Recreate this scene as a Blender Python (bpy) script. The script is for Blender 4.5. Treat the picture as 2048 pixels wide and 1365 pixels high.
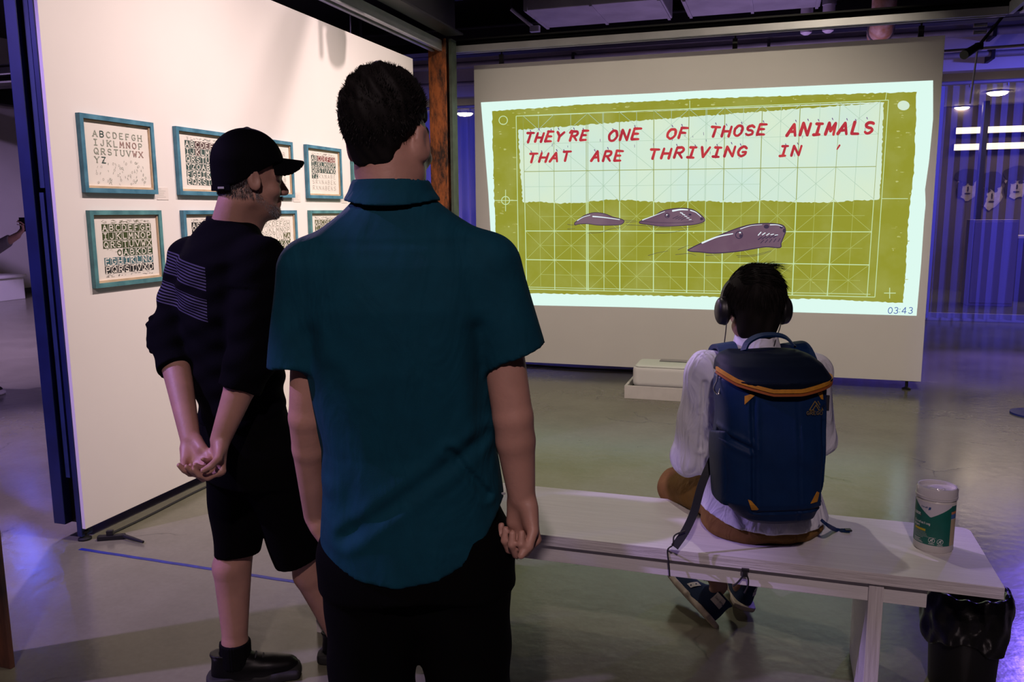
import bpy, bmesh, math, random
import numpy as np
from mathutils import Vector, Matrix, Euler

for o in list(bpy.data.objects):
    bpy.data.objects.remove(o)
scene = bpy.context.scene
COL = scene.collection
random.seed(7)
RNG = np.random.default_rng(7)

# ---------------------------------------------------------------- camera
F_PX, CX, CY = 1650.0, 1024.0, 682.5
PITCH = math.atan(258 / 1650.0)
ROLL = 0.0074
YAW = math.radians(17.729)
EYE = np.array([0.0, 0.0, 1.5])
H_ = np.array([-math.sin(YAW), math.cos(YAW), 0.0])      # horizontal heading
R0 = np.array([math.cos(YAW), math.sin(YAW), 0.0])       # horizontal right
FW = H_ * math.cos(PITCH) + np.array([0, 0, -math.sin(PITCH)])
U0 = np.cross(R0, FW)
RT = R0 * math.cos(ROLL) - U0 * math.sin(ROLL)
UP = U0 * math.cos(ROLL) + R0 * math.sin(ROLL)
cam_data = bpy.data.cameras.new('camera')
cam_data.sensor_width = 36.0
cam_data.lens = F_PX / 2048.0 * 36.0
cam_data.clip_start = 0.05
cam_data.clip_end = 100
cam = bpy.data.objects.new('camera', cam_data)
COL.objects.link(cam)
cam.matrix_world = Matrix(((RT[0], UP[0], -FW[0], EYE[0]), (RT[1], UP[1], -FW[1], EYE[1]),
                           (RT[2], UP[2], -FW[2], EYE[2]), (0, 0, 0, 1)))
scene.camera = cam

# ---------------------------------------------------------------- world, exposure
scene.view_settings.view_transform = 'Standard'
scene.view_settings.look = 'None'
scene.view_settings.exposure = 0.0
scene.view_settings.gamma = 1.0
scene.view_settings.use_curve_mapping = False
world = bpy.data.worlds.new('dark_hall')
scene.world = world
world.use_nodes = True
bg = world.node_tree.nodes['Background']
bg.inputs['Color'].default_value = (0.16, 0.13, 0.30, 1)
bg.inputs['Strength'].default_value = 0.02

# ---------------------------------------------------------------- stage lights of the hall and added fills
def spot(name, loc, target, color, power, size_deg, blend=0.3, radius=0.05):
    l = bpy.data.lights.new(name, 'SPOT')
    l.color = color; l.energy = power
    l.spot_size = math.radians(size_deg); l.spot_blend = blend
    l.shadow_soft_size = radius
    o = bpy.data.objects.new(name, l)
    COL.objects.link(o)
    o.location = loc
    d = Vector(target) - Vector(loc)
    o.rotation_euler = d.to_track_quat('-Z', 'Y').to_euler()
    return o

WARM = (1.0, 0.80, 0.755)
VIOLET = (0.72, 0.48, 1.0)
BLUE = (0.07, 0.10, 1.0)
LAMPS = [  # lamps of the hall and added fills: name, place, aim, colour, watts, cone, edge softness, lamp radius
    ('wall_washer', (-0.30, 3.05, 4.45), (-3.0, 3.30, 1.55), WARM, 560, 56, 1.0, 0.04),
    ('wall_washer_mid', (-0.30, 4.55, 4.45), (-3.0, 4.55, 1.60), WARM, 470, 58, 1.0, 0.04),
    ('wall_washer_far', (-0.30, 5.95, 4.45), (-3.0, 5.75, 1.60), WARM, 450, 58, 1.0, 0.03),
    ('olive_wash', (1.0, 3.2, 4.45), (-0.9, 6.3, 0.7), (1.0, 0.86, 0.66), 380, 76, 0.6, 0.06),
    ('front_fill', (0.5, -2.2, 4.45), (-0.4, 2.4, 0.9), (0.95, 0.72, 0.74), 400, 60, 0.6, 0.08),  # added fill from behind the lens, lifts the dark backs
    ('bench_fill', (-1.2, 4.3, 4.45), (-0.35, 2.65, 0.47), (1.0, 0.90, 0.78), 110, 26, 0.5, 0.05),  # added lamp, only there to brighten the bench top
    ('violet_left', (-5.4, 6.3, 4.4), (-2.9, 2.3, 0.0), VIOLET, 1200, 74, 0.5, 0.06),
    ('violet_hall', (-9.0, 5.0, 4.4), (-9.5, 8.0, 0.4), VIOLET, 2100, 110, 0.5, 0.1),
    ('violet_floor', (-4.8, 0.2, 4.4), (-1.7, 2.5, 0.0), (0.58, 0.38, 1.0), 820, 50, 0.4, 0.05),
    ('blue_left', (-9.8, 8.4, 3.1), (-3.3, 2.8, 0.0), BLUE, 36, 40, 0.5, 0.10),
    ('blue_side', (-6.5, -1.0, 3.6), (-3.0, 2.6, 1.6), (0.20, 0.16, 1.0), 270, 34, 0.5, 0.08),
    ('violet_right', (3.4, 10.6, 4.3), (2.4, 7.3, 0.0), (0.22, 0.13, 1.0), 1300, 58, 0.5, 0.07),
    ('curtain_blue', (5.0, 9.0, 3.0), (2.8, 12.15, 1.2), (0.15, 0.13, 1.0), 850, 76, 0.6, 0.1),
    ('curtain_blue_mid', (-4.3, 8.4, 2.7), (-4.8, 12.1, 1.2), (0.13, 0.14, 1.0), 300, 70, 0.6, 0.1),
    ('violet_uplight', (-0.3, 9.2, 0.35), (-0.3, 8.6, 4.0), (0.75, 0.50, 1.0), 220, 140, 0.6, 0.08),
    ('blue_right', (2.9, 5.4, 4.4), (0.6, 2.7, 0.3), (0.16, 0.16, 1.0), 26, 44, 0.4, 0.05),
]
LAMP_LABEL = {'bench_fill': 'added fill lamp in a black housing, brightening the white bench', 'wall_washer_mid': 'black wall-washing stage light aimed at the middle of the print panel', 'wall_washer': 'black wall-washing stage light aimed at the print panel near its dark post', 'wall_washer_far': 'black wall-washing stage light aimed at the far prints', 'olive_wash': 'black stage light washing the projection panel and floor with yellowish light',
  'front_fill': 'added fill lamp in a black housing, brightening the backs of the standing men', 'violet_floor': 'black violet stage light aimed at the floor before the print panel', 'violet_left': 'black violet stage light beyond the print panel', 'violet_hall': 'black violet stage light over the hall behind the print panel', 'blue_left': 'black low blue stage light far behind the print panel',
  'blue_side': 'black blue stage light aimed at the dark end of the print panel', 'violet_right': 'black violet stage light behind the projection panel corner', 'curtain_blue': 'black blue stage light aimed at the sheer part of the curtain', 'curtain_blue_mid': 'black blue stage light aimed at the dense part of the curtain',
  'violet_uplight': 'black floor uplight glowing violet behind the projection panel', 'blue_right': 'black blue stage light aimed at the bench end'}
for a in LAMPS:
    spot(*a)

# ---------------------------------------------------------------- pixel -> place
def ray(x, y):
    return FW + RT * (x - CX) / F_PX - UP * (y - CY) / F_PX
def onz(x, y, z=0.0):
    d = ray(x, y); return EYE + d * ((z - EYE[2]) / d[2])
def onx(x, y, X):
    d = ray(x, y); return EYE + d * (X / d[0])
def ony(x, y, Y):
    d = ray(x, y); return EYE + d * (Y / d[1])
def K(x, y, D):
    """pixel -> (s right, d away, z up) at horizontal distance D from the lens"""
    d = ray(x, y); p = EYE + d * (D / (d @ H_))
    return np.array([p @ R0, D, p[2]])
def SD(p):
    p = np.asarray(p, float); return np.array([p @ R0, p @ H_, p[2]])
def WD(s):
    return R0 * s[0] + H_ * s[1] + np.array([0, 0, s[2]])

# ---------------------------------------------------------------- objects
def obj(name, me, m=None, parent=None, kind=None):
    o = bpy.data.objects.new(name, me)
    COL.objects.link(o)
    if m is not None and me is not None:
        me.materials.append(m)
    if parent is not None:
        o.parent = parent
    if kind:
        o['kind'] = kind
    return o
def tag(o, label, cat, group=None):
    o['label'] = label; o['category'] = cat
    if group: o['group'] = group
    return o
def thing(name, label, cat, loc=(0, 0, 0), rz=0.0, group=None):
    o = bpy.data.objects.new(name, None)
    COL.objects.link(o)
    o.empty_display_size = 0.1
    o.location = loc; o.rotation_euler = (0, 0, rz)
    return tag(o, label, cat, group)

class MB:
    """collects simple solids, then links them as one mesh"""
    def __init__(s):
        s.v = []; s.f = []
    def add(s, vs, fs):
        n = len(s.v); s.v += [tuple(v) for v in vs]; s.f += [tuple(i + n for i in f) for f in fs]; return s
    def box(s, lo, hi):
        (a, b, c), (d, e, f) = lo, hi
        return s.add([(a, b, c), (d, b, c), (d, e, c), (a, e, c), (a, b, f), (d, b, f), (d, e, f), (a, e, f)],
                     [(0, 3, 2, 1), (4, 5, 6, 7), (0, 1, 5, 4), (1, 2, 6, 5), (2, 3, 7, 6), (3, 0, 4, 7)])
    def cbox(s, lo, hi, c=0.004):
        """box with chamfered edges"""
        bm = bmesh.new()
        bmesh.ops.create_cube(bm, size=1.0)
        lo = Vector(lo); hi = Vector(hi)
        for v in bm.verts:
            v.co = Vector(((lo[i] + hi[i]) / 2 + v.co[i] * (hi[i] - lo[i]) for i in range(3)))
        bmesh.ops.bevel(bm, geom=bm.edges[:], offset=c, segments=2, affect='EDGES', profile=0.6)
        bm.verts.index_update()
        s.add([v.co[:] for v in bm.verts], [[v.index for v in f.verts] for f in bm.faces])
        bm.free(); return s
    def tube(s, pts, r, n=8, cap=True):
        pts = [Vector(p) for p in pts]
        rs = r if isinstance(r, (list, tuple)) else [r] * len(pts)
        rings = []; prev = None
        for i, p in enumerate(pts):
            t = (pts[min(i + 1, len(pts) - 1)] - pts[max(i - 1, 0)]).normalized()
            if prev is None:
                a = Vector((0, 0, 1)) if abs(t.z) < 0.9 else Vector((1, 0, 0))
                u = t.cross(a).normalized()
            else:
                u = (prev - t * prev.dot(t)).normalized()
            prev = u; w = t.cross(u)
            rings.append([p + (u * math.cos(2 * math.pi * k / n) + w * math.sin(2 * math.pi * k / n)) * rs[i] for k in range(n)])
        vs = [v for ring in rings for v in ring]; fs = []
        for i in range(len(pts) - 1):
            for k in range(n):
                fs.append((i * n + k, i * n + (k + 1) % n, (i + 1) * n + (k + 1) % n, (i + 1) * n + k))
        if cap:
            fs.append(tuple(range(n - 1, -1, -1))); fs.append(tuple((len(pts) - 1) * n + k for k in range(n)))
        return s.add(vs, fs)
    def lathe(s, prof, c=(0, 0, 0), n=32):
        vs = []; fs = []
        for (r, z) in prof:
            for k in range(n):
                a = 2 * math.pi * k / n
                vs.append((c[0] + r * math.cos(a), c[1] + r * math.sin(a), c[2] + z))
        for i in range(len(prof) - 1):
            for k in range(n):
                fs.append((i * n + k, i * n + (k + 1) % n, (i + 1) * n + (k + 1) % n, (i + 1) * n + k))
        fs.append(tuple(range(n - 1, -1, -1))); fs.append(tuple((len(prof) - 1) * n + k for k in range(n)))
        return s.add(vs, fs)
    def prism(s, poly, ax, lo, hi):
        """polygon in the two other axes, extruded along axis ax from lo to hi"""
        n = len(poly); vs = []
        for h in (lo, hi):
            for (a, b) in poly:
                v = [0, 0, 0]; o = [i for i in range(3) if i != ax]
                v[o[0]] = a; v[o[1]] = b; v[ax] = h; vs.append(tuple(v))
        fs = [tuple(range(n)), tuple(range(2 * n - 1, n - 1, -1))]
        for k in range(n):
            fs.append((k, (k + 1) % n, n + (k + 1) % n, n + k))
        return s.add(vs, fs)
    def strap(s, pts, side, w, t):
        """flat band along pts; side = width direction(s)"""
        pts = [Vector(p) for p in pts]; vs = []; fs = []
        for i, p in enumerate(pts):
            tg = (pts[min(i + 1, len(pts) - 1)] - pts[max(i - 1, 0)]).normalized()
            sd = Vector(side[i] if isinstance(side[0], (list, tuple, np.ndarray, Vector)) else side)
            sd = (sd - tg * sd.dot(tg)).normalized(); nn = tg.cross(sd)
            for a, b in ((-1, -1), (1, -1), (1, 1), (-1, 1)):
                vs.append(p + sd * a * w / 2 + nn * b * t / 2)
        for i in range(len(pts) - 1):
            for k in range(4):
                fs.append((i * 4 + k, i * 4 + (k + 1) % 4, i * 4 + 4 + (k + 1) % 4, i * 4 + 4 + k))
        fs.append((3, 2, 1, 0)); e = (len(pts) - 1) * 4; fs.append((e, e + 1, e + 2, e + 3))
        return s.add(vs, fs)
    def mesh(s, name, smooth=False):
        me = bpy.data.meshes.new(name)
        me.from_pydata([tuple(v) for v in s.v], [], s.f)
        bm = bmesh.new(); bm.from_mesh(me)
        bmesh.ops.recalc_face_normals(bm, faces=bm.faces[:])
        bm.to_mesh(me); bm.free()
        if smooth:
            me.polygons.foreach_set('use_smooth', [True] * len(me.polygons))
            try: me.set_sharp_from_angle(angle=math.radians(40))
            except Exception: pass
        return me
    def build(s, name, m, parent=None, smooth=False, kind=None):
        return obj(name, s.mesh(name, smooth), m, parent, kind)

def curve_pts(pts, n=8):
    """Catmull-Rom through pts"""
    P = [np.asarray(p, float) for p in pts]; P = [2 * P[0] - P[1]] + P + [2 * P[-1] - P[-2]]
    out = []
    for i in range(1, len(P) - 2):
        for k in range(n):
            t = k / n; a, b, c, d = P[i - 1], P[i], P[i + 1], P[i + 2]
            out.append(0.5 * (2 * b + (c - a) * t + (2 * a - 5 * b + 4 * c - d) * t * t + (3 * b - a - 3 * c + d) * t ** 3))
    out.append(P[-2]); return out

# ---------------------------------------------------------------- materials
def mat(name, col, rough=0.6, metal=0.0, var=0.0, vscale=8.0, bump=0.0, bscale=60.0, col2=None, spec=0.5, coat=0.0,
        stretch=None, sheen=0.0):
    m = bpy.data.materials.new(name); m.use_nodes = True
    nt = m.node_tree; b = nt.nodes['Principled BSDF']
    b.inputs['Base Color'].default_value = (*col, 1)
    b.inputs['Roughness'].default_value = rough
    b.inputs['Metallic'].default_value = metal
    b.inputs['Specular IOR Level'].default_value = spec
    b.inputs['Coat Weight'].default_value = coat
    b.inputs['Sheen Weight'].default_value = sheen
    tc = None
    if var or bump:
        tc = nt.nodes.new('ShaderNodeTexCoord'); src = tc.outputs['Object']
        if stretch:
            mp = nt.nodes.new('ShaderNodeMapping'); mp.inputs['Scale'].default_value = stretch
            nt.links.new(src, mp.inputs['Vector']); src = mp.outputs['Vector']
    if var:
        n = nt.nodes.new('ShaderNodeTexNoise'); n.inputs['Scale'].default_value = vscale; n.inputs['Detail'].default_value = 6
        nt.links.new(src, n.inputs['Vector'])
        r = nt.nodes.new('ShaderNodeValToRGB')
        c2 = col2 if col2 else tuple(c * (1 - var) for c in col)
        r.color_ramp.elements[0].position = 0.35; r.color_ramp.elements[1].position = 0.65
        r.color_ramp.elements[0].color = (*c2, 1); r.color_ramp.elements[1].color = (*col, 1)
        nt.links.new(n.outputs['Fac'], r.inputs['Fac']); nt.links.new(r.outputs['Color'], b.inputs['Base Color'])
    if bump:
        n2 = nt.nodes.new('ShaderNodeTexNoise'); n2.inputs['Scale'].default_value = bscale; n2.inputs['Detail'].default_value = 4
        nt.links.new(src, n2.inputs['Vector'])
        bp = nt.nodes.new('ShaderNodeBump'); bp.inputs['Strength'].default_value = bump; bp.inputs['Distance'].default_value = 0.01
        nt.links.new(n2.outputs['Fac'], bp.inputs['Height']); nt.links.new(bp.outputs['Normal'], b.inputs['Normal'])
    return m
def emit(name, col, strength=1.0, var=None, vscale=3.0, lo=0.45, hi=0.6):
    """light-giving surface (lamp, projected picture); var = second colour of the picture itself"""
    m = bpy.data.materials.new(name); m.use_nodes = True
    nt = m.node_tree; nt.nodes.remove(nt.nodes['Principled BSDF'])
    e = nt.nodes.new('ShaderNodeEmission'); e.inputs['Color'].default_value = (*col, 1); e.inputs['Strength'].default_value = strength
    nt.links.new(e.outputs[0], nt.nodes['Material Output'].inputs['Surface'])
    if var:
        tc = nt.nodes.new('ShaderNodeTexCoord')
        n = nt.nodes.new('ShaderNodeTexNoise'); n.inputs['Scale'].default_value = vscale; n.inputs['Detail'].default_value = 8
        nt.links.new(tc.outputs['Object'], n.inputs['Vector'])
        r = nt.nodes.new('ShaderNodeValToRGB')
        r.color_ramp.elements[0].position = lo; r.color_ramp.elements[1].position = hi
        r.color_ramp.elements[0].color = (*col, 1); r.color_ramp.elements[1].color = (*var, 1)
        nt.links.new(n.outputs['Fac'], r.inputs['Fac']); nt.links.new(r.outputs['Color'], e.inputs['Color'])
    return m
def srgb(r, g, b):
    f = lambda c: (c / 255 / 12.92) if c <= 10 else ((c / 255 + 0.055) / 1.055) ** 2.4
    return (f(r), f(g), f(b))
# ---------------------------------------------------------------- soft solid modelling (for bodies and cloth)
def nrm(v):
    v = np.asarray(v, float); return v / (np.linalg.norm(v) + 1e-9)
class Solid:
    def __init__(s, lo, hi, vox):
        s.lo = np.array(lo, float); s.v = vox
        n = np.ceil((np.array(hi, float) - s.lo) / vox).astype(int) + 1
        s.n = n
        s.ax = [(s.lo[i] + np.arange(n[i]) * vox).astype(np.float32) for i in range(3)]
        s.g = np.full(n, 9.0, np.float32)
    def _sl(s, lo, hi):
        a = np.clip(np.floor((np.array(lo) - s.lo) / s.v).astype(int), 0, s.n)
        b = np.clip(np.ceil((np.array(hi) - s.lo) / s.v).astype(int) + 1, 0, s.n)
        return tuple(slice(a[i], b[i]) for i in range(3))
    def put(s, fn, lo, hi, k=0.02, op='add'):
        m = max(k, 0.002) + 3 * s.v
        sl = s._sl(np.array(lo) - m, np.array(hi) + m)
        X = s.ax[0][sl[0]][:, None, None]; Y = s.ax[1][sl[1]][None, :, None]; Z = s.ax[2][sl[2]][None, None, :]
        g = s.g[sl]
        if g.size == 0: return s
        d = fn(X, Y, Z).astype(np.float32)
        if op == 'add':
            if k <= 0: s.g[sl] = np.minimum(g, d)
            else:
                h = np.clip(0.5 + 0.5 * (g - d) / k, 0, 1)
                s.g[sl] = g + (d - g) * h - k * h * (1 - h)
        elif op == 'sub':
            d = -d
            if k <= 0: s.g[sl] = np.maximum(g, d)
            else:
                h = np.clip(0.5 - 0.5 * (g - d) / k, 0, 1)
                s.g[sl] = g + (d - g) * h + k * h * (1 - h)
        elif op == 'cut':
            s.g[sl] = np.maximum(g, d)
        elif op == 'off':
            s.g[sl] = g + d
        return s
    def cap(s, a, b, ra, rb=None, k=0.02, op='add'):
        a = np.asarray(a, float); b = np.asarray(b, float); rb = ra if rb is None else rb
        ab = b - a; L = ab @ ab + 1e-12
        def fn(X, Y, Z):
            px, py, pz = X - a[0], Y - a[1], Z - a[2]
            t = np.clip((px * ab[0] + py * ab[1] + pz * ab[2]) / L, 0, 1)
            return np.sqrt((px - t * ab[0]) ** 2 + (py - t * ab[1]) ** 2 + (pz - t * ab[2]) ** 2) - (ra + (rb - ra) * t)
        r = max(ra, rb)
        return s.put(fn, np.minimum(a, b) - r, np.maximum(a, b) + r, k, op)
    def chain(s, pts, rs, k=0.02):
        for i in range(len(pts) - 1): s.cap(pts[i], pts[i + 1], rs[i], rs[i + 1], k)
        return s
    def ell(s, c, r, R=None, k=0.02, op='add'):
        c = np.asarray(c, float); r = np.asarray(r, float); R = np.eye(3) if R is None else np.asarray(R)   # columns = axes
        def fn(X, Y, Z):
            p = (X - c[0], Y - c[1], Z - c[2]); q0 = 0; q1 = 0
            for i in range(3):
                u = p[0] * R[0, i] + p[1] * R[1, i] + p[2] * R[2, i]
                q0 = q0 + (u / r[i]) ** 2; q1 = q1 + (u / r[i] ** 2) ** 2
            k0 = np.sqrt(q0); k1 = np.sqrt(q1) + 1e-6
            return np.where(k0 < 0.25, -r.min() * 0.8, k0 * (k0 - 1) / k1)
        m = r.max()
        e = np.sqrt(((R * r) ** 2).sum(1))
        return s.put(fn, c - e, c + e, k, op)
    def rbox(s, c, h, rad, R=None, k=0.02, op='add'):
        c = np.asarray(c, float); h = np.asarray(h, float); R = np.eye(3) if R is None else np.asarray(R)
        def fn(X, Y, Z):
            p = (X - c[0], Y - c[1], Z - c[2]); o = 0; mx = None
            for i in range(3):
                q = np.abs(p[0] * R[0, i] + p[1] * R[1, i] + p[2] * R[2, i]) - (h[i] - rad)
                o = o + np.maximum(q, 0) ** 2; mx = q if mx is None else np.maximum(mx, q)
            return np.sqrt(o) + np.minimum(mx, 0) - rad
        e = np.abs(R) @ h
        return s.put(fn, c - e, c + e, k, op)
    def loft(s, rows, k=0.02, ex=2.0, yaw=0.0, op='add'):
        """rows: (z, cx, cy, rx, ry) rising in z; ellipse rings turned by yaw"""
        rows = np.array(rows, float); cs, sn = math.cos(yaw), math.sin(yaw)
        def fn(X, Y, Z):
            cx, cy, rx, ry = [np.interp(Z, rows[:, 0], rows[:, i]) for i in range(1, 5)]
            x = X - cx; y = Y - cy
            u = x * cs + y * sn; w = -x * sn + y * cs
            q = (np.abs(u / rx) ** ex + np.abs(w / ry) ** ex) ** (1 / ex)
            d = (q - 1) * np.minimum(rx, ry)
            return np.maximum(np.maximum(d, Z - rows[-1, 0]), rows[0, 0] - Z)
        m = rows[:, 3:5].max()
        lo = (rows[:, 1].min() - m, rows[:, 2].min() - m, rows[0, 0]); hi = (rows[:, 1].max() + m, rows[:, 2].max() + m, rows[-1, 0])
        return s.put(fn, lo, hi, k, op)
    def cone(s, a, b, ra, rb, k=0.015, flat=1.0, side=None, nb=None):
        """flat-ended sleeve from a to b; nb = normal of the open end"""
        a = np.asarray(a, float); b = np.asarray(b, float); ab = b - a; L = ab @ ab
        nb = nrm(ab) if nb is None else nrm(nb)
        def fn(X, Y, Z):
            px, py, pz = X - a[0], Y - a[1], Z - a[2]
            t = (px * ab[0] + py * ab[1] + pz * ab[2]) / L
            tc = np.clip(t, 0, 1.6)
            d = np.sqrt((px - tc * ab[0]) ** 2 + (py - tc * ab[1]) ** 2 + (pz - tc * ab[2]) ** 2) - (ra + (rb - ra) * tc)
            e = (X - b[0]) * nb[0] + (Y - b[1]) * nb[1] + (Z - b[2]) * nb[2]
            return np.maximum(d, e)
        r = max(ra, rb) * 1.6
        return s.put(fn, np.minimum(a, b) - r, np.maximum(a, b) + r, k)
    def cut(s, fn):
        """keep where fn<=0"""
        X = s.ax[0][:, None, None]; Y = s.ax[1][None, :, None]; Z = s.ax[2][None, None, :]
        s.g = np.maximum(s.g, fn(X, Y, Z).astype(np.float32)); return s
    def offset(s, fn):
        X = s.ax[0][:, None, None]; Y = s.ax[1][None, :, None]; Z = s.ax[2][None, None, :]
        near = np.abs(s.g) < 0.05
        s.g = np.where(near, s.g + fn(X, Y, Z), s.g).astype(np.float32); return s
    def surf(s, name, origin=(0, 0, 0), T=None, relax=1):
        g = s.g; g[0] = g[-1] = 1; g[:, 0] = g[:, -1] = 1; g[:, :, 0] = g[:, :, -1] = 1
        ins = g < 0
        c = [ins[i:ins.shape[0] - 1 + i, j:ins.shape[1] - 1 + j, l:ins.shape[2] - 1 + l] for i in (0, 1) for j in (0, 1) for l in (0, 1)]
        cnt = np.zeros(c[0].shape, np.int8)
        for q in c: cnt += q
        act = (cnt > 0) & (cnt < 8)
        idx = np.argwhere(act)
        num = np.full(act.shape, -1, np.int32); num[act] = np.arange(len(idx))
        offs = np.array([(i, j, l) for i in (0, 1) for j in (0, 1) for l in (0, 1)])
        val = np.stack([g[idx[:, 0] + o[0], idx[:, 1] + o[1], idx[:, 2] + o[2]] for o in offs], 1)
        acc = np.zeros((len(idx), 3)); w = np.zeros(len(idx))
        for a in range(8):
            for b in range(a + 1, 8):
                if np.abs(offs[a] - offs[b]).sum() != 1: continue
                m = (val[:, a] < 0) != (val[:, b] < 0)
                t = np.where(m, val[:, a] / np.where(m, val[:, a] - val[:, b], 1), 0)
                acc += np.where(m[:, None], offs[a] + t[:, None] * (offs[b] - offs[a]), 0); w += m
        P = s.lo + (idx + acc / np.maximum(w, 1)[:, None]) * s.v
        quads = []
        for ax in range(3):
            sl0 = [slice(1, -1)] * 3; sl1 = [slice(1, -1)] * 3
            sl0[ax] = slice(0, -1); sl1[ax] = slice(1, None)
            A = ins[tuple(sl0)]; Bb = ins[tuple(sl1)]
            e = np.argwhere(A != Bb); fl = A[A != Bb]
            base = e + 1; base[:, ax] -= 1
            u, v = [(1, 2), (2, 0), (0, 1)][ax]
            def cell(du, dv):
                q = base.copy(); q[:, u] -= du; q[:, v] -= dv
                return num[q[:, 0], q[:, 1], q[:, 2]]
            q = np.stack([cell(1, 1), cell(0, 1), cell(0, 0), cell(1, 0)], 1)
            q[~fl] = q[~fl][:, ::-1]
            quads.append(q)
        Q = np.concatenate(quads)
        for _ in range(relax):
            S = np.zeros_like(P); n = np.zeros(len(P))
            for a in range(4):
                for b in ((a + 1) % 4, (a + 3) % 4):
                    np.add.at(S, Q[:, a], P[Q[:, b]]); np.add.at(n, Q[:, a], 1)
            P = P * 0.5 + 0.5 * S / np.maximum(n, 1)[:, None]
        P = P - np.asarray(origin)
        if T is not None:
            P = P @ T[0].T + T[1]
        me = bpy.data.meshes.new(name)
        me.vertices.add(len(P)); me.vertices.foreach_set('co', P.astype(np.float32).ravel())
        me.loops.add(len(Q) * 4); me.loops.foreach_set('vertex_index', Q.astype(np.int32).ravel())
        me.polygons.add(len(Q)); me.polygons.foreach_set('loop_start', np.arange(0, len(Q) * 4, 4, dtype=np.int32))
        me.polygons.foreach_set('use_smooth', np.ones(len(Q), bool))
        me.update(calc_edges=True); me.validate()
        return me

class Fr:
    """frame standing at o; x right, y forward, z up; yaw turns forward from 'away' towards image right, pitch nods down"""
    def __init__(s, o, yaw=0.0, pitch=0.0, roll=0.0, sc=1.0):
        s.o = np.asarray(o, float); s.sc = sc
        y = np.array([math.sin(yaw) * math.cos(pitch), math.cos(yaw) * math.cos(pitch), -math.sin(pitch)])
        x = np.array([math.cos(yaw), -math.sin(yaw), 0.0]); z = np.cross(x, y)
        x2 = x * math.cos(roll) + z * math.sin(roll); z2 = z * math.cos(roll) - x * math.sin(roll)
        s.R = np.stack([x2, y, z2], 1)
    def __call__(s, x, y, z):
        return s.o + s.R @ (np.array([x, y, z]) * s.sc)

def head(b, f, k=0.014):
    c = f.sc; R = f.R
    b.ell(f(0, -0.010, 0.045), np.array([0.074, 0.095, 0.082]) * c, R, k)
    b.ell(f(0, 0.024, -0.030), np.array([0.060, 0.066, 0.088]) * c, R, 0.03)
    for s in (-1, 1):
        b.cap(f(s * 0.050, 0.000, -0.062), f(s * 0.012, 0.066, -0.098), 0.020 * c, 0.018 * c, 0.022)
        b.cap(f(s * 0.012, 0.085, 0.016), f(s * 0.045, 0.070, 0.014), 0.012 * c, 0.012 * c, 0.014)
        b.ell(f(s * 0.045, 0.060, -0.035), np.array([0.018, 0.022, 0.018]) * c, R, 0.02)
        b.ell(f(s * 0.032, 0.096, -0.008), np.array([0.017, 0.015, 0.011]) * c, R, 0.008, 'sub')
        b.ell(f(s * 0.031, 0.074, -0.008), np.array([0.0135, 0.0135, 0.0125]) * c, R, 0.002)
        Re = R @ np.array(Matrix.Rotation(s * -0.32, 3, 'Z') @ Matrix.Rotation(0.2, 3, 'X'))
        b.ell(f(s * 0.079, -0.006, -0.008), np.array([0.0085, 0.021, 0.034]) * c, Re, 0.006)
        b.ell(f(s * 0.089, 0.000, -0.004), np.array([0.006, 0.012, 0.020]) * c, Re, 0.004, 'sub')
        b.ell(f(s * 0.010, 0.098, -0.040), np.array([0.008, 0.010, 0.008]) * c, R, 0.006)
    b.cap(f(0, 0.086, 0.004), f(0, 0.108, -0.034), 0.009 * c, 0.0125 * c, 0.008)
    b.cap(f(-0.017, 0.084, -0.063), f(0.017, 0.084, -0.063), 0.0085 * c, None, 0.008)
    b.cap(f(-0.014, 0.084, -0.074), f(0.014, 0.084, -0.074), 0.0085 * c, None, 0.008)
    b.cap(f(-0.022, 0.097, -0.0685), f(0.022, 0.097, -0.0685), 0.004 * c, None, 0.003, 'sub')
    b.ell(f(0, 0.072, -0.100), np.array([0.022, 0.018, 0.018]) * c, R, 0.016)

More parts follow.
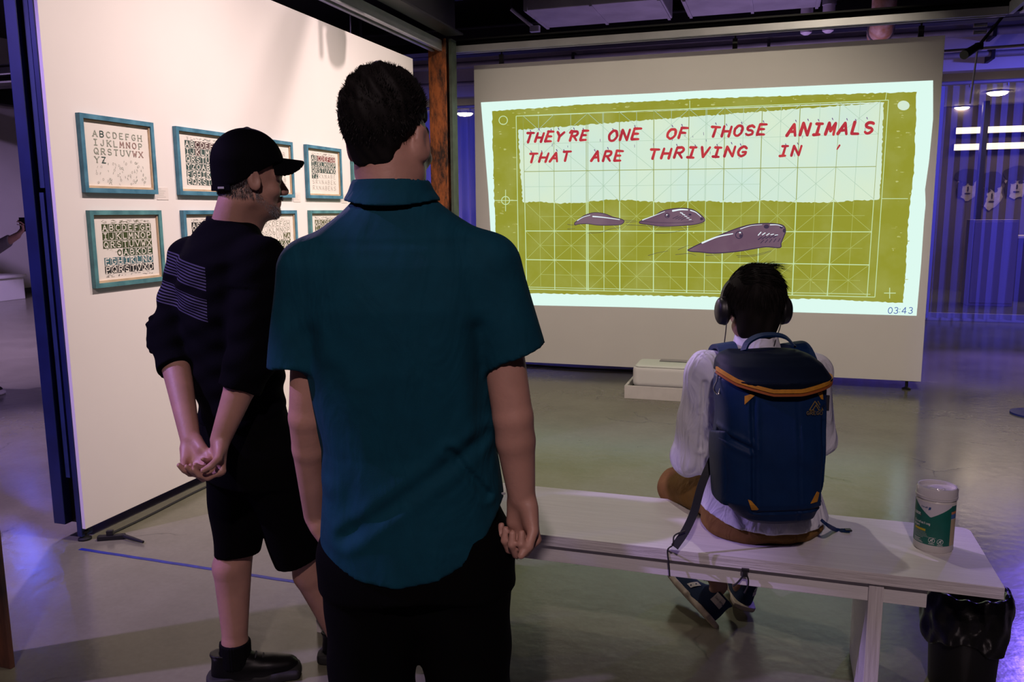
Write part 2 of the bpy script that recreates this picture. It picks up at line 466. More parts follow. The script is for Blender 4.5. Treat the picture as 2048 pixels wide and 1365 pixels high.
def hand(b, W, a, n, sc=1.0, right=True, curl=(0.5, 0.6, 0.4), spread=0.05, thumb=(0.5, 0.35), curls=None):
    """W wrist, a along the hand, n where the palm looks; thumb side follows from handedness"""
    W = np.asarray(W, float); a = nrm(a); n = nrm(np.asarray(n, float) - a * (np.asarray(n, float) @ a))
    t = np.cross(n, a) if right else np.cross(a, n)            # towards the thumb
    kn = []
    for i, off in enumerate((0.028, 0.010, -0.009, -0.026)):
        L = (0.086, 0.090, 0.085, 0.076)[i] * sc
        p = W + a * L + t * off * sc
        b.cap(W + a * 0.012 * sc + t * off * 0.55 * sc, p, 0.0135 * sc, 0.0105 * sc, 0.014); kn.append(p)
    b.cap(W + n * 0.004 + a * 0.02 * sc + t * 0.016 * sc, W + n * 0.012 * sc + a * 0.055 * sc + t * 0.024 * sc, 0.013 * sc, 0.012 * sc, 0.014)
    b.cap(W + n * 0.004 + a * 0.02 * sc - t * 0.016 * sc, W + n * 0.010 * sc + a * 0.055 * sc - t * 0.020 * sc, 0.011 * sc, 0.010 * sc, 0.014)
    for i in range(4):
        L = np.array([(0.042, 0.025, 0.021), (0.046, 0.029, 0.022), (0.043, 0.027, 0.022), (0.034, 0.020, 0.019)][i]) * sc
        r = (0.0092, 0.0094, 0.0090, 0.0078)[i] * sc; p = kn[i]; ang = 0.0
        cc = curls[i] if curls else curl
        sdir = t * (0.5 - i / 3.0) * spread * 2
        for j in range(3):
            ang += cc[j]
            d = nrm(a * math.cos(ang) + n * math.sin(ang) + sdir * math.cos(ang))
            q = p + d * L[j]
            b.cap(p, q, r * (1 - 0.07 * j), r * (1 - 0.07 * (j + 1)), 0.003 if j else 0.008); p = q
    p = W + a * 0.022 * sc + t * 0.022 * sc + n * 0.006 * sc
    d = nrm(a * math.cos(thumb[0]) + t * math.sin(thumb[0]) + n * 0.35)
    q = p + d * 0.044 * sc; b.cap(p, q, 0.0145 * sc, 0.0105 * sc, 0.012)
    d2 = nrm(d * math.cos(thumb[1]) + nrm(n * 0.8 - t * 0.5 + a * 0.1) * math.sin(thumb[1])); q2 = q + d2 * 0.031 * sc
    b.cap(q, q2, 0.0105 * sc, 0.0095 * sc, 0.004)
    d3 = nrm(d2 * math.cos(thumb[1]) + nrm(n * 0.6 - t * 0.8) * math.sin(thumb[1])); b.cap(q2, q2 + d3 * 0.024 * sc, 0.0095 * sc, 0.0078 * sc, 0.003)

def leg(b, hip, knee, ank, r=(0.088, 0.058, 0.038), back=(0, -1, 0), k=0.03):
    hip, knee, ank = [np.asarray(q, float) for q in (hip, knee, ank)]; back = nrm(back)
    b.cap(hip, knee, r[0], r[1], k)
    m = knee * 0.72 + ank * 0.28 + back * 0.022
    b.cap(knee, m, r[1] * 0.94, r[1] * 0.96, 0.01); b.cap(m, ank, r[1] * 0.94, r[2], 0.01)
    b.cap(knee, ank, r[1] * 0.8, r[2], 0.01)
def arm(b, sh, el, wr, r=(0.054, 0.043, 0.029), k=0.02):
    sh, el, wr = [np.asarray(q, float) for q in (sh, el, wr)]
    b.cap(sh, el, r[0], r[1], k)
    m = el * 0.70 + wr * 0.30
    b.cap(el, m, r[1], r[1] * 0.98, 0.006); b.cap(m, wr, r[1] * 0.98, r[2], 0.006)
def foot(b, ank, fwd, k=0.02):
    ank = np.asarray(ank, float); fwd = nrm([fwd[0], fwd[1], 0])
    b.cap(ank, np.array([ank[0], ank[1], 0.045]) - fwd * 0.02, 0.036, 0.034, k)
    b.cap(np.array([ank[0], ank[1], 0.04]), np.array([ank[0], ank[1], 0.032]) + fwd * 0.15, 0.034, 0.026, k)

def strands(pts, dirs, length, w, n_seg=2, jit=0.4, droop=0.0):
    """thin hair blades: points and outward directions -> one mesh"""
    m = MB()
    for p, d in zip(pts, dirs):
        L = length * RNG.uniform(0.6, 1.25); d = nrm(d + RNG.normal(0, jit, 3)); sdv = nrm(np.cross(d, RNG.normal(0, 1, 3)))
        q = np.array(p, float); a = [q - sdv * w / 2, q + sdv * w / 2]; vs = list(a); fs = []
        for i in range(n_seg):
            q = q + d * L / n_seg; d = nrm(d + np.array([0, 0, -droop]))
            ww = w * (1 - (i + 1) / n_seg) / 2 + 0.0001
            vs += [q - sdv * ww, q + sdv * ww]; j = len(vs) - 4
            fs.append((j, j + 1, j + 3, j + 2))
        m.add(vs, fs)
    me = bpy.data.meshes.new('strands'); me.from_pydata([tuple(v) for v in m.v], [], m.f); return me

def shoe(name, parent, T, um, sm, scale=1.0, high=0.0, sole_h=0.034):
    """shoe in its own frame: x across, y heel to toe, z up; T=(3x3, origin) places it"""
    S = Solid((-0.06, -0.02, -0.005), (0.06, 0.31, 0.16 + high), 0.004)
    S.loft([(0.012, 0, 0.145, 0.044, 0.136), (0.028, 0, 0.145, 0.046, 0.138), (0.05, 0, 0.142, 0.046, 0.135), (0.062, 0, 0.13, 0.043, 0.122), (0.075, 0, 0.105, 0.038, 0.095),
            (0.092, 0, 0.078, 0.034, 0.068), (0.108 + high, 0, 0.066, 0.036, 0.062)], 0.01, 2.3)
    S.cap((0, 0.20, 0.045), (0, 0.25, 0.042), 0.032, 0.026, 0.02)
    S.cap((0, 0.068, 0.085), (0, 0.066, 0.16 + high), 0.028, 0.032, 0.006, 'sub')
    S.cut(lambda X, Y, Z: min(0.02, sole_h - 0.006) - Z + 0 * X + 0 * Y)
    up = obj('upper', S.surf('upper', T=(T[0] * scale, T[1])), um, parent)
    S = Solid((-0.065, -0.02, -0.012), (0.065, 0.31, 0.06), 0.004)
    S.rbox((0, 0.215, 0.015), (0.049, 0.075, 0.015), 0.012, None, 0.02)
    S.rbox((0, 0.075, 0.018), (0.042, 0.078, 0.018), 0.012, None, 0.02)
    S.cap((0, 0.22, 0.016), (0, 0.262, 0.020), 0.046, 0.030, 0.02)
    S.cap((0, 0.05, 0.018), (0, 0.03, 0.020), 0.042, 0.036, 0.02)
    S.cut(lambda X, Y, Z: np.maximum(Z - sole_h - 0.6 * np.clip(Y - 0.25, 0, 1), -Z) + 0 * X)
    so = obj('sole', S.surf('sole', T=(T[0] * scale, T[1])), sm, parent)
    return up, so
# ================================================================ materials of the room
def floor_material():
    m = bpy.data.materials.new('polished_concrete'); m.use_nodes = True
    nt = m.node_tree; b = nt.nodes['Principled BSDF']; N = nt.nodes.new; L = nt.links.new
    tc = N('ShaderNodeTexCoord')
    n1 = N('ShaderNodeTexNoise'); n1.inputs['Scale'].default_value = 0.9; n1.inputs['Detail'].default_value = 8; n1.inputs['Roughness'].default_value = 0.62
    L(tc.outputs['Object'], n1.inputs['Vector'])
    r1 = N('ShaderNodeValToRGB'); e = r1.color_ramp.elements
    e[0].position = 0.3; e[0].color = (0.116, 0.114, 0.078, 1); e[1].position = 0.72; e[1].color = (0.232, 0.228, 0.165, 1)
    L(n1.outputs['Fac'], r1.inputs['Fac'])
    n2 = N('ShaderNodeTexNoise'); n2.inputs['Scale'].default_value = 45; n2.inputs['Detail'].default_value = 5
    L(tc.outputs['Object'], n2.inputs['Vector'])
    mx = N('ShaderNodeMix'); mx.data_type = 'RGBA'; mx.blend_type = 'MULTIPLY'; mx.inputs['Factor'].default_value = 0.22
    L(r1.outputs['Color'], mx.inputs['A']); L(n2.outputs['Fac'], mx.inputs['B'])
    # hairline cracks
    vo = N('ShaderNodeTexVoronoi'); vo.feature = 'DISTANCE_TO_EDGE'; vo.inputs['Scale'].default_value = 1.1
    n3 = N('ShaderNodeTexNoise'); n3.inputs['Scale'].default_value = 2.4; n3.inputs['Detail'].default_value = 6
    L(tc.outputs['Object'], n3.inputs['Vector'])
    ad = N('ShaderNodeMix'); ad.data_type = 'RGBA'; ad.inputs['Factor'].default_value = 0.28
    L(tc.outputs['Object'], ad.inputs['A']); L(n3.outputs['Color'], ad.inputs['B']); L(ad.outputs['Result'], vo.inputs['Vector'])
    r3 = N('ShaderNodeValToRGB'); e = r3.color_ramp.elements
    e[0].position = 0.0; e[0].color = (0.45, 0.45, 0.45, 1); e[1].position = 0.007; e[1].color = (1, 1, 1, 1)
    L(vo.outputs['Distance'], r3.inputs['Fac'])
    gate = N('ShaderNodeTexNoise'); gate.inputs['Scale'].default_value = 1.7
    L(tc.outputs['Object'], gate.inputs['Vector'])
    rg = N('ShaderNodeValToRGB'); rg.color_ramp.elements[0].position = 0.52; rg.color_ramp.elements[1].position = 0.6
    L(gate.outputs['Fac'], rg.inputs['Fac'])
    m2 = N('ShaderNodeMix'); m2.data_type = 'RGBA'; m2.blend_type = 'MULTIPLY'
    L(rg.outputs['Color'], m2.inputs['Factor']); L(mx.outputs['Result'], m2.inputs['A']); L(r3.outputs['Color'], m2.inputs['B'])
    L(m2.outputs['Result'], b.inputs['Base Color'])
    rr = N('ShaderNodeMapRange'); rr.inputs['To Min'].default_value = 0.10; rr.inputs['To Max'].default_value = 0.30
    L(n1.outputs['Fac'], rr.inputs['Value']); L(rr.outputs['Result'], b.inputs['Roughness'])
    bp = N('ShaderNodeBump'); bp.inputs['Strength'].default_value = 0.10; bp.inputs['Distance'].default_value = 0.01
    n4 = N('ShaderNodeTexNoise'); n4.inputs['Scale'].default_value = 16; n4.inputs['Detail'].default_value = 3
    L(tc.outputs['Object'], n4.inputs['Vector']); L(n4.outputs['Fac'], bp.inputs['Height']); L(bp.outputs['Normal'], b.inputs['Normal'])
    return m
M = {}
M['floor'] = floor_material()
M['white_wall'] = mat('white_painted_board', (0.80, 0.755, 0.73), 0.75, var=0.04, vscale=1.5, bump=0.02, bscale=200)
M['screen_wall'] = mat('white_painted_screen_board', (0.76, 0.74, 0.72), 0.7, var=0.05, vscale=1.2)
M['hall_wall'] = mat('hall_plaster', (0.52, 0.50, 0.52), 0.8, var=0.15, vscale=0.8)
M['dark_wall'] = mat('dark_plaster', (0.05, 0.05, 0.07), 0.85, var=0.2, vscale=1.0)
M['ceiling'] = mat('black_ceiling_deck', (0.012, 0.012, 0.016), 0.8, var=0.4, vscale=2.0)
M['black_steel'] = mat('black_steel', (0.012, 0.012, 0.014), 0.5, 0.3, var=0.3, vscale=5)
M['navy_steel'] = mat('navy_painted_steel', (0.010, 0.020, 0.095), 0.42, 0.0, var=0.35, vscale=6)
M['navy_light'] = mat('blue_grey_strip', (0.022, 0.045, 0.13), 0.5, 0.0, var=0.3, vscale=8)
M['rail'] = mat('grey_aluminium', (0.52, 0.52, 0.55), 0.38, 0.6, var=0.15, vscale=5)
M['galv'] = mat('galvanised_sheet', (0.34, 0.33, 0.37), 0.5, 0.3, var=0.25, vscale=3)
M['rust'] = mat('rusted_iron', (0.46, 0.13, 0.035), 0.75, 0.1, var=0.9, vscale=7, col2=(0.035, 0.018, 0.014), bump=0.5, bscale=30, stretch=(1, 1, 0.35))
for n_ in M['rust'].node_tree.nodes:
    if n_.type == 'VALTORGB': n_.color_ramp.elements[0].position = 0.44; n_.color_ramp.elements[1].position = 0.60
    if n_.type == 'TEX_NOISE' and n_.inputs['Scale'].default_value < 10: n_.inputs['Roughness'].default_value = 0.75; n_.inputs['Scale'].default_value = 6
M['rust_dark'] = mat('dark_rusted_iron', (0.16, 0.060, 0.035), 0.8, 0.1, var=0.9, vscale=9, col2=(0.022, 0.016, 0.016), bump=0.5, bscale=30, stretch=(1, 1, 0.35))
M['chrome'] = mat('bright_metal', (0.6, 0.6, 0.62), 0.25, 1.0)
M['black_plastic'] = mat('black_plastic', (0.010, 0.010, 0.011), 0.42)
M['rubber'] = mat('black_rubber', (0.012, 0.012, 0.013), 0.7)

# ================================================================ the setting
X0, X1, Y0, Y1, ZC = -14.0, 8.0, -4.0, 20.0, 4.8
def slab(name, lo, hi, m):
    return MB().box(lo, hi).build(name, m, kind='structure')
slab('floor', (X0, Y0, -0.1), (X1, Y1, 0), M['floor'])
slab('ceiling', (X0, Y0, ZC), (X1, Y1, ZC + 0.1), M['ceiling'])
slab('wall_left', (X0 - 0.1, Y0, 0), (X0, Y1, ZC), M['hall_wall'])
slab('wall_right', (X1, Y0, 0), (X1 + 0.1, Y1, ZC), M['dark_wall'])
slab('wall_back', (X0, Y1, 0), (X1, Y1 + 0.1, ZC), M['dark_wall'])
slab('wall_front', (X0, Y0 - 0.1, 0), (X1, Y0, ZC), M['dark_wall'])
slab('trim_1', (-9.5, 12.0, 3.22), (X1, 12.22, 3.80), M['hall_wall'])            # bulkhead over the curtain
slab('trim_2', (X0, 11.0, 3.55), (X0 + 0.25, 13.6, 3.85), M['black_steel'])
slab('trim_3', (X0, Y0, 0.0), (X0 + 0.02, Y1, 0.10), M['dark_wall'])

# room behind the curtain
WB = 17.2
slab('wall_mural', (-3.0, WB, 0), (X1, WB + 0.1, ZC), mat('brown_grey_wall', (0.20, 0.16, 0.16), 0.8, var=0.2, vscale=1.2))
slab('trim_4', (-9.5, 12.5, 3.34), (X1, WB, 3.39), mat('pale_soffit', (0.55, 0.50, 0.46), 0.8))
slab('trim_5', (-9.5, 12.40, 0.0), (X1, 12.46, 0.10), mat('sill_strip', (0.6, 0.6, 0.68), 0.4))

# ================================================================ left exhibition panel
pan = thing('exhibition_panel', 'tall white exhibition wall panel with dark navy steel end, carrying the framed prints', 'partition', (-3.0, 2.87, 0))
YP = 3.81
MB().cbox((-0.02, 0.0, 0.06), (0.0, YP, 2.79), 0.002).build('board', M['white_wall'], pan)
MB().cbox((-0.17, 0.02, 0.06), (-0.15, YP, 2.79), 0.002).build('back_board', M['white_wall'], pan)
MB().cbox((-0.172, -0.012, 0.075), (-0.106, 0.06, 2.80), 0.003).build('end_channel', M['navy_steel'], pan)
MB().cbox((-0.048, -0.004, 0.02), (-0.021, 0.06, 2.80), 0.003).build('end_channel', M['navy_steel'], pan)
MB().box((-0.106, 0.03, 0.075), (-0.048, 0.06, 2.80)).build('recess', M['black_steel'], pan)
MB().box((-0.092, 0.012, 1.62), (-0.066, 0.03, 2.80)).build('inlay_strip', M['navy_light'], pan)
MB().box((-0.094, 0.006, 0.30), (-0.070, 0.03, 1.60)).build('inlay_strip', M['navy_light'], pan)
MB().box((-0.15, 0.06, 2.74), (-0.02, YP, 2.79)).build('top_channel', M['black_steel'], pan)
MB().box((-0.15, 0.06, 0.06), (-0.02, YP, 0.11)).build('bottom_channel', M['black_steel'], pan)
for y in (0.02, 1.9, 3.7):
    f = MB().lathe([(0.012, 0.012), (0.012, 0.07)], (-0.03, y, 0), 12).lathe([(0.03, 0.0), (0.03, 0.008), (0.014, 0.018)], (-0.03, y, 0), 20)
    f.lathe([(0.02, 0.035), (0.02, 0.043)], (-0.03, y, 0), 6)
    f.build('levelling_foot', M['black_steel'], pan, True)
for y in (0.95, 2.9):
    MB().tube([(-0.09, y, 2.79), (-0.09, y, 3.02)], 0.006).box((-0.11, y - 0.02, 2.78), (-0.07, y + 0.02, 2.81)).build('hanger', M['chrome'], pan)

# clamp and cable lying along the foot of the panel
cab = [(-2.955 + 0.006 * math.sin(i * 0.9), 2.92 + i * 0.13, 0.006) for i in range(29)]
tag(MB().tube(curve_pts(cab, 3), 0.006, 6).build('floor_cable', M['rubber'], smooth=True), 'thin black cable lying along the foot of the exhibition wall panel', 'cable')
cl = thing('clamp', 'small black clamp lying on the floor by the exhibition panel foot', 'clamp', (-2.90, 2.93, 0), 0.5)
MB().cbox((-0.07, -0.015, 0.0), (0.05, 0.015, 0.022), 0.004).build('body', M['black_steel'], cl)
MB().tube([(0.04, 0, 0.015), (0.10, -0.05, 0.012), (0.15, -0.09, 0.010)], [0.01, 0.009, 0.006]).build('lever', M['black_steel'], cl)
MB().cbox((-0.03, -0.01, 0.022), (0.0, 0.01, 0.045), 0.003).build('jaw', M['black_steel'], cl)

# streak of blue light on the floor, painted as a thin flat strip
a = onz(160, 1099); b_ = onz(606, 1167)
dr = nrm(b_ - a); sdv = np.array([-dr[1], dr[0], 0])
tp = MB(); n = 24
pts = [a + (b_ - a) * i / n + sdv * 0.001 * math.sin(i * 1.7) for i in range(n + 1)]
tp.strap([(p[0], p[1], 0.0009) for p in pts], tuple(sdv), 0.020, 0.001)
tag(tp.build('painted_light_streak', mat('painted_blue_light', (0.006, 0.018, 0.26), 0.45, var=0.4, vscale=30)), 'long thin streak of blue light painted as a strip on the concrete floor by the panel foot', 'light streak')

# ================================================================ projection panel
scr = thing('projection_panel', 'wide white standing panel showing the projected olive and mint picture', 'screen panel', (0, 7.43, 0))
SX0, SX1, SZ0, SZ1 = -2.725, 1.188, 0.082, 2.838
MB().cbox((SX0, 0.0, SZ0), (SX1, 0.022, SZ1), 0.002).build('board', M['screen_wall'], scr)
MB().box((SX0 + 0.01, 0.022, SZ0 + 0.02), (SX0 + 0.05, 0.11, SZ1 - 0.02)).box((SX1 - 0.05, 0.022, SZ0 + 0.02), (SX1 - 0.01, 0.11, SZ1 - 0.02)).box(
    (SX0 + 0.05, 0.022, SZ0 + 0.02), (SX1 - 0.05, 0.11, SZ0 + 0.06)).box((SX0 + 0.05, 0.022, SZ1 - 0.06), (SX1 - 0.05, 0.11, SZ1 - 0.02)).build('back_frame', M['black_steel'], scr)
for x in (SX0 + 0.12, 1.09):
    MB().lathe([(0.012, 0.012), (0.012, 0.085)], (x, 0.06, 0), 12).lathe([(0.035, 0.0), (0.035, 0.01), (0.014, 0.02)], (x, 0.06, 0), 20).box((x - 0.05, 0.02, 0.075), (x + 0.07, 0.10, 0.10)).build('levelling_foot', M['black_steel'], scr, True)
for x in (-2.47, -0.40, 1.02):
    MB().box((x - 0.02, 0.03, SZ1 - 0.03), (x + 0.02, 0.06, SZ1 + 0.09)).tube([(x, 0.045, SZ1 + 0.08), (x, 0.045, 3.0)], 0.008).build('hanger', M['black_steel'], scr)
cb2 = [(-2.6 + i * 0.2, 7.62 + 0.02 * math.sin(i * 1.1), 0.012) for i in range(14)]
tag(MB().tube(curve_pts(cb2, 4), 0.012, 6).build('power_cable', M['rubber'], smooth=True), 'black power cable lying on the floor behind the projection panel', 'cable')

# short throw projector on its plinth
pl = thing('plinth', 'low white open-topped wooden plinth on the floor before the projection panel', 'plinth', (-1.128, 6.51, 0))
wp = mat('white_wood_paint', (0.72, 0.68, 0.68), 0.5, var=0.08, vscale=12)
for lo, hi in (((0, 0, 0), (0.70, 0.02, 0.105)), ((0, 0.42, 0), (0.70, 0.44, 0.105)), ((0, 0.02, 0), (0.02, 0.42, 0.105)), ((0.68, 0.02, 0), (0.70, 0.42, 0.105))):
    MB().cbox(lo, hi, 0.002).build('side_board', wp, pl)
MB().box((0.02, 0.02, 0.02), (0.68, 0.42, 0.055)).build('inner_shelf', M['black_plastic'], pl)
pj_ = thing('projector', 'white rounded short-throw projector sitting on the low plinth', 'projector', (-1.085, 6.545, 0.055))
S = Solid((-0.02, -0.02, 0.0), (0.66, 0.42, 0.25), 0.006)
S.rbox((0.31, 0.185, 0.12), (0.30, 0.175, 0.10), 0.055, None, 0.0)
S.cut(lambda X, Y, Z: np.maximum(0.038 - Z, Z - 0.195) + 0 * X + 0 * Y)
obj('housing', S.surf('housing', relax=0), mat('white_plastic', (0.74, 0.73, 0.73), 0.35), pj_)
S = Solid((-0.02, -0.02, 0.15), (0.66, 0.42, 0.26), 0.005)
S.rbox((0.31, 0.185, 0.15), (0.302, 0.177, 0.066), 0.055, None, 0.0)
S.cut(lambda X, Y, Z: np.maximum(0.197 - Z, Z - 0.213) + 0 * X + 0 * Y)
obj('lid', S.surf('lid', relax=0), mat('white_lid', (0.78, 0.80, 0.78), 0.3), pj_)
MB().box((0.20, 0.23, 0.214), (0.42, 0.33, 0.218)).build('lens_window', mat('lens_glass', (0.02, 0.03, 0.04), 0.05, coat=1.0), pj_)
for x in (0.05, 0.57):
    for y in (0.06, 0.31):
        MB().lathe([(0.02, 0.0), (0.02, 0.04)], (x, y, 0), 16).build('foot', M['chrome'], pj_, True)

# ================================================================ ceiling steel
def ibeam(m, a, b, h, w, tf=0.014, tw=0.010):
    """I section from a to b, along x or y; a,b give top centre line"""
    a = Vector(a); b = Vector(b); lo = Vector(map(min, a, b)); hi = Vector(map(max, a, b))
    along_x = (hi.x - lo.x) > (hi.y - lo.y)
    def bx(dw, z0, z1):
        if along_x: m.box((lo.x, lo.y - dw, lo.z + z0), (hi.x, hi.y + dw, lo.z + z1))
        else: m.box((lo.x - dw, lo.y, lo.z + z0), (hi.x + dw, hi.y, lo.z + z1))
    bx(w / 2, -tf, 0); bx(tw / 2, -h + tf, -tf); bx(w / 2, -h, -h + tf)
    return m
def rail(m, a, b, w=0.085, h=0.075):
    """slotted strut: two lips and a back"""
    a = Vector(a); b = Vector(b); lo = Vector(map(min, a, b)); hi = Vector(map(max, a, b))
    along_x = (hi.x - lo.x) > (hi.y - lo.y)
    for (d0, d1, z0, z1) in ((-w / 2, w / 2, -0.012, 0), (-w / 2, -w / 2 + 0.01, -h, -0.012), (w / 2 - 0.01, w / 2, -h, -0.012),
                             (-w / 2 + 0.01, -w / 2 + 0.03, -h, -h + 0.01), (w / 2 - 0.03, w / 2 - 0.01, -h, -h + 0.01), (-0.006, 0.006, -h * 0.6, -0.012)):
        if along_x: m.box((lo.x, lo.y + d0, lo.z + z0), (hi.x, lo.y + d1, lo.z + z1))
        else: m.box((lo.x + d0, lo.y, lo.z + z0), (lo.x + d1, hi.y, lo.z + z1))
    return m
tag(rail(MB(), (-2.90, -1.0, 2.985), (-2.90, 7.10, 2.985), 0.10, 0.09).build('ceiling_rail', M['rail']), 'grey slotted ceiling rail running above the white print panel', 'rail')
tag(rail(MB(), (-2.9, 7.20, 2.965), (1.55, 7.20, 2.965), 0.10, 0.055).build('ceiling_rail', M['rail']), 'pale grey slotted ceiling rail running above the projection panel', 'rail')
tag(rail(MB(), (1.60, -1.0, 2.99), (1.60, 7.14, 2.99), 0.10, 0.085).build('ceiling_rail', M['rail']), 'grey ceiling rail turning off at the lamp bracket end of the projection panel', 'rail')
tag(ibeam(MB(), (-2.74, -3.9, 3.32), (-2.74, 7.0, 3.32), 0.30, 0.16).build('steel_beam', M['black_steel']), 'black steel ceiling beam over the rail of the print panel', 'beam')
tag(ibeam(MB(), (-13.9, 7.40, 3.055), (7.9, 7.40, 3.055), 0.10, 0.18).build('steel_beam', M['black_steel']), 'black steel ceiling beam spanning above the projection panel rail', 'beam')
tag(ibeam(MB(), (-13.9, 9.9, 3.72), (7.9, 9.9, 3.72), 0.32, 0.18).build('steel_beam', M['black_steel']), 'black ceiling beam farther back, before the lilac bulkhead', 'beam')
tag(ibeam(MB(), (1.75, -3.9, 3.34), (1.75, 7.1, 3.34), 0.30, 0.16).build('steel_beam', M['black_steel']), 'black steel ceiling beam over the rail beside the lamp bracket', 'beam')
# rusty iron columns
def column(c, label, top=3.32, w=0.15, d=0.15, plate=True, rm=None):
    rm = rm or M['rust']
    t = thing('iron_column', label, 'column', (c[0], c[1], 0))
    MB().cbox((-w / 2, -d / 2, 0), (w / 2, -d / 2 + 0.018, top), 0.003).build('front_flange', rm, t)
    MB().cbox((-w / 2, d / 2 - 0.018, 0), (w / 2, d / 2, top), 0.003).build('rear_flange', rm, t)
    MB().box((-0.008, -d / 2 + 0.018, 0), (0.008, d / 2 - 0.018, top)).build('web', rm, t)
    if plate: MB().cbox((-w / 2 - 0.05, -d / 2 - 0.05, 0), (w / 2 + 0.05, d / 2 + 0.05, 0.02), 0.004).build('base_plate', M['rust'], t)
    return t
co = column((-2.90, 7.05), 'rusty orange iron column between the print panel and the projection panel', 3.0, 0.165, 0.16)
MB().box((0.10, -0.05, 0.0), (0.125, 0.07, 3.0)).build('conduit', mat('greenish_steel', (0.10, 0.13, 0.10), 0.5, 0.3, var=0.4, vscale=10), co)
MB().box((0.083, -0.03, 0.4), (0.10, 0.03, 0.44)).box((0.083, -0.03, 2.3), (0.10, 0.03, 2.34)).build('conduit_bracket', M['black_steel'], co)
column((-2.478, 1.846), 'dark rusty iron column standing free on the floor left of the painted blue light streak', 3.02, 0.19, 0.19, False, M['rust_dark'])

# ducts, pipes, braces
def duct(lo, hi, label):
    t = thing('air_duct', label, 'duct', ((lo[0] + hi[0]) / 2, (lo[1] + hi[1]) / 2, lo[2]))
    dx, dy, dz = [(h - l) for l, h in zip(lo, hi)]
    MB().cbox((-dx / 2, -dy / 2, 0), (dx / 2, dy / 2, dz), 0.01).build('casing', M['galv'], t)
    n = max(2, int(dx / 0.6))
    for i in range(n + 1):
        x = -dx / 2 + 0.03 + (dx - 0.06) * i / n
        MB().box((x - 0.014, -dy / 2 - 0.012, -0.012), (x + 0.014, dy / 2 + 0.012, dz + 0.012)).build('flange', M['galv'], t)
    for x in (-dx / 2 + 0.15, dx / 2 - 0.15):
        MB().tube([(x, 0, dz), (x, 0, ZC - lo[2])], 0.008).build('hanger_rod', M['black_steel'], t)
duct((-2.46, 8.13, 3.45), (-1.11, 8.95, 3.80), 'boxy galvanised air duct with violet sheen nearest the rusty column')
duct((-0.95, 8.25, 3.45), (0.31, 8.95, 3.78), 'boxy galvanised air duct with brownish sheen above the screen panel middle')
for i, (px, py) in enumerate(((1612, 66), (1656, 62))):
    p = ony(px, py, 9.3)
    t = thing('drop_pipe', 'short pale capped pipe hanging above the projection panel beside its twin', 'pipe', (p[0], 9.3, p[2]), 0, 'capped drop pipes')
    MB().lathe([(0.025, -0.02), (0.055, 0.0), (0.06, 0.04), (0.06, ZC - p[2])], (0, 0, 0), 16).build('pipe', mat('pale_pipe', (0.55, 0.50, 0.60), 0.5), t, True)
    MB().lathe([(0.068, 0.25), (0.068, 0.30)], (0, 0, 0), 16).build('collar', M['galv'], t, True)
p = ony(1762, 60, 9.0)
t = thing('pipe_elbow', 'round pale pipe elbow with orange lining above the projection panel corner', 'pipe', (p[0], 9.0, p[2]))
arc = [(0.0, -0.16 * math.cos(a_), 0.16 - 0.16 * math.sin(a_)) for a_ in np.linspace(math.pi / 2, 0.0, 8)]
MB().tube([(0, 0.2, 0.0)] + [(0, y_, z_) for (x_, y_, z_) in arc] + [(0, -0.16, ZC - p[2])], 0.11, 18).build('bend', mat('elbow_paint', (0.55, 0.40, 0.36), 0.5, var=0.6, vscale=9, col2=(0.35, 0.16, 0.06)), t, True)
MB().tube([(0, 0.0, 0.0), (0, 0.03, 0.0)], 0.125, 18).build('collar', M['galv'], t, True)
# long pipe along the bulkhead and brace
for (z, r, lab) in ((3.62, 0.05, 'long thin lilac pipe running high along the bulkhead'), (3.36, 0.035, 'thinner lilac pipe running low along the bulkhead')):
    m_ = MB().tube([(-9.0, 11.7, z), (7.9, 11.7, z)], r, 12)
    t = thing('ceiling_pipe', lab, 'pipe', (0, 0, 0))
    m_.build('pipe', M['galv'], t, True)
    for x in np.arange(-8, 7.5, 2.6):
        MB().box((x - 0.02, 11.64, z - 0.07), (x + 0.02, 12.0, z + 0.07)).build('clip', M['black_steel'], t)
st = thing('diagonal_brace', 'thin pale diagonal strut under the ceiling beside the first duct', 'strut', tuple(onz(1070, 58, 3.35)))
q = ony(1022, 18, 8.4); base = onz(1070, 58, 3.35)
MB().tube([(0, 0, 0), tuple(q - base)], 0.018, 8).build('rod', M['rail'], st, True)
MB().cbox((-0.05, -0.03, -0.03), (0.05, 0.03, 0.03), 0.005).build('end_plate', M['rail'], st)
MB().tube([tuple(q - base), tuple(np.array([q[0], q[1], ZC]) - base)], 0.01, 6).build('hanger_rod', M['black_steel'], st)
# yellow-banded fixtures on the bulkhead
yb = mat('yellow_band', (0.55, 0.40, 0.05), 0.5)
for px, py, w in ((1228, 92, 0.26), (1270, 91, 0.20), (1300, 90, 0.14)):
    p = ony(px, py, 11.6)
    t = thing('yellow_strip', 'short yellow strip light housing high above the projection panel', 'fixture', (p[0], 11.55, p[2]), 0, 'yellow strips under the ceiling')
    MB().cbox((-w / 2, -0.03, 0), (w / 2, 0.03, 0.05), 0.006).build('housing', yb, t)
    MB().tube([(0, 0, 0.05), (0, 0, ZC - p[2])], 0.006).build('rod', M['black_steel'], t)

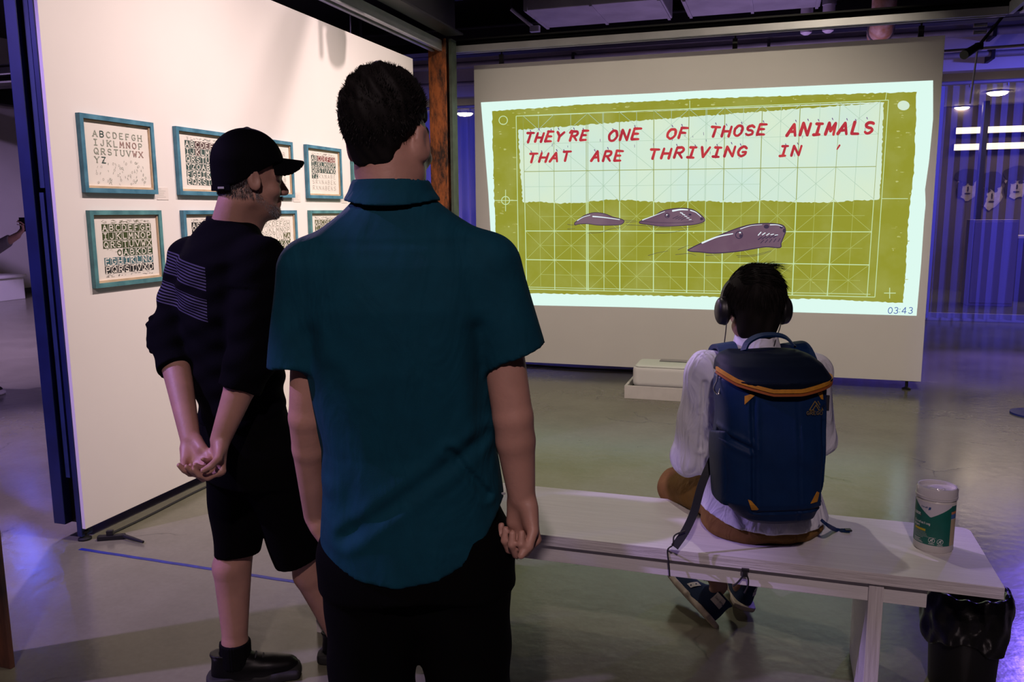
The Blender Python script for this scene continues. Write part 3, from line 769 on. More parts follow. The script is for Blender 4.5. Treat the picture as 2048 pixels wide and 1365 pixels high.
# stage lamp on the rail by the right corner of the projection panel
t = thing('stage_lamp', 'small dark stage lamp with bracket arm hanging at the ceiling rail corner', 'lamp', (1.60, 7.36, 2.99))
b0 = ony(1957, 92, 7.36) - np.array([1.60, 7.36, 2.99])
MB().tube([(0.05 * 0 + b0[0] * 0, 0, 0.0), (b0[0], b0[1], b0[2])], 0.012).build('stem', M['black_steel'], t)
MB().cbox((b0[0] - 0.03, -0.03, b0[2] - 0.03), (b0[0] + 0.03, 0.03, b0[2] + 0.02), 0.006).build('knuckle', M['black_plastic'], t)
e0 = ony(1928, 110, 7.2) - np.array([1.60, 7.36, 2.99])
MB().tube([(b0[0], 0, b0[2]), tuple(e0)], [0.028, 0.034], 14).build('barrel', M['black_steel'], t, True)
for zz in (0.10, 0.15):
    MB().tube([(b0[0] - 0.045, -0.01, b0[2] + zz), (b0[0] + 0.045, -0.01, b0[2] + zz)], 0.016, 12).build('knob', M['chrome'], t, True)
MB().tube([(b0[0], 0.02, b0[2]), (b0[0] - 0.02, 0.05, b0[2] - 0.42)], 0.007).build('safety_rod', M['galv'], t)
tag(MB().tube([(0.9, 7.6, 2.74), (7.9, 7.6, 2.86)], 0.012, 8).build('tension_rod', M['galv'], smooth=True), 'thin level rod running from the projection panel corner past the stage lamp', 'rod')

# fixture in front of the print panel: throws the blurred shadow high on the panel
t = thing('track_spotlight', 'black track spotlight hanging from the beam before the print panel', 'lamp', (-1.90, 5.62, 3.46))
MB().tube([(0, 0, 0), (0, 0, 0.438)], 0.012).build('stem', M['black_steel'], t)
MB().lathe([(0.03, -0.12), (0.07, -0.11), (0.085, -0.03), (0.05, 0.03)], (0, 0, 0.0), 20).build('can', M['black_steel'], t, True)
MB().box((-0.015, -0.14, -0.13), (0.015, -0.115, 0.03)).box((-0.02, -0.14, 0.0), (0.02, 0.0, 0.03)).build('barn_door', M['black_steel'], t)
tag(ibeam(MB(), (-2.66, 5.62, 3.96), (1.67, 5.62, 3.96), 0.06, 0.06).build('cross_strut', M['black_steel']), 'slim black cross strut carrying the track spotlight', 'beam')
# lamp housings of the hall's stage lights, made up for the added fills
for (nm, loc, aim, *_r) in LAMPS:
    t = thing('stage_or_fill_light', LAMP_LABEL[nm], 'lamp', loc)
    d = nrm(np.array(aim) - np.array(loc)); s_ = np.array(loc) * 0
    bk = -d * 0.28
    m_ = MB(); ringn = 16
    m_.tube([tuple(bk * 1.0), tuple(bk * 0.75), tuple(bk * 0.25 + d * 0.0), tuple(d * 0.02)], [0.05, 0.09, 0.10, 0.11], ringn, cap=False)
    m_.build('can', M['black_steel'], t, True)
    MB().tube([tuple(bk * 0.8), (bk[0] * 0.8, bk[1] * 0.8, (ZC if loc[2] > 1 else 0) - loc[2])], 0.014).build('stem', M['black_steel'], t)

# ================================================================ curtain and what shows through it
def sheer(name, col, alpha):
    m = bpy.data.materials.new(name); m.use_nodes = True; nt = m.node_tree; b = nt.nodes['Principled BSDF']
    b.inputs['Base Color'].default_value = (*col, 1); b.inputs['Roughness'].default_value = 0.7
    tr = nt.nodes.new('ShaderNodeBsdfTransparent'); mx = nt.nodes.new('ShaderNodeMixShader'); mx.inputs['Fac'].default_value = alpha
    nt.links.new(tr.outputs[0], mx.inputs[1]); nt.links.new(b.outputs[0], mx.inputs[2])
    nt.links.new(mx.outputs[0], nt.nodes['Material Output'].inputs['Surface']); return m
cu = thing('curtain', 'blue-lit sheer pleated curtain hanging across the back of the hall', 'curtain', (0, 12.15, 0))
def pleats(x0, x1, z0, z1, step, amp):
    n = int((x1 - x0) / step); m = MB(); vs = []; fs = []
    for i in range(n + 1):
        x = x0 + (x1 - x0) * i / n
        y = amp * math.sin(i * math.pi / 2.5 + 0.6 * math.sin(i * 0.31)) + 0.02 * math.sin(i * 0.13)
        vs += [(x + 0.01 * math.sin(i * 1.3), y * 1.2, z0), (x, y, (z0 + z1) / 2), (x, y * 0.6, z1)]
    for i in range(n):
        for k in range(2):
            fs.append((i * 3 + k, i * 3 + 3 + k, i * 3 + 4 + k, i * 3 + 1 + k))
    m.add(vs, fs); return m
SH = sheer('sheer_blue_cloth', (0.28, 0.28, 0.46), 0.40)
pleats(-9.3, 1.99, 0.06, 3.06, 0.030, 0.045).build('drape', sheer('dense_blue_cloth', (0.28, 0.29, 0.46), 0.86), cu, True)
pleats(1.99, 7.8, 0.06, 3.06, 0.028, 0.045).build('sheer_drape', SH, cu, True)
MB().tube([(-9.4, 0, 3.09), (7.9, 0, 3.09)], 0.025, 10).build('rail', M['galv'], cu, True)
for i, x in enumerate(np.arange(-9.2, 7.8, 0.425)):
    MB().box((x - 0.008, -0.01, 3.03), (x + 0.008, 0.01, 3.10)).build('hook', M['galv'], cu)

lamp_m = emit('warm_downlight', (1.0, 0.80, 0.58), 34.0)
for k, (px, py) in enumerate(((1995, 186), (1922, 217), (2062, 214), (883, 228), (930, 228))):
    p = onz(px, py, 3.31); y = p[1]
    t = thing('downlight', 'warm round downlight glowing behind the sheer curtain', 'lamp', (p[0], y, p[2]), 0, 'downlights behind the curtain')
    MB().lathe([(0.03, -0.045), (0.10, -0.034), (0.14, -0.012), (0.15, 0.01)], (0, 0, 0), 24).build('lens', lamp_m, t, True)
    MB().lathe([(0.17, 0.008), (0.17, 0.02), (0.15, 0.03)], (0, 0, 0), 24).build('housing', M['galv'], t)
strip_m = emit('warm_strip', (1.0, 0.78, 0.55), 2.6)
for (px0, px1, py, lab) in ((1912, 1960, 262, 'glowing warm light trough left of the dark mullion, upper row'), (1970, 2048, 260, 'glowing warm light trough right of the dark mullion, upper row'),
                            (1908, 1958, 295, 'glowing warm light trough left of the dark mullion, lower row'), (1968, 2048, 293, 'glowing warm light trough right of the dark mullion, lower row')):
    a = ony(px0, py, 17.0); b_ = ony(px1, py, 17.0)
    if px1 == 2048: b_[0] += 2.2
    t = thing('light_trough', lab, 'light', (a[0], 17.0, a[2]))
    MB().cbox((0, -0.02, -0.055), (b_[0] - a[0], 0.0, 0.055), 0.004).build('diffuser', strip_m, t)
    MB().box((0, 0.0, -0.07), (b_[0] - a[0], 0.19, 0.07)).build('housing', M['black_steel'], t)
# dark mullion posts in the far room
for px in (1965,):
    p = ony(px, 300, 16.6)
    tag(MB().cbox((p[0] - 0.05, 16.55, 0), (p[0] + 0.05, 16.65, 3.34), 0.004).build('mullion_post', M['black_steel']), 'dark upright post standing behind the sheer curtain', 'post')
# monochrome portrait cut-outs on the far wall
fm_l = mat('portrait_light', (0.75, 0.64, 0.60), 0.8, var=0.4, vscale=7); fm_d = mat('portrait_dark', (0.05, 0.04, 0.05), 0.8, var=0.4, vscale=9)
def portrait(px, py, w, h, seed, lab):
    r = random.Random(seed); p = ony(px, py, 17.15)
    t = thing('portrait_mural', lab, 'mural', (p[0], 17.17, p[2]))
    def blob(cx, cz, rx, rz, m, y, name, jag=0.12, n=26):
        poly = [(cx + rx * math.cos(a_) * (1 + r.uniform(-jag, jag)), cz + rz * math.sin(a_) * (1 + r.uniform(-jag, jag))) for a_ in np.linspace(0, 2 * math.pi, n, endpoint=False)]
        MB().prism(poly, 1, y - 0.006, y).build(name, m, t)
    blob(0, 0, w * 0.5, h * 0.5, fm_l, 0.0, 'face')
    blob(-w * 0.05, h * 0.34, w * 0.56, h * 0.26, fm_d, -0.007, 'hair')
    blob(-w * 0.17, h * 0.06, w * 0.12, h * 0.06, fm_d, -0.007, 'eye', 0.3); blob(w * 0.17, h * 0.06, w * 0.12, h * 0.06, fm_d, -0.007, 'eye', 0.3)
    blob(0.02 * w, -h * 0.10, w * 0.04, h * 0.09, fm_d, -0.007, 'nose_shadow', 0.3); blob(0, -h * 0.27, w * 0.14, h * 0.03, fm_d, -0.007, 'mouth', 0.2)
    blob(-w * 0.36, -h * 0.12, w * 0.14, h * 0.3, fm_d, -0.007, 'cheek_shadow', 0.25)
for i, (px, py, w, h, lab) in enumerate(((1936, 372, 0.36, 0.52, 'black and white portrait mural with wide hair beside the curtain edge'),
                                        (1984, 385, 0.34, 0.62, 'black and white portrait mural of a speckled figure between two others'),
                                        (2034, 368, 0.38, 0.52, 'black and white portrait mural beyond the speckled figure'))):
    portrait(px, py, w, h, 30 + i, lab)
t = thing('sign_box', 'small blue and white sign standing on the far counter', 'sign', (0, 0, 0))
p = ony(2006, 460, 15.5)
t.location = (p[0], 15.5, p[2] - 0.09)
MB().cbox((-0.21, -0.03, 0.0), (0.21, 0.03, 0.20), 0.006).build('panel', mat('sign_blue', (0.02, 0.10, 0.45), 0.5), t)
SIGN_T = t
ct = ony(2006, 471, 15.5)
t = thing('far_counter', 'pale counter with dark front behind the sheer curtain', 'counter', (ct[0] - 0.25, 15.2, 0))
MB().cbox((0, 0, ct[2] - 0.04), (3.4, 0.7, p[2] - 0.09), 0.005).build('top', mat('pale_top', (0.62, 0.55, 0.50), 0.5), t)
MB().cbox((0.05, 0.05, 0), (3.35, 0.65, ct[2] - 0.04), 0.005).build('front', mat('counter_front', (0.10, 0.08, 0.13), 0.6), t)
cp = ony(1955, 440, 14.4); cp2 = ony(1990, 540, 14.4)
t = thing('pale_cabinet', 'tall lilac cabinet standing behind the sheer curtain below the murals', 'cabinet', (cp[0] - 0.05, 14.4, 0))
MB().cbox((0, 0, 0), (0.62, 0.5, cp[2]), 0.006).build('body', mat('lilac_cabinet', (0.34, 0.30, 0.46), 0.6), t)
MB().cbox((0.02, -0.02, 0.05), (0.60, 0.0, cp[2] - 0.03), 0.004).build('door', mat('lilac_door', (0.38, 0.33, 0.50), 0.6), t)
# lights in the far room
for (x, y) in ((4.0, 15.0), (-5.5, 14.5)):
    l = bpy.data.lights.new('far_room_light', 'AREA'); l.energy = 45; l.size = 1.6; l.color = (1.0, 0.78, 0.58)
    o = bpy.data.objects.new('far_room_light', l); COL.objects.link(o); o.location = (x, y, 3.32)

# ================================================================ left background
p0 = onz(2, 604); p1 = onz(62, 600)
t = thing('white_plinth_bench', 'low white box bench by the far left wall of the hall', 'bench', (-13.2, 11.0, 0))
MB().cbox((-0.7, -0.4, 0.0), (0.15, 0.62, 0.40), 0.01).build('box', mat('white_box', (0.7, 0.7, 0.72), 0.6), t)
MB().cbox((-0.72, -0.43, 0.40), (0.19, 0.66, 0.45), 0.008).build('top', mat('white_box_top', (0.72, 0.72, 0.75), 0.5), t)
t = thing('blue_stand', 'round blue stand base with thin post on the floor beyond the bench', 'stand', (1.86, 6.80, 0))
bm_ = mat('blue_base', (0.008, 0.02, 0.22), 0.4)
MB().lathe([(0.16, 0.0), (0.16, 0.012), (0.05, 0.03), (0.02, 0.04)], (0, 0, 0), 32).build('base', bm_, t, True)
MB().tube([(0, 0, 0.03), (0, 0, 1.1)], 0.014, 12).build('post', M['black_steel'], t, True)
MB().lathe([(0.02, 1.08), (0.03, 1.10), (0.01, 1.12)], (0, 0, 0), 16).build('knob', M['black_steel'], t, True)
# ================================================================ stroke lettering
def arc(cx, cy, rx, ry, a0, a1, n=10):
    return [(cx + rx * math.cos(math.radians(a0 + (a1 - a0) * i / n)), cy + ry * math.sin(math.radians(a0 + (a1 - a0) * i / n))) for i in range(n + 1)]
GL = {
 'A': [[(0, 0), (.5, 1), (1, 0)], [(.2, .36), (.8, .36)]],
 'B': [[(.08, 0), (.08, 1)], [(.08, 1)] + arc(.5, .76, .38, .24, 90, -90) + [(.08, .52)], [(.08, .52)] + arc(.52, .26, .42, .26, 90, -90) + [(.08, 0)]],
 'C': [arc(.55, .5, .5, .5, 45, 315, 14)],
 'D': [[(.08, 0), (.08, 1)], [(.08, 1)] + arc(.4, .5, .55, .5, 90, -90, 12) + [(.08, 0)]],
 'E': [[(.08, 0), (.08, 1)], [(.08, 1), (.9, 1)], [(.08, .52), (.72, .52)], [(.08, 0), (.92, 0)]],
 'F': [[(.08, 0), (.08, 1)], [(.08, 1), (.9, 1)], [(.08, .52), (.72, .52)]],
 'G': [arc(.52, .5, .48, .5, 45, 330, 14) + [(.95, .45), (.55, .45)]],
 'H': [[(.05, 0), (.05, 1)], [(.95, 0), (.95, 1)], [(.05, .5), (.95, .5)]],
 'I': [[(.5, 0), (.5, 1)], [(.15, 1), (.85, 1)], [(.15, 0), (.85, 0)]],
 'J': [[(.8, 1), (.8, .3)] + arc(.45, .28, .35, .28, 0, -180, 8)],
 'K': [[(.08, 0), (.08, 1)], [(.95, 1), (.12, .45)], [(.35, .6), (.98, 0)]],
 'L': [[(.1, 1), (.1, 0), (.92, 0)]],
 'M': [[(.02, 0), (.1, 1), (.5, .3), (.9, 1), (.98, 0)]],
 'N': [[(.05, 0), (.05, 1), (.95, 0), (.95, 1)]],
 'O': [arc(.5, .5, .5, .5, 0, 360, 18)],
 'P': [[(.08, 0), (.08, 1)], [(.08, 1)] + arc(.5, .72, .42, .28, 90, -90) + [(.08, .44)]],
 'Q': [arc(.5, .5, .5, .5, 0, 360, 18), [(.55, .3), (1, -.05)]],
 'R': [[(.08, 0), (.08, 1)], [(.08, 1)] + arc(.5, .74, .42, .26, 90, -90) + [(.08, .48)], [(.45, .48), (.98, 0)]],
 'S': [arc(.5, .75, .42, .25, 30, 270, 10) + arc(.5, .25, .44, .25, 90, -150, 10)],
 'T': [[(.5, 0), (.5, 1)], [(0, 1), (1, 1)]],
 'U': [[(.05, 1), (.05, .35)] + arc(.5, .35, .45, .35, 180, 360, 10) + [(.95, 1)]],
 'V': [[(0, 1), (.5, 0), (1, 1)]],
 'W': [[(0, 1), (.25, 0), (.5, .7), (.75, 0), (1, 1)]],
 'X': [[(0, 0), (1, 1)], [(0, 1), (1, 0)]],
 'Y': [[(0, 1), (.5, .5), (1, 1)], [(.5, .5), (.5, 0)]],
 'Z': [[(.05, 1), (.95, 1), (.05, 0), (.95, 0)]],
 '0': [arc(.5, .5, .45, .5, 0, 360, 16)], '3': [arc(.48, .75, .4, .25, 140, -90, 10) + arc(.48, .25, .45, .25, 90, -150, 10)],
 '4': [[(.75, 0), (.75, 1), (.05, .28), (1, .28)]], ':': [[(.5, .22), (.5, .26)], [(.5, .7), (.5, .74)]], "'": [[(.55, 1.1), (.42, .85)]],
 'a': [arc(.45, .32, .38, .32, 0, 360, 12), [(.85, .66), (.85, 0)]], 'u': [[(.1, .66), (.1, .3)] + arc(.47, .3, .37, .3, 180, 360, 8) + [(.85, .66), (.85, 0)]],
 'c': [arc(.5, .33, .42, .33, 45, 315, 10)], 'o': [arc(.5, .33, .43, .33, 0, 360, 12)], 'n': [[(.1, 0), (.1, .66)], [(.1, .4)] + arc(.48, .36, .38, .3, 180, 0, 8) + [(.86, 0)]],
 'y': [[(.05, .66), (.48, .02)], [(.92, .66), (.3, -.3)]], 'i': [[(.5, 0), (.5, .66)], [(.5, .88), (.5, .92)]], 's': [arc(.5, .49, .34, .17, 30, 270, 8) + arc(.5, .16, .36, .16, 90, -150, 8)],
 'f': [[(.3, 0), (.3, .8)] + arc(.58, .8, .28, .2, 180, 60, 5), [(.05, .62), (.7, .62)]], 'e': [[(.1, .35), (.9, .35)] + arc(.5, .33, .42, .33, 0, 310, 10)],
 't': [[(.4, 1), (.4, .12), (.7, 0)], [(.1, .64), (.75, .64)]], 'g': [arc(.45, .34, .38, .32, 0, 360, 12), [(.85, .66), (.85, -.1)] + arc(.48, -.1, .37, .2, 0, -150, 6)],
 'p': [[(.1, .66), (.1, -.3)], arc(.5, .33, .4, .33, 0, 360, 12)], 'r': [[(.15, 0), (.15, .66)], [(.15, .4)] + arc(.55, .4, .4, .26, 170, 60, 5)], 'l': [[(.5, 0), (.5, 1)]], 'x': [[(.1, 0), (.9, .66)], [(.1, .66), (.9, 0)]],
}
SERIF = {'A': [(0, 0), (1, 0)], 'B': [], 'F': [(.12, 0)], 'H': [(.05, 0), (.05, 1), (.95, 0), (.95, 1)], 'K': [(.08, 0), (.08, 1), (.95, 1), (.98, 0)], 'M': [(.02, 0), (.98, 0)],
         'N': [(.05, 0), (.95, 1)], 'P': [(.12, 0)], 'R': [(.1, 0), (.98, 0)], 'T': [(.5, 0)], 'U': [(.05, 1), (.95, 1)], 'V': [(0, 1), (1, 1)], 'W': [(0, 1), (1, 1)], 'X': [(0, 0), (1, 1), (0, 1), (1, 0)], 'Y': [(0, 1), (1, 1), (.5, 0)]}
class Ink:
    """flat strokes and shapes drawn with a map (u,v) -> 3D point"""
    def __init__(s, f, step=0.0): s.f0 = f; s.m = MB(); s.k = 0; s.step = step
    @property
    def f(s):
        if s.step: return lambda u, v: s.f0(u, v, (s.k % 24) * s.step)      # overlapping strokes must not share a plane
        return s.f0
    @f.setter
    def f(s, g): s.f0 = g
    def line(s, pts, w, w1=None, round_=True):
        w1 = w if w1 is None else w1; n = len(pts)
        for i in range(n - 1):
            (x0, y0), (x1, y1) = pts[i], pts[i + 1]; L = math.hypot(x1 - x0, y1 - y0) or 1e-9
            a = (w + (w1 - w) * i / max(1, n - 1)) / 2; b = (w + (w1 - w) * (i + 1) / max(1, n - 1)) / 2
            nx, ny = -(y1 - y0) / L, (x1 - x0) / L; s.k += 1
            s.m.add([s.f(x0 + nx * a, y0 + ny * a), s.f(x0 - nx * a, y0 - ny * a), s.f(x1 - nx * b, y1 - ny * b), s.f(x1 + nx * b, y1 + ny * b)], [(0, 1, 2, 3)])
        if round_:
            for i, (x, y) in enumerate(pts):
                s.disc(x, y, (w + (w1 - w) * i / max(1, n - 1)) / 2 * 0.98, 7)
        return s
    def disc(s, x, y, r, n=12, ry=None):
        ry = r if ry is None else ry; s.k += 1
        s.m.add([s.f(x + r * math.cos(2 * math.pi * k / n), y + ry * math.sin(2 * math.pi * k / n)) for k in range(n)], [tuple(range(n))]); return s
    def ring(s, x, y, r, w, n=28, ry=None):
        ry = r if ry is None else ry
        return s.line([(x + r * math.cos(2 * math.pi * k / n), y + ry * math.sin(2 * math.pi * k / n)) for k in range(n + 1)], w, round_=False)
    def poly(s, pts):
        """any simple polygon, cut into triangles"""
        from mathutils.geometry import tessellate_polygon
        s.k += 1
        tr = tessellate_polygon([[Vector((x, y, 0)) for x, y in pts]])
        s.m.add([s.f(x, y) for x, y in pts], [tuple(t) for t in tr]); return s
    def glyph(s, ch, x, y, w, h, sw, slant=0.0, serif=0.0, jit=0.0, base=(1.0, 0.0), flare=None):
        def pos(p):
            u = p[0] * w + slant * p[1] * h; v = p[1] * h
            if jit: u += random.uniform(-jit, jit); v += random.uniform(-jit, jit)
            return (x + u * base[0] - v * 0, y + v + u * base[1])
        for st in GL.get(ch, []):
            s.line([pos(p) for p in st], sw, sw if flare is None else sw * flare)
        if serif:
            for p in SERIF.get(ch, []):
                q = pos(p); s.line([(q[0] - serif, q[1]), (q[0] + serif, q[1])], sw * 0.8, round_=False)
        return s
    def build(s, name, m, parent):
        me = bpy.data.meshes.new(name); me.from_pydata([tuple(v) for v in s.m.v], [], s.m.f)
        return obj(name, me, m, parent)
def ragged(pts, amp, step):
    """closed pixel outline with torn edge"""
    out = []
    for i in range(len(pts)):
        a = np.array(pts[i], float); b = np.array(pts[(i + 1) % len(pts)], float); L = np.linalg.norm(b - a); n = max(1, int(L / step))
        nn = np.array([-(b - a)[1], (b - a)[0]]) / (L + 1e-9)
        for k in range(n):
            p = a + (b - a) * k / n + nn * random.uniform(-amp, amp); out.append((p[0], p[1]))
    return out

# ================================================================ the projected picture
pic = thing('projected_picture', 'bright projected olive and mint picture of three swimming animals with red hand lettering', 'projection', (0, 7.43, 0))
def on_screen(off):
    def f(px, py):
        p = ony(px, py, 7.43); return (p[0], -off, p[2])
    return f
MINT = emit('light_mint', srgb(222, 250, 240), 1.0); MINT2 = emit('pale_mint', srgb(206, 231, 217), 1.0, srgb(216, 234, 208), 1.6, 0.35, 0.65)
OLIVE = emit('light_olive', srgb(148, 150, 50), 1.0, srgb(160, 164, 80), 3.2, 0.45, 0.75)
SPECK = emit('light_olive_wear', srgb(188, 194, 120), 1.0, srgb(160, 160, 70), 22, 0.45, 0.55)
LINE = emit('light_line', srgb(202, 228, 176), 1.0); LINE_D = emit('olive_line', srgb(150, 160, 84), 1.0); LINE_T = emit('thin_line', srgb(178, 190, 110), 1.0); LINE_G = emit('grey_line', srgb(176, 204, 180), 1.0)
RED = emit('light_red', srgb(196, 62, 66), 1.0, srgb(176, 48, 62), 9, 0.4, 0.6); HIDE = emit('light_mauve', srgb(106, 80, 98), 1.0, srgb(122, 98, 112), 2.2, 0.4, 0.6)
INKC = emit('light_dark_ink', srgb(62, 50, 72), 1.0); PURP = emit('ink_speck', srgb(120, 96, 140), 1.0); TBLUE = emit('timer_blue', srgb(74, 100, 172), 1.0); WHITE = emit('light_white', srgb(228, 240, 246), 1.0)
def c8(x, y): return (940 + x / 2.1333, 60 + y / 2.1333)
def c5(x, y): return (1100 + x / 3.938, 390 + y / 3.938)
k_ = Ink(on_screen(0.002))
k_.poly([(962, 205), (1070, 199), (1174, 193), (1300, 187), (1409, 181), (1640, 171), (1866, 161), (1866, 238), (1858, 322), (1850, 379), (1851, 410), (1848, 440), (1842, 529), (1833, 632), (1596, 625), (1268, 615), (1071, 611), (990, 608), (977, 388)])
k_.build('light_field', MINT, pic)
k_ = Ink(on_screen(0.004))
k_.poly(ragged([(984.5, 223), (1174, 209), (1409, 197), (1770, 186), (1833, 184), (1831, 257), (1828, 341), (1817, 435), (1812, 529), (1806, 606), (1643, 599), (1409, 593.5), (1221, 590), (1057, 587), (1000, 585), (989, 412), (987, 341)], 1.1, 5))
k_.build('olive_field', OLIVE, pic)
k_ = Ink(on_screen(0.0045))
for _ in range(110):
    e = random.random()
    if e < 0.4: x = random.uniform(1000, 1760); y = 222 - (x - 985) * 0.044 + random.uniform(0, 9)
    elif e < 0.65: x = random.uniform(988, 1032); y = random.uniform(235, 470)
    elif e < 0.9: x = random.uniform(1785, 1822); y = random.uniform(195, 560)
    else: x = random.uniform(1100, 1740); y = random.uniform(420, 590)
    w = random.uniform(1, 7); h = random.uniform(0.5, 2.5)
    k_.poly([(x + w * math.cos(a) * random.uniform(.5, 1), y + h * math.sin(a) * random.uniform(.5, 1)) for a in np.linspace(0, 6.28, 9)[:-1]])
k_.build('worn_flecks', SPECK, pic)['kind'] = 'stuff'
k_ = Ink(on_screen(0.006))
k_.poly(ragged([(1037, 233), (1174, 226), (1381, 219), (1596, 210), (1767, 204)], 0.5, 7)[:-1] + [(1767, 204)] + ragged([(1767, 205), (1765, 271), (1763, 341), (1758, 400), (1700, 402), (1643, 406), (1590, 404), (1520, 401), (1470, 406), (1409, 402), (1330, 405), (1260, 401), (1221, 399), (1160, 406), (1118, 407), (1080, 404), (1046, 405), (1041, 341), (1037, 260)], 1.4, 4))
k_.build('mint_panel', MINT2, pic)
XT = [227, 358, 503, 638, 785, 935, 1088, 1247, 1408, 1577, 1748]; XB = [243, 363, 505, 640, 783, 925, 1073, 1225, 1375, 1525, 1695]
def gx(i, y):     # grid column i (may be fractional) at crop row y
    i0 = int(min(math.floor(i), 9)); t = i - i0
    top = XT[i0] + (XT[i0 + 1] - XT[i0]) * t; bot = XB[i0] + (XB[i0 + 1] - XB[i0]) * t
    return top + (bot - top) * (y - 350) / 770.0
def ytop(x): return 368 - (x - 205) * 0.0404
def ybot(x): return 1105 + (x - 210) * 0.0231
RY = [(367, 305), (488, 445), (605, 583), (735, 722), (858, 862), (980, 1003), (1105, 1138)]     # grid rows at left and right
def gy(j, x):
    j0 = int(min(math.floor(j), 5)); t = j - j0
    l = RY[j0][0] + (RY[j0 + 1][0] - RY[j0][0]) * t; r = RY[j0][1] + (RY[j0 + 1][1] - RY[j0][1]) * t
    return l + (r - l) * (x - 227) / 1500.0
def gp(i, j):
    y = gy(j, 900)
    for _ in range(3): x = gx(i, y); y = gy(j, x)
    return c8(x, y)
dk = Ink(on_screen(0.0085)); lt = Ink(on_screen(0.0085)); th = Ink(on_screen(0.008)); gr = Ink(on_screen(0.008))
for i in range(11):
    w = 1.5 if 3 <= i <= 8 else 0.9
    dk.line([gp(i, 0), gp(i, 1.5), gp(i, 3)], w, round_=False); lt.line([gp(i, 3), gp(i, 4.5), gp(i, 6)], 1.9 if 1 < i < 10 else 1.4, round_=False)
    if i == 2: dk.line([(q[0] - 3, q[1]) for q in (gp(i, 0), gp(i, 3))], 1.0, round_=False); lt.line([(q[0] - 3, q[1]) for q in (gp(i, 3), gp(i, 6))], 1.6, round_=False)
for i in range(10):
    gr.line([gp(i + .5, 0), gp(i + .5, 3)], 0.8, round_=False); th.line([gp(i + .5, 3), gp(i + .5, 5.9)], 0.7, round_=False)
for i in (2, 5): gr.line([gp(i + .47, 0), gp(i + .47, 3)], 0.8, round_=False); lt.line([gp(i + .5, 3), gp(i + .5, 6)], 1.0, round_=False)
dk.line([gp(0, 2), gp(5, 2), gp(10, 2)], 1.3, round_=False); gr.line([gp(0, 1), gp(10, 1)], 0.7, round_=False); gr.line([gp(0, 2.5), gp(7, 2.5)], 0.7, round_=False)
for j, w in ((4, 1.7), (5, 1.7)): lt.line([gp(0, j), gp(5, j), gp(10, j)], w, round_=False)
for j in (3.5, 4.5, 5.5): th.line([gp(0.5, j), gp(9.8, j)], 0.7, round_=False)
for i in range(0, 10):
    for j in (3, 4, 5):
        if random.random() < 0.8: th.line([gp(i, j), gp(i + 1, j + 1)], 0.8, round_=False)
        if random.random() < 0.8: th.line([gp(i + 1, j), gp(i, j + 1)], 0.8, round_=False)
    for j in (0, 1, 2):
        if random.random() < 0.7: gr.line([gp(i, j), gp(i + 1, j + 1)], 0.8, round_=False)
        if random.random() < 0.6: gr.line([gp(i + 1, j), gp(i, j + 1)], 0.8, round_=False)
fr_ = [c8(198, 368), c8(1785, 300), c8(1727, 1140), c8(210, 1105)]
lt.line(fr_ + [fr_[0]], 1.4, round_=False)
lt.line([c8(1708, 1128), c8(225, 1097)], 1.0, round_=False)
lt.line([c8(108, 728), c8(205, 728)], 1.3, round_=False); lt.line([c8(1755, 720), c8(1868, 720)], 1.3, round_=False); lt.line([c8(938, 302), c8(938, 335)], 1.2, round_=False); lt.line([c8(1777, 268), c8(1772, 300)], 1.2, round_=False)
lt.ring(*c8(143, 386), 8.4, 1.6); lt.ring(*c8(153, 728), 8.0, 1.6); lt.line([c8(153, 682), c8(153, 774)], 1.3, round_=False)
lt.line([c8(1766, 1123), c8(1816, 1123)], 1.5, round_=False); lt.line([c8(1790, 1100), c8(1790, 1146)], 1.5, round_=False)
dk.build('olive_grid', LINE_D, pic); lt.build('light_grid', LINE, pic); th.build('fine_grid', LINE_T, pic); gr.build('grey_grid', LINE_G, pic)
k_ = Ink(on_screen(0.009)); k_.disc(*c8(1849, 323), 12, 26, 9.7); k_.build('round_spot', MINT2, pic)
A1 = [(195, 222), (215, 205), (260, 170), (310, 148), (360, 140), (430, 148), (500, 175), (560, 190), (585, 205), (575, 225), (540, 237), (440, 240), (370, 238), (300, 228), (230, 230), (200, 238)]
A2 = [(705, 212), (740, 195), (820, 165), (880, 130), (950, 112), (1040, 105), (1120, 115), (1180, 150), (1218, 190), (1205, 215), (1130, 235), (1000, 245), (880, 248), (780, 235), (712, 225)]
A3 = [(1085, 435), (1150, 400), (1250, 355), (1380, 300), (1480, 262), (1580, 235), (1680, 225), (1780, 228), (1840, 245), (1855, 285), (1840, 330), (1820, 380), (1810, 415), (1700, 410), (1600, 425), (1480, 445), (1300, 460), (1180, 450), (1110, 445)]
def sm(P): return [tuple(q) for q in curve_pts([c5(*p) for p in P] + [c5(*P[0])], 5)][:-1]
for P in (A1, A2, A3):
    k_ = Ink(on_screen(0.010)); k_.poly(sm(P)); k_.build('animal', HIDE, pic)
k_ = Ink(on_screen(0.012)); W_ = Ink(on_screen(0.013))
for P, w in ((A1, 1.3), (A2, 1.4), (A3, 1.9)):
    q = sm(P); k_.line(q + [q[0]], w)
def L5(I, P, w, w1=None): I.line([tuple(q) for q in curve_pts([c5(*p) for p in P], 5)], w, w1)
L5(W_, [(218, 202), (262, 176), (318, 160)], 1.6, 1.0); L5(W_, [(340, 170), (430, 178), (550, 195)], 2.6, 1.4)
L5(W_, [(730, 198), (800, 172), (905, 132)], 1.8, 1.0); L5(W_, [(968, 126), (1030, 116), (1085, 118)], 3.4, 2.2); L5(W_, [(1108, 122), (1150, 138), (1190, 172)], 2.2, 1.2)
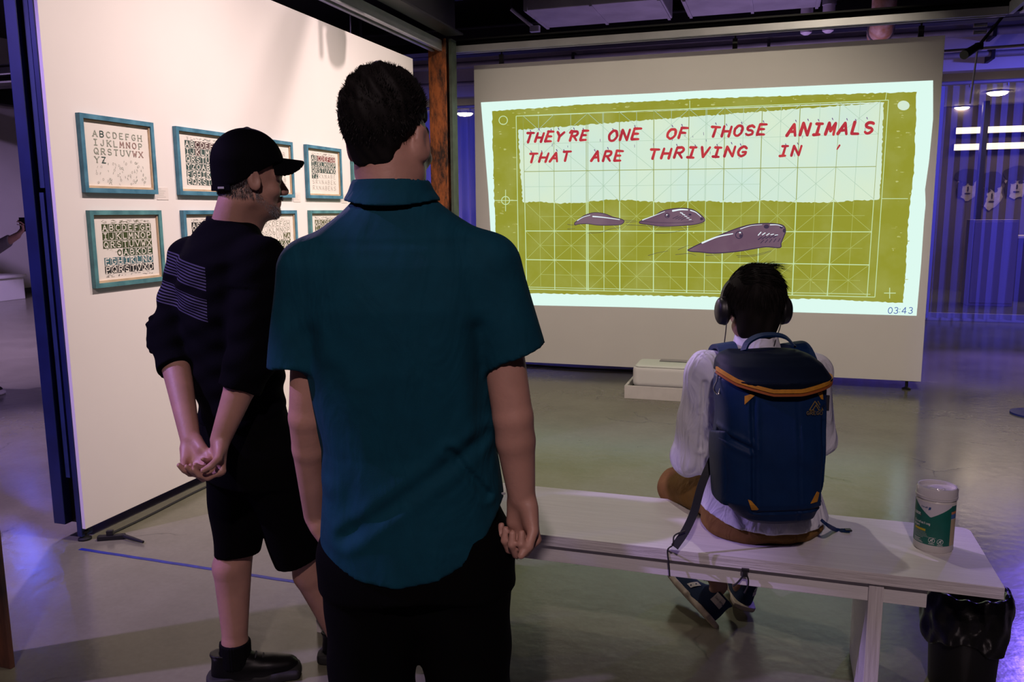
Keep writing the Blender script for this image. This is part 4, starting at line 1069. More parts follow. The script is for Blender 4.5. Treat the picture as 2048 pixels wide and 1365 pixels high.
L5(W_, [(1200, 378), (1320, 330), (1440, 306)], 3.4, 2.0); L5(W_, [(1500, 268), (1580, 243), (1670, 234)], 1.4, 0.8); L5(W_, [(1735, 236), (1790, 236), (1830, 250)], 2.0, 1.0)
for i in range(5):
    L5(W_, [(1028 + i * 17, 140 + i * 14), (1046 + i * 17, 146 + i * 12)], 1.8 - i * 0.15)
    L5(W_, [(1640 + i * 33, 318 - (i % 2) * 4), (1662 + i * 33, 294 + i * 5)], 1.8 - i * 0.1)
    L5(k_, [(1640 + i * 30, 352 - i * 4), (1672 + i * 30, 330 - i * 3)], 1.8); L5(k_, [(1660 + i * 34, 380 - i * 3), (1684 + i * 32, 355 - i * 3)], 1.4)
for i in range(4): L5(k_, [(968 + i * 22, 186 + i * 4), (1012 + i * 18, 166 + i * 5)], 1.1)
L5(k_, [(722, 208), (860, 218), (1000, 220), (1130, 210)], 0.8)
k_.ring(*c5(925, 163), 4.6, 1.2); k_.disc(*c5(930, 166), 2.4); k_.disc(*c5(1104, 156), 3.0, 10, 2.0); k_.disc(*c5(1195, 190), 3.2, 10, 2.6)
k_.ring(*c5(1490, 316), 7.0, 1.8); k_.disc(*c5(1503, 324), 3.4); k_.disc(*c5(1705, 250), 5.5, 12, 4.2); k_.disc(*c5(1822, 256), 3.4, 12, 2.6); k_.disc(*c5(1845, 282), 3.2, 10, 4.0)
W_.disc(*c5(922, 158), 1.3); W_.disc(*c5(1497, 297), 2.3, 10, 1.4)
for P in ([(140, 232), (180, 238), (200, 232)], [(140, 270), (200, 266)], [(300, 300), (400, 296), (480, 268), (560, 258)], [(585, 200), (680, 204)], [(600, 215), (690, 212)], [(830, 300), (940, 298), (1080, 274)],
          [(775, 478), (850, 456), (930, 442)], [(1010, 432), (1060, 410), (1100, 396)], [(990, 470), (1100, 462), (1150, 478)], [(1470, 478), (1600, 474), (1745, 438)], [(1480, 490), (1620, 480), (1740, 446)], [(1230, 478), (1340, 470)], [(600, 236), (760, 244), (880, 258), (1100, 256), (1215, 222)]):
    L5(k_, P, 0.8, 0.5)
k_.build('dark_outlines', INKC, pic); W_.build('white_highlights', WHITE, pic)['kind'] = 'stuff'
# hand lettering
tx = Ink(on_screen(0.012)); sp = Ink(on_screen(0.011))
for word, x0, x1, b0, b1, h in (("THEY'RE", 1050, 1180, 285, 279.5, 19), ('ONE', 1216, 1286, 282, 277, 20), ('OF', 1333, 1380, 277.5, 274, 20), ('THOSE', 1419, 1537, 274, 268.5, 20), ('ANIMALS', 1573, 1752, 271.5, 266, 23),
                                ('THAT', 1056, 1145, 325, 321.5, 18), ('ARE', 1183, 1250, 322.5, 320.5, 19), ('THRIVING', 1297, 1499, 317.5, 312, 20), ('IN', 1557, 1606, 312, 310.5, 19)):
    n = sum(0.45 if c == "'" else 1.0 for c in word); adv = (x1 - x0) / n; x = x0
    for c in word:
        a = adv * (0.45 if c == "'" else 1.0); yb_ = b0 + (b1 - b0) * (x - x0) / (x1 - x0)
        w = adv * 0.66
        tx.f = on_screen(0.012); hh = h * random.uniform(0.92, 1.05)
        f0 = tx.f
        tx.f = (lambda u, v, yb=yb_: on_screen(0.012)(u, 2 * yb - v))
        tx.glyph(c, x, yb_, w, hh, h * 0.29, slant=0.30, jit=0.55, flare=0.8)
        tx.f = f0
        tx.build('red_letter', RED, pic); tx = Ink(on_screen(0.012))
        if c != "'" and random.random() < 0.75:
            sx = x + w * random.uniform(0.3, 1.1); sy = yb_ - h * random.uniform(1.2, 1.4)
            sp.line([(sx, sy), (sx + 1.5, sy + 3.5)], 2.2, 1.2)
        x += a
tx.line([(1679, 291), (1674, 299)], 3.8, 2.6)
tx.build('red_tick', RED, pic)
for _ in range(26): 
    x = random.uniform(1045, 1750); y = random.uniform(262, 330) - (x - 1045) * 0.02
    sp.line([(x, y), (x + random.uniform(-.5, .5), y + random.uniform(2, 6))], 0.9)
sp.build('ink_specks', PURP, pic)['kind'] = 'stuff'
tm = Ink(on_screen(0.012))
for c, x in zip('03:43', (1775, 1786.5, 1796.5, 1802.5, 1815.5)):
    tm.f = (lambda u, v: on_screen(0.012)(u, 2 * 627.0 - v))
    tm.glyph(c, x, 627.0, 9.0 if c != ':' else 4.0, 12.0, 1.5, slant=0.12)
tm.build('timer_digits', TBLUE, pic)

# ================================================================ framed alphabet prints
TEALW = mat('teal_stained_wood', (0.085, 0.25, 0.36), 0.55, var=0.6, vscale=14, col2=(0.035, 0.14, 0.22), bump=0.2, bscale=40)
TEALG = mat('green_teal_wood', (0.10, 0.28, 0.30), 0.55, var=0.6, vscale=14, col2=(0.05, 0.16, 0.19), bump=0.2, bscale=40)
CREAM = mat('cream_bevel', (0.62, 0.45, 0.29), 0.6, var=0.2, vscale=20)
PAPER = mat('print_paper', (0.78, 0.74, 0.68), 0.75, var=0.06, vscale=9)
def inkm(name, c, v=0.35): return mat('ink_' + name, c, 0.7, var=v, vscale=55)
IK = {'green': inkm('green', srgb(62, 76, 34)), 'dgreen': inkm('deep_green', srgb(36, 66, 26)), 'teal': inkm('dark_teal', srgb(58, 82, 78)), 'blue': inkm('teal_blue', srgb(62, 110, 120)),
      'black': inkm('black', srgb(30, 30, 34)), 'red': inkm('brick_red', srgb(128, 52, 58)), 'wine': inkm('wine', srgb(70, 40, 44)), 'grey': inkm('grey_green', srgb(150, 156, 142), 0.2),
      'pale': inkm('pale_grey', srgb(186, 184, 176), 0.15), 'olive': inkm('olive', srgb(88, 92, 58)), 'pink': inkm('faded_pink', srgb(160, 128, 122)), 'white': mat('print_white', (0.76, 0.73, 0.66), 0.75)}
ROWS = ['ABCDEFGH', 'IJKLMNOP', 'QRSTUVWX', 'YZ', 'FGHIKLNO', 'PQRSTVXO']
class PrintInk:
    def __init__(s, par, off): s.par = par; s.off = off; s.c = {}
    def ink(s, col, lift):
        k = (col, lift)
        if k not in s.c: s.c[k] = Ink(lambda u, v, h, o=s.off + lift: (o + h, u, v), 1.5e-5)
        return s.c[k]
    def done(s):
        for (col, lift), I in s.c.items(): I.build('lettering', IK[col], s.par)['kind'] = 'stuff'
def framed(col, row, style, label, m):
    W, Hh = 0.463, (0.35 if row == 0 else 0.356); y0 = 3.018 + 0.6257 * col + (0.012 if row else 0); z0 = 1.602 if row == 0 else 1.166
    t = thing('framed_print', label, 'picture', (-3.0, y0, z0), 0, None)
    r = 0.021; d = 0.024
    for poly in ([(0, 0), (W, 0), (W - r, r), (r, r)], [(0, Hh), (r, Hh - r), (W - r, Hh - r), (W, Hh)], [(0, 0), (r, r), (r, Hh - r), (0, Hh)], [(W, 0), (W, Hh), (W - r, Hh - r), (W - r, r)]):
        MB().prism(poly, 0, 0.001, d).build('frame_rail', m, t)
    e = 0.006
    for poly in ([(r, r), (W - r, r), (W - r - e, r + e * 1.8), (r + e, r + e * 1.8)], [(r, Hh - r), (r + e, Hh - r - e), (W - r - e, Hh - r - e), (W - r, Hh - r)], [(r, r), (r + e, r + e), (r + e, Hh - r - e), (r, Hh - r)], [(W - r, r), (W - r, Hh - r), (W - r - e, Hh - r - e), (W - r - e, r + e)]):
        MB().prism(poly, 0, 0.006, 0.016).build('inner_bevel', CREAM, t)
    pp = MB().box((0.003, r * 0.8, r * 0.8), (0.007, W - r * 0.8, Hh - r * 0.8)).build('paper', PAPER, t)
    P = PrintInk(pp, 0.0075); rnd = random.Random(col * 7 + row * 31 + 5)
    cw = 0.0402; ch = 0.0392; ux = 0.078; vz = Hh - 0.062
    def cell(i, j, block, letter, lc, pale=False):
        u = ux + i * cw; v = vz - (j + 1) * ch
        if block:
            j_ = 0.0012
            P.ink(block, 0.0).poly([(u + j_ * rnd.random(), v + 0.001 + j_ * rnd.random()), (u + cw - 0.0015 - j_ * rnd.random(), v + 0.001 + j_ * rnd.random()), (u + cw - 0.0015, v + ch - 0.0015 - j_ * rnd.random()), (u + j_, v + ch - 0.0015)])
        if letter:
            P.ink(lc, 0.0006).glyph(letter, u + cw * 0.17, v + ch * 0.17, cw * 0.60, ch * 0.66, 0.0047 if not pale else 0.0026, serif=0.005 if not pale else 0.002)
    def scraps(j0, j1, colr, n, small=1.0):
        for _ in range(n):
            u = ux + rnd.uniform(0, 8) * cw; v = vz - rnd.uniform(j0, j1) * ch
            I = P.ink(colr, 0.0)
            if rnd.random() < 0.3: I.ring(u, v, 0.005 * small, 0.002, 10)
            else: I.line([(u, v), (u + rnd.uniform(-.004, .004) * small, v - rnd.uniform(0.002, .01) * small)], rnd.uniform(0.002, 0.005) * small)
    def shapes(j, colr, i0=0):
        """reversed big shapes: blocks with paper-coloured discs and bites"""
        for i in range(i0, 8):
            cell(i, j, colr, ROWS[4 if j == 4 else 5][i], 'white')
            u = ux + i * cw; v = vz - (j + 1) * ch
            for _ in range(3): P.ink('white', 0.0004).disc(u + rnd.uniform(0.1, 0.9) * cw, v + rnd.choice((0.1, 0.9)) * ch, rnd.uniform(0.003, 0.006), 9)
    def smudge(j, colr, n):
        for _ in range(n):
            u = ux + rnd.uniform(0, 7.5) * cw; v = vz + rnd.uniform(0.002, 0.016) if j < 0 else vz - j * ch - rnd.uniform(0.003, 0.016)
            P.ink(colr, 0.0).line([(u, v), (u + rnd.uniform(0.004, 0.02), v + rnd.uniform(-.002, .002))], rnd.uniform(0.0006, 0.002))
    if style == 'faint':
        for j in range(4):
            for i, c in enumerate(ROWS[j]):
                cell(i, j, None, c, 'pink' if (j == 1 and i in (4, 5, 6)) or (j == 2 and i > 5) else ('teal' if (j, i) in ((0, 1), (3, 1)) else 'grey'))
        scraps(3.4, 6.2, 'pale', 55); scraps(3.4, 6.2, 'grey', 18)
    elif style in ('teal_full', 'teal_red'):
        for j in range(4):
            for i, c in enumerate(ROWS[j]):
                bc = 'teal'
                if style == 'teal_full' and ((j == 0 and i >= 2) or (j == 1 and i == 2)): bc = 'wine'
                if style == 'teal_red' and j == 0 and i >= 2: bc = 'red'
                cell(i, j, bc, c, 'white')
        if style == 'teal_full':
            for i in range(2, 8): cell(i, 3, 'teal', 'OABEKD'[i - 2], 'white')
            shapes(4, 'teal'); shapes(5, 'teal')
        else:
            for j in (3, 4, 5):
                for i in range(2 if j == 3 else 0, 8): cell(i, j, None, 'ABEKSRXN'[(i + j) % 8], 'pale', True)
        smudge(-1, 'teal' if style == 'teal_full' else 'wine', 40)
    elif style == 'pale':
        for j in range(6):
            for i in range(8): cell(i, j, None, 'ABCKNRSX'[(i * 3 + j) % 8], 'pale', True)
        scraps(0, 6, 'grey', 34, 0.6)
    elif style == 'bands':
        for j in range(3):
            for i, c in enumerate(ROWS[j]): cell(i, j, 'green', c, 'white')
        for i in range(3, 8): cell(i, 3, 'dgreen', ' ABKDE'[i - 2] if i > 3 else 'A', 'white')
        cell(2, 3, None, 'O', 'green'); shapes(4, 'blue'); shapes(5, 'black'); cell(7, 4, 'dgreen', 'O', 'white')
        smudge(-1, 'olive', 60); smudge(6, 'black', 30); smudge(3, 'olive', 20)
    elif style == 'black':
        for j in range(4):
            for i, c in enumerate(ROWS[j]): cell(i, j, 'black', c, 'white')
        shapes(4, 'black'); shapes(5, 'olive'); smudge(-1, 'black', 40)
    elif style == 'outline_green':
        for j in range(3):
            for i, c in enumerate(ROWS[j]):
                if j == 2 and i >= 6: cell(i, j, 'olive', 'ZA'[i - 6], 'white')
                else:
                    cell(i, j, None, c, 'grey', True); u = ux + i * cw; v = vz - (j + 1) * ch
                    P.ink('pale', 0.0).line([(u, v), (u + cw, v), (u + cw, v + ch), (u, v + ch), (u, v)], 0.0018, round_=False)
        for j in (3, 4, 5): shapes(j, 'green' if j < 5 else 'olive')
        smudge(-1, 'grey', 10)
    elif style == 'olive':
        for j in range(6):
            for i in range(8): cell(i, j, 'olive', (ROWS[j] + 'ABKDERXN')[i], 'white')
        smudge(-1, 'black', 50)
    P.done()
framed(0, 0, 'faint', 'teal framed alphabet print with faint grey letters on mostly bare paper', TEALW)
framed(1, 0, 'teal_full', 'teal framed alphabet print with dark teal letter blocks filling six rows', TEALW)
framed(2, 0, 'pale', 'teal framed print with very pale marks, behind the cap brim', TEALW)
framed(3, 0, 'teal_red', 'teal framed alphabet print with brick red blocks in its first letter row', TEALW)
framed(4, 0, 'pale', 'teal framed pale print at the far end of the upper row', TEALG)
framed(0, 1, 'bands', 'green-teal framed alphabet print in green, blue and black bands', TEALG)
framed(1, 1, 'black', 'teal framed alphabet print with black letter blocks in the lower row', TEALW)
framed(2, 1, 'outline_green', 'teal framed print with outlined letters above olive green blocks', TEALW)
framed(3, 1, 'olive', 'green-teal framed print with small olive letter blocks in the lower row', TEALG)
CARD = mat('caption_card', (0.74, 0.68, 0.64), 0.7)
for (col, lab) in ((0, 'small printed caption card beside the faint grey alphabet print'), (2, 'small printed caption card beside the very pale print'), (3, 'small printed caption card beside the print with red blocks')):
    y = 3.018 + 0.6257 * col + 0.475
    t = thing('caption_card', lab, 'card', (-3.0, y, 1.575))
    c_ = MB().box((0.0005, 0, 0), (0.002, 0.085, 0.062)).build('card', CARD, t)
    I = Ink(lambda u, v: (0.0024, u, v))
    for k in range(5): I.line([(0.006, 0.054 - k * 0.010), (0.006 + (0.03, 0.06, 0.05, 0.045, 0.06)[k], 0.054 - k * 0.010)], 0.0018, round_=False)
    I.build('text_lines', IK['pale'], c_)

# ================================================================ bench
BW = mat('white_painted_plywood', (0.72, 0.70, 0.70), 0.45, var=0.10, vscale=7, bump=0.12, bscale=30, stretch=(0.6, 14, 14))
BE = mat('worn_plywood_edge', (0.74, 0.71, 0.71), 0.55, var=0.75, vscale=10, col2=(0.50, 0.47, 0.47), bump=0.3, bscale=30, stretch=(0.7, 1, 22))
BV = mat('worn_plywood_edge_upright', (0.74, 0.71, 0.71), 0.55, var=0.5, vscale=8, col2=(0.56, 0.53, 0.53), bump=0.3, bscale=30, stretch=(22, 1, 0.7))
bn = thing('bench', 'long white painted plywood bench before the projection panel', 'bench', (-0.52, 2.655, 0))
bl, brr, bf, bb = -1.16, 1.152, -0.225, 0.225
S_ = []
c_r = 0.03
for (cx_, cy_, a0) in ((brr - c_r, bb - c_r, 0), (bl + c_r, bb - c_r, 90)): S_ += [(cx_ + c_r * math.cos(math.radians(a0 + q)), cy_ + c_r * math.sin(math.radians(a0 + q))) for q in (0, 22, 45, 68, 90)]
S_ += [(bl, bf), (brr, bf)]
MB().prism(S_, 2, 0.448, 0.475).build('seat_board', BW, bn)
MB().prism([(x * 0.9995, y * 0.9985) for x, y in S_], 2, 0.440, 0.448).build('seat_board_ply', BE, bn)
MB().box((bl, bf - 0.0015, 0.4405), (brr, bf, 0.4745)).build('front_edge', BE, bn)
for x in (-1.012, 0.813):
    MB().cbox((x, bf + 0.012, 0), (x + 0.040, bb - 0.03, 0.440), 0.002).build('leg_board', BW, bn)
    MB().box((x + 0.001, bf + 0.0105, 0.001), (x + 0.039, bf + 0.012, 0.438)).build('leg_edge', BV, bn)
MB().cbox((-0.972, bf + 0.022, 0.378), (0.813, bf + 0.045, 0.440), 0.002).build('apron', BW, bn)
MB().cbox((0.853, bf + 0.022, 0.378), (0.967, bf + 0.045, 0.440), 0.002).build('apron_end', BW, bn)

# ================================================================ wipes tub
TUBC = np.array([0.493, 2.675, 0.475]); TA = math.atan2(-TUBC[1], -TUBC[0])    # side that looks at the lens
tub = thing('wipes_tub', 'round disinfecting wipes tub with dark green label and clear lid on the bench end', 'tub', tuple(TUBC), TA)
Rr = 0.055
MB().lathe([(0.050, 0.0), (Rr, 0.006), (Rr, 0.158), (0.052, 0.162)], (0, 0, 0), 48).build('body', mat('milky_plastic', (0.62, 0.60, 0.58), 0.35), tub, True)
MB().lathe([(0.054, 0.162), (0.0575, 0.165), (0.0575, 0.192), (0.054, 0.199), (0.049, 0.199), (0.049, 0.190), (0.02, 0.188), (0.018, 0.192)], (0, 0, 0), 48).build('lid', mat('clear_lid', (0.66, 0.64, 0.68), 0.12, spec=0.8, coat=0.6), tub, True)
MB().lathe([(0.0565, 0.168), (0.0585, 0.170), (0.0585, 0.174), (0.0565, 0.176)], (0, 0, 0), 48).build('lid_rim', mat('lid_rim', (0.6, 0.58, 0.6), 0.2), tub, True)
def on_tub(off):    # u = angle in degrees to the right as seen, v = height
    return lambda u, v: ((Rr + off) * math.cos(math.radians(u)), (Rr + off) * math.sin(math.radians(u)), v)
def wrap(I, top, bot, a0, a1, n=40):
    for i in range(n):
        u0 = a0 + (a1 - a0) * i / n; u1 = a0 + (a1 - a0) * (i + 1) / n
        I.m.add([I.f(u0, bot(u0)), I.f(u1, bot(u1)), I.f(u1, top(u1)), I.f(u0, top(u0))], [(0, 1, 2, 3)])
    return I
GRN = mat('label_green', (0.010, 0.135, 0.105), 0.35, var=0.15, vscale=20)
vtop = lambda u: 0.112 + (0.040 * (-12 - u) / 55 if u < -12 else 0.036 * (u + 12) / 62)
lab = wrap(Ink(on_tub(0.0006)), lambda u: 0.156, lambda u: vtop(u) - 0.004, -95, 50).build('label_top', mat('label_white', (0.62, 0.60, 0.66), 0.4), tub)
lab = wrap(Ink(on_tub(0.0010)), lambda u: min(vtop(u), 0.152), lambda u: 0.026, -110, 50).build('label', GRN, tub)
wrap(Ink(on_tub(0.0008)), lambda u: 0.108, lambda u: 0.026, 50, 76).build('side_panel', mat('label_tan', (0.50, 0.40, 0.26), 0.5), tub)
wrap(Ink(on_tub(0.0008)), lambda u: 0.150, lambda u: 0.132, 50, 76).build('side_patch', GRN, tub)
wrap(Ink(on_tub(0.0008)), lambda u: 0.132, lambda u: 0.124, 50, 76).build('side_patch', mat('label_orange', (0.55, 0.22, 0.10), 0.5), tub)
wrap(Ink(on_tub(0.0008)), lambda u: 0.124, lambda u: 0.110, 50, 76).build('side_patch', mat('label_blue', (0.06, 0.16, 0.40), 0.5), tub)
TW = mat('label_text', (0.70, 0.72, 0.70), 0.5)
def words(I, s, u, v, w, h, sw):
    for c in s:
        if c != ' ': 
            for st in GL.get(c, []): I.line([(u + p[0] * w * 0.75, v + p[1] * h) for p in st], sw * 0, round_=False) if False else None
            for st in GL.get(c, []):
                P_ = [(u + p[0] * w * 0.72, v + p[1] * h) for p in st]
                for i in range(len(P_) - 1):
                    (x0, y0), (x1, y1) = P_[i], P_[i + 1]; du = (x1 - x0) * 0.00096; dv = y1 - y0; L = math.hypot(du, dv) or 1e-9
                    nx = -dv / L * sw / 0.00096 / 2; ny = du / L * sw / 2
                    I.m.add([I.f(x0 + nx, y0 + ny), I.f(x0 - nx, y0 - ny), I.f(x1 - nx, y1 - ny), I.f(x1 + nx, y1 + ny)], [(0, 1, 2, 3)])
        u += w
I = Ink(on_tub(0.0016)); words(I, 'Disinfecting', -66, 0.088, 4.6, 0.0075, 0.0013); words(I, 'Wipes', -66, 0.078, 4.6, 0.0075, 0.0013)
for k, wd in enumerate((40, 44, 46, 70, 34)): words(I, '', 0, 0, 1, 1, 1); wrap(I, lambda u, k=k: 0.0632 - k * 0.0042, lambda u, k=k: 0.0626 - k * 0.0042, -64, -64 + wd, 12)
for k, wd in enumerate((26, 22, 30, 34)): wrap(I, lambda u, k=k: 0.0408 - k * 0.0034, lambda u, k=k: 0.0396 - k * 0.0034, -64, -64 + wd, 8)
for (u, v) in ((-5, 0.042), (19, 0.040)):
    I.ring(u, v, 9.0, 0.0001, 24, 0.0086)
    n = 26
    for i in range(n):
        a0 = 2 * math.pi * i / n; a1 = 2 * math.pi * (i + 1) / n
        I.m.add([I.f(u + 9.2 * math.cos(a0), v + 0.0088 * math.sin(a0)), I.f(u + 9.2 * math.cos(a1), v + 0.0088 * math.sin(a1)), I.f(u + 8.0 * math.cos(a1), v + 0.0076 * math.sin(a1)), I.f(u + 8.0 * math.cos(a0), v + 0.0076 * math.sin(a0))], [(0, 1, 2, 3)])
    for (x0, y0, x1, y1, w_) in ((-5, -.005, 5, .005, 1.4), (-3, .002, 1, .003, 2.6), (-3, -.004, -2, .002, 1.8), (2, -.005, 2, .002, 1.8), (0, .002, 3, .0055, 2.0)):
        I.m.add([I.f(u + x0 - w_ / 2, v + y0), I.f(u + x0 + w_ / 2, v + y0), I.f(u + x1 + w_ / 2, v + y1), I.f(u + x1 - w_ / 2, v + y1)], [(0, 1, 2, 3)])
    wrap(I, lambda u_: v - 0.0105, lambda u_: v - 0.012, u - 8, u + 8, 6)
I.build('label_text', TW, lab)
I = Ink(on_tub(0.0016)); wrap(I, lambda u: 0.0735, lambda u: 0.0665, -64, -24, 12); I.build('yellow_bar', mat('label_yellow', (0.52, 0.40, 0.02), 0.5), lab)
I = Ink(on_tub(0.0014)); I.poly([(-88, 0.118), (-72, 0.106), (-44, 0.108), (-40, 0.116), (-48, 0.124), (-74, 0.128)]); I.build('red_badge', mat('label_red', (0.30, 0.02, 0.05), 0.5), lab)
I = Ink(on_tub(0.0019)); words(I, 'CLOROX', -76, 0.1125, 5.6, 0.008, 0.0016); I.build('badge_text', TW, lab)
I = Ink(on_tub(0.0014)); words(I, 'CloroxPr', -42, 0.1385, 2.8, 0.005, 0.0009); I.poly([(-20, 0.134), (-13, 0.136), (-12, 0.144), (-18, 0.143)]); I.build('maker_mark', mat('label_navy', (0.02, 0.08, 0.25), 0.5), lab)

# ================================================================ bin with bag
bc = (0.615, 2.75)
t = thing('waste_bin', 'black waste bin lined with a black plastic bag under the bench end', 'bin', (bc[0], bc[1], 0))
MB().lathe([(0.090, 0.0), (0.094, 0.006), (0.108, 0.30), (0.110, 0.315), (0.104, 0.315), (0.088, 0.012)], (0, 0, 0), 40).build('bucket', mat('bin_black', (0.008, 0.008, 0.009), 0.45), t, True)
S = Solid((-0.21, -0.21, 0.10), (0.21, 0.21, 0.42), 0.005)
S.loft([(0.135, 0, 0, 0.112, 0.112), (0.18, 0, 0, 0.122, 0.122), (0.25, 0, 0, 0.130, 0.130), (0.30, 0, 0, 0.126, 0.126), (0.33, 0, 0, 0.116, 0.116)], 0.01)
S.offset(lambda X, Y, Z: 0.006 * np.sin(5 * np.arctan2(Y, X) + 14 * Z) * np.clip((0.36 - Z) / 0.15, 0.3, 1) + 0.003 * np.sin(13 * np.arctan2(Y, X) - 30 * Z) + 0.002 * np.sin(60 * Z + 5 * X * 20) )
S.cut(lambda X, Y, Z: (0.165 + 0.022 * np.sin(3 * np.arctan2(Y, X) + 0.8) + 0.006 * np.sin(7 * np.arctan2(Y, X))) - Z)
S.cap((0, 0, 0.26), (0, 0, 0.45), 0.095, 0.10, 0.01, 'sub')
obj('bag', S.surf('bag'), mat('black_bag', (0.004, 0.004, 0.005), 0.28, bump=0.5, bscale=18, coat=0.3), t)
# ================================================================ people
def skin(name, c):
    m = mat(name, c, 0.5, var=0.18, vscale=14, bump=0.06, bscale=160)
    b = m.node_tree.nodes['Principled BSDF']
    b.inputs['Subsurface Weight'].default_value = 0.08; b.inputs['Subsurface Radius'].default_value = (0.02, 0.008, 0.004); b.inputs['Subsurface Scale'].default_value = 0.3
    return m
def cloth(name, c, weave=900, rough=0.85, var=0.12, sheen=0.0, crease=0.0, cscale=14.0):
    m = mat(name, c, rough, var=var, vscale=25, bump=0.15, bscale=weave, spec=0.2 if max(c) > 0.02 else 0.06, sheen=sheen)
    if crease:                                   # soft creases of the cloth under the weave
        nt = m.node_tree; b_ = nt.nodes['Principled BSDF']; wv = [n for n in nt.nodes if n.type == 'BUMP'][0]
        tc = [n for n in nt.nodes if n.type == 'TEX_COORD'][0]
        mp = nt.nodes.new('ShaderNodeMapping'); mp.inputs['Scale'].default_value = (1.0, 1.0, 0.45); mp.inputs['Rotation'].default_value = (0.3, 0.5, 0)
        nt.links.new(tc.outputs['Object'], mp.inputs['Vector'])
        n = nt.nodes.new('ShaderNodeTexNoise'); n.inputs['Scale'].default_value = cscale; n.inputs['Detail'].default_value = 3; n.inputs['Distortion'].default_value = 1.2
        nt.links.new(mp.outputs['Vector'], n.inputs['Vector'])
        bp = nt.nodes.new('ShaderNodeBump'); bp.inputs['Strength'].default_value = crease; bp.inputs['Distance'].default_value = 0.05
        nt.links.new(n.outputs['Fac'], bp.inputs['Height']); nt.links.new(bp.outputs['Normal'], wv.inputs['Normal'])
    return m
def person(label, base):
    w = WD((base[0], base[1], 0))
    return thing('person', label, 'person', (w[0], w[1], 0), YAW), np.array([base[0], base[1], 0.0])
def part(name, S, org, m, par, relax=1): return obj(name, S.surf(name, org, relax=relax), m, par)
def fold(X, Y, Z, p, q, w, depth):
    """groove along the line p-q in (s,z)"""
    p = np.array(p); q = np.array(q); d = q - p; L = d @ d
    t = ((X - p[0]) * d[0] + (Z - p[1]) * d[1]) / L; tc = np.clip(t, 0, 1)
    dist = np.sqrt((X - p[0] - tc * d[0]) ** 2 + (Z - p[1] - tc * d[1]) ** 2)
    return depth * np.exp(-(dist / w) ** 2) - 0.6 * depth * np.exp(-((dist - 1.8 * w) / w) ** 2)
def scalp_points(f, n, r, zmin_back, zmin_front, seed=1):
    g = np.random.default_rng(seed); P = []; D = []
    while len(P) < n:
        u = nrm(g.normal(0, 1, 3)); p = np.array([0, -0.010, 0.045]) + u * np.array(r)
        lim = zmin_front + (zmin_back - zmin_front) * np.clip((0.07 - p[1]) / 0.16, 0, 1)
        if p[2] < lim: continue
        P.append(f(*p)); D.append(f.R @ nrm(u / np.array(r)))
    return P, D

# ---------------------------------------------------------------- man in the teal shirt
D1 = 1.62
man, O1 = person('man standing with his back turned in a dark teal short-sleeved shirt and black trousers', (-0.215, D1))
SK1 = skin('skin_pinkish', (0.50, 0.27, 0.21)); HR1 = mat('near_black_hair', (0.006, 0.0045, 0.0045), 0.7, spec=0.2)
TEAL = cloth('dark_teal_cotton', (0.0015, 0.048, 0.080), 700, crease=0.25, cscale=9); BLK = cloth('black_trousers', (0.0016, 0.0016, 0.002), 500)
hf = Fr((-0.237, D1 + 0.012, 1.640), math.radians(20), math.radians(-2), 0.0, 0.99)
b = Solid((-0.56, 1.42, -0.005), (0.14, 1.95, 1.80), 0.0045)
head(b, hf)
b.cap((-0.226, D1 - 0.005, 1.44), (-0.236, D1 - 0.002, 1.585), 0.068, 0.062, 0.03)
b.ell((-0.222, D1 + 0.01, 1.30), (0.165, 0.095, 0.20), None, 0.03); b.ell((-0.21, D1 + 0.01, 1.02), (0.15, 0.09, 0.16), None, 0.04); b.ell((-0.205, D1 + 0.01, 0.86), (0.155, 0.095, 0.12), None, 0.04)
shL = K(632, 530, D1); shR = K(978, 525, D1); elL = K(614, 835, D1 - 0.01); elR = K(1026, 835, D1 - 0.03); wrL = K(632, 1030, D1 + 0.07); wrR = K(1043, 992, D1 - 0.02)
b.cap((-0.222, D1, 1.45), shL, 0.05, 0.05, 0.03); b.cap((-0.222, D1, 1.45), shR, 0.05, 0.05, 0.03)
arm(b, shL, elL, wrL, (0.043, 0.036, 0.026), 0.04); arm(b, shR, elR, wrR, (0.044, 0.040, 0.028), 0.04)
hand(b, wrR, (0.05, -0.05, -1), (-0.55, -0.83, 0), 1.02, True, (1.25, 1.35, 0.8), 0.02, (0.35, 0.5))
hand(b, wrL, (0.35, 0.35, -0.9), (0.8, -0.3, 0.3), 1.0, False, (0.5, 0.5, 0.3), 0.04, (0.5, 0.3))
lk, rk = np.array([-0.305, D1 + 0.01, 0.48]), np.array([-0.105, D1 + 0.01, 0.48]); la, ra = np.array([-0.315, D1, 0.09]), np.array([-0.09, D1, 0.09])
leg(b, (-0.285, D1 + 0.01, 0.86), lk, la); leg(b, (-0.125, D1 + 0.01, 0.86), rk, ra)
foot(b, la, (-0.1, 1)); foot(b, ra, (0.15, 1))
part('body', b, O1, SK1, man)
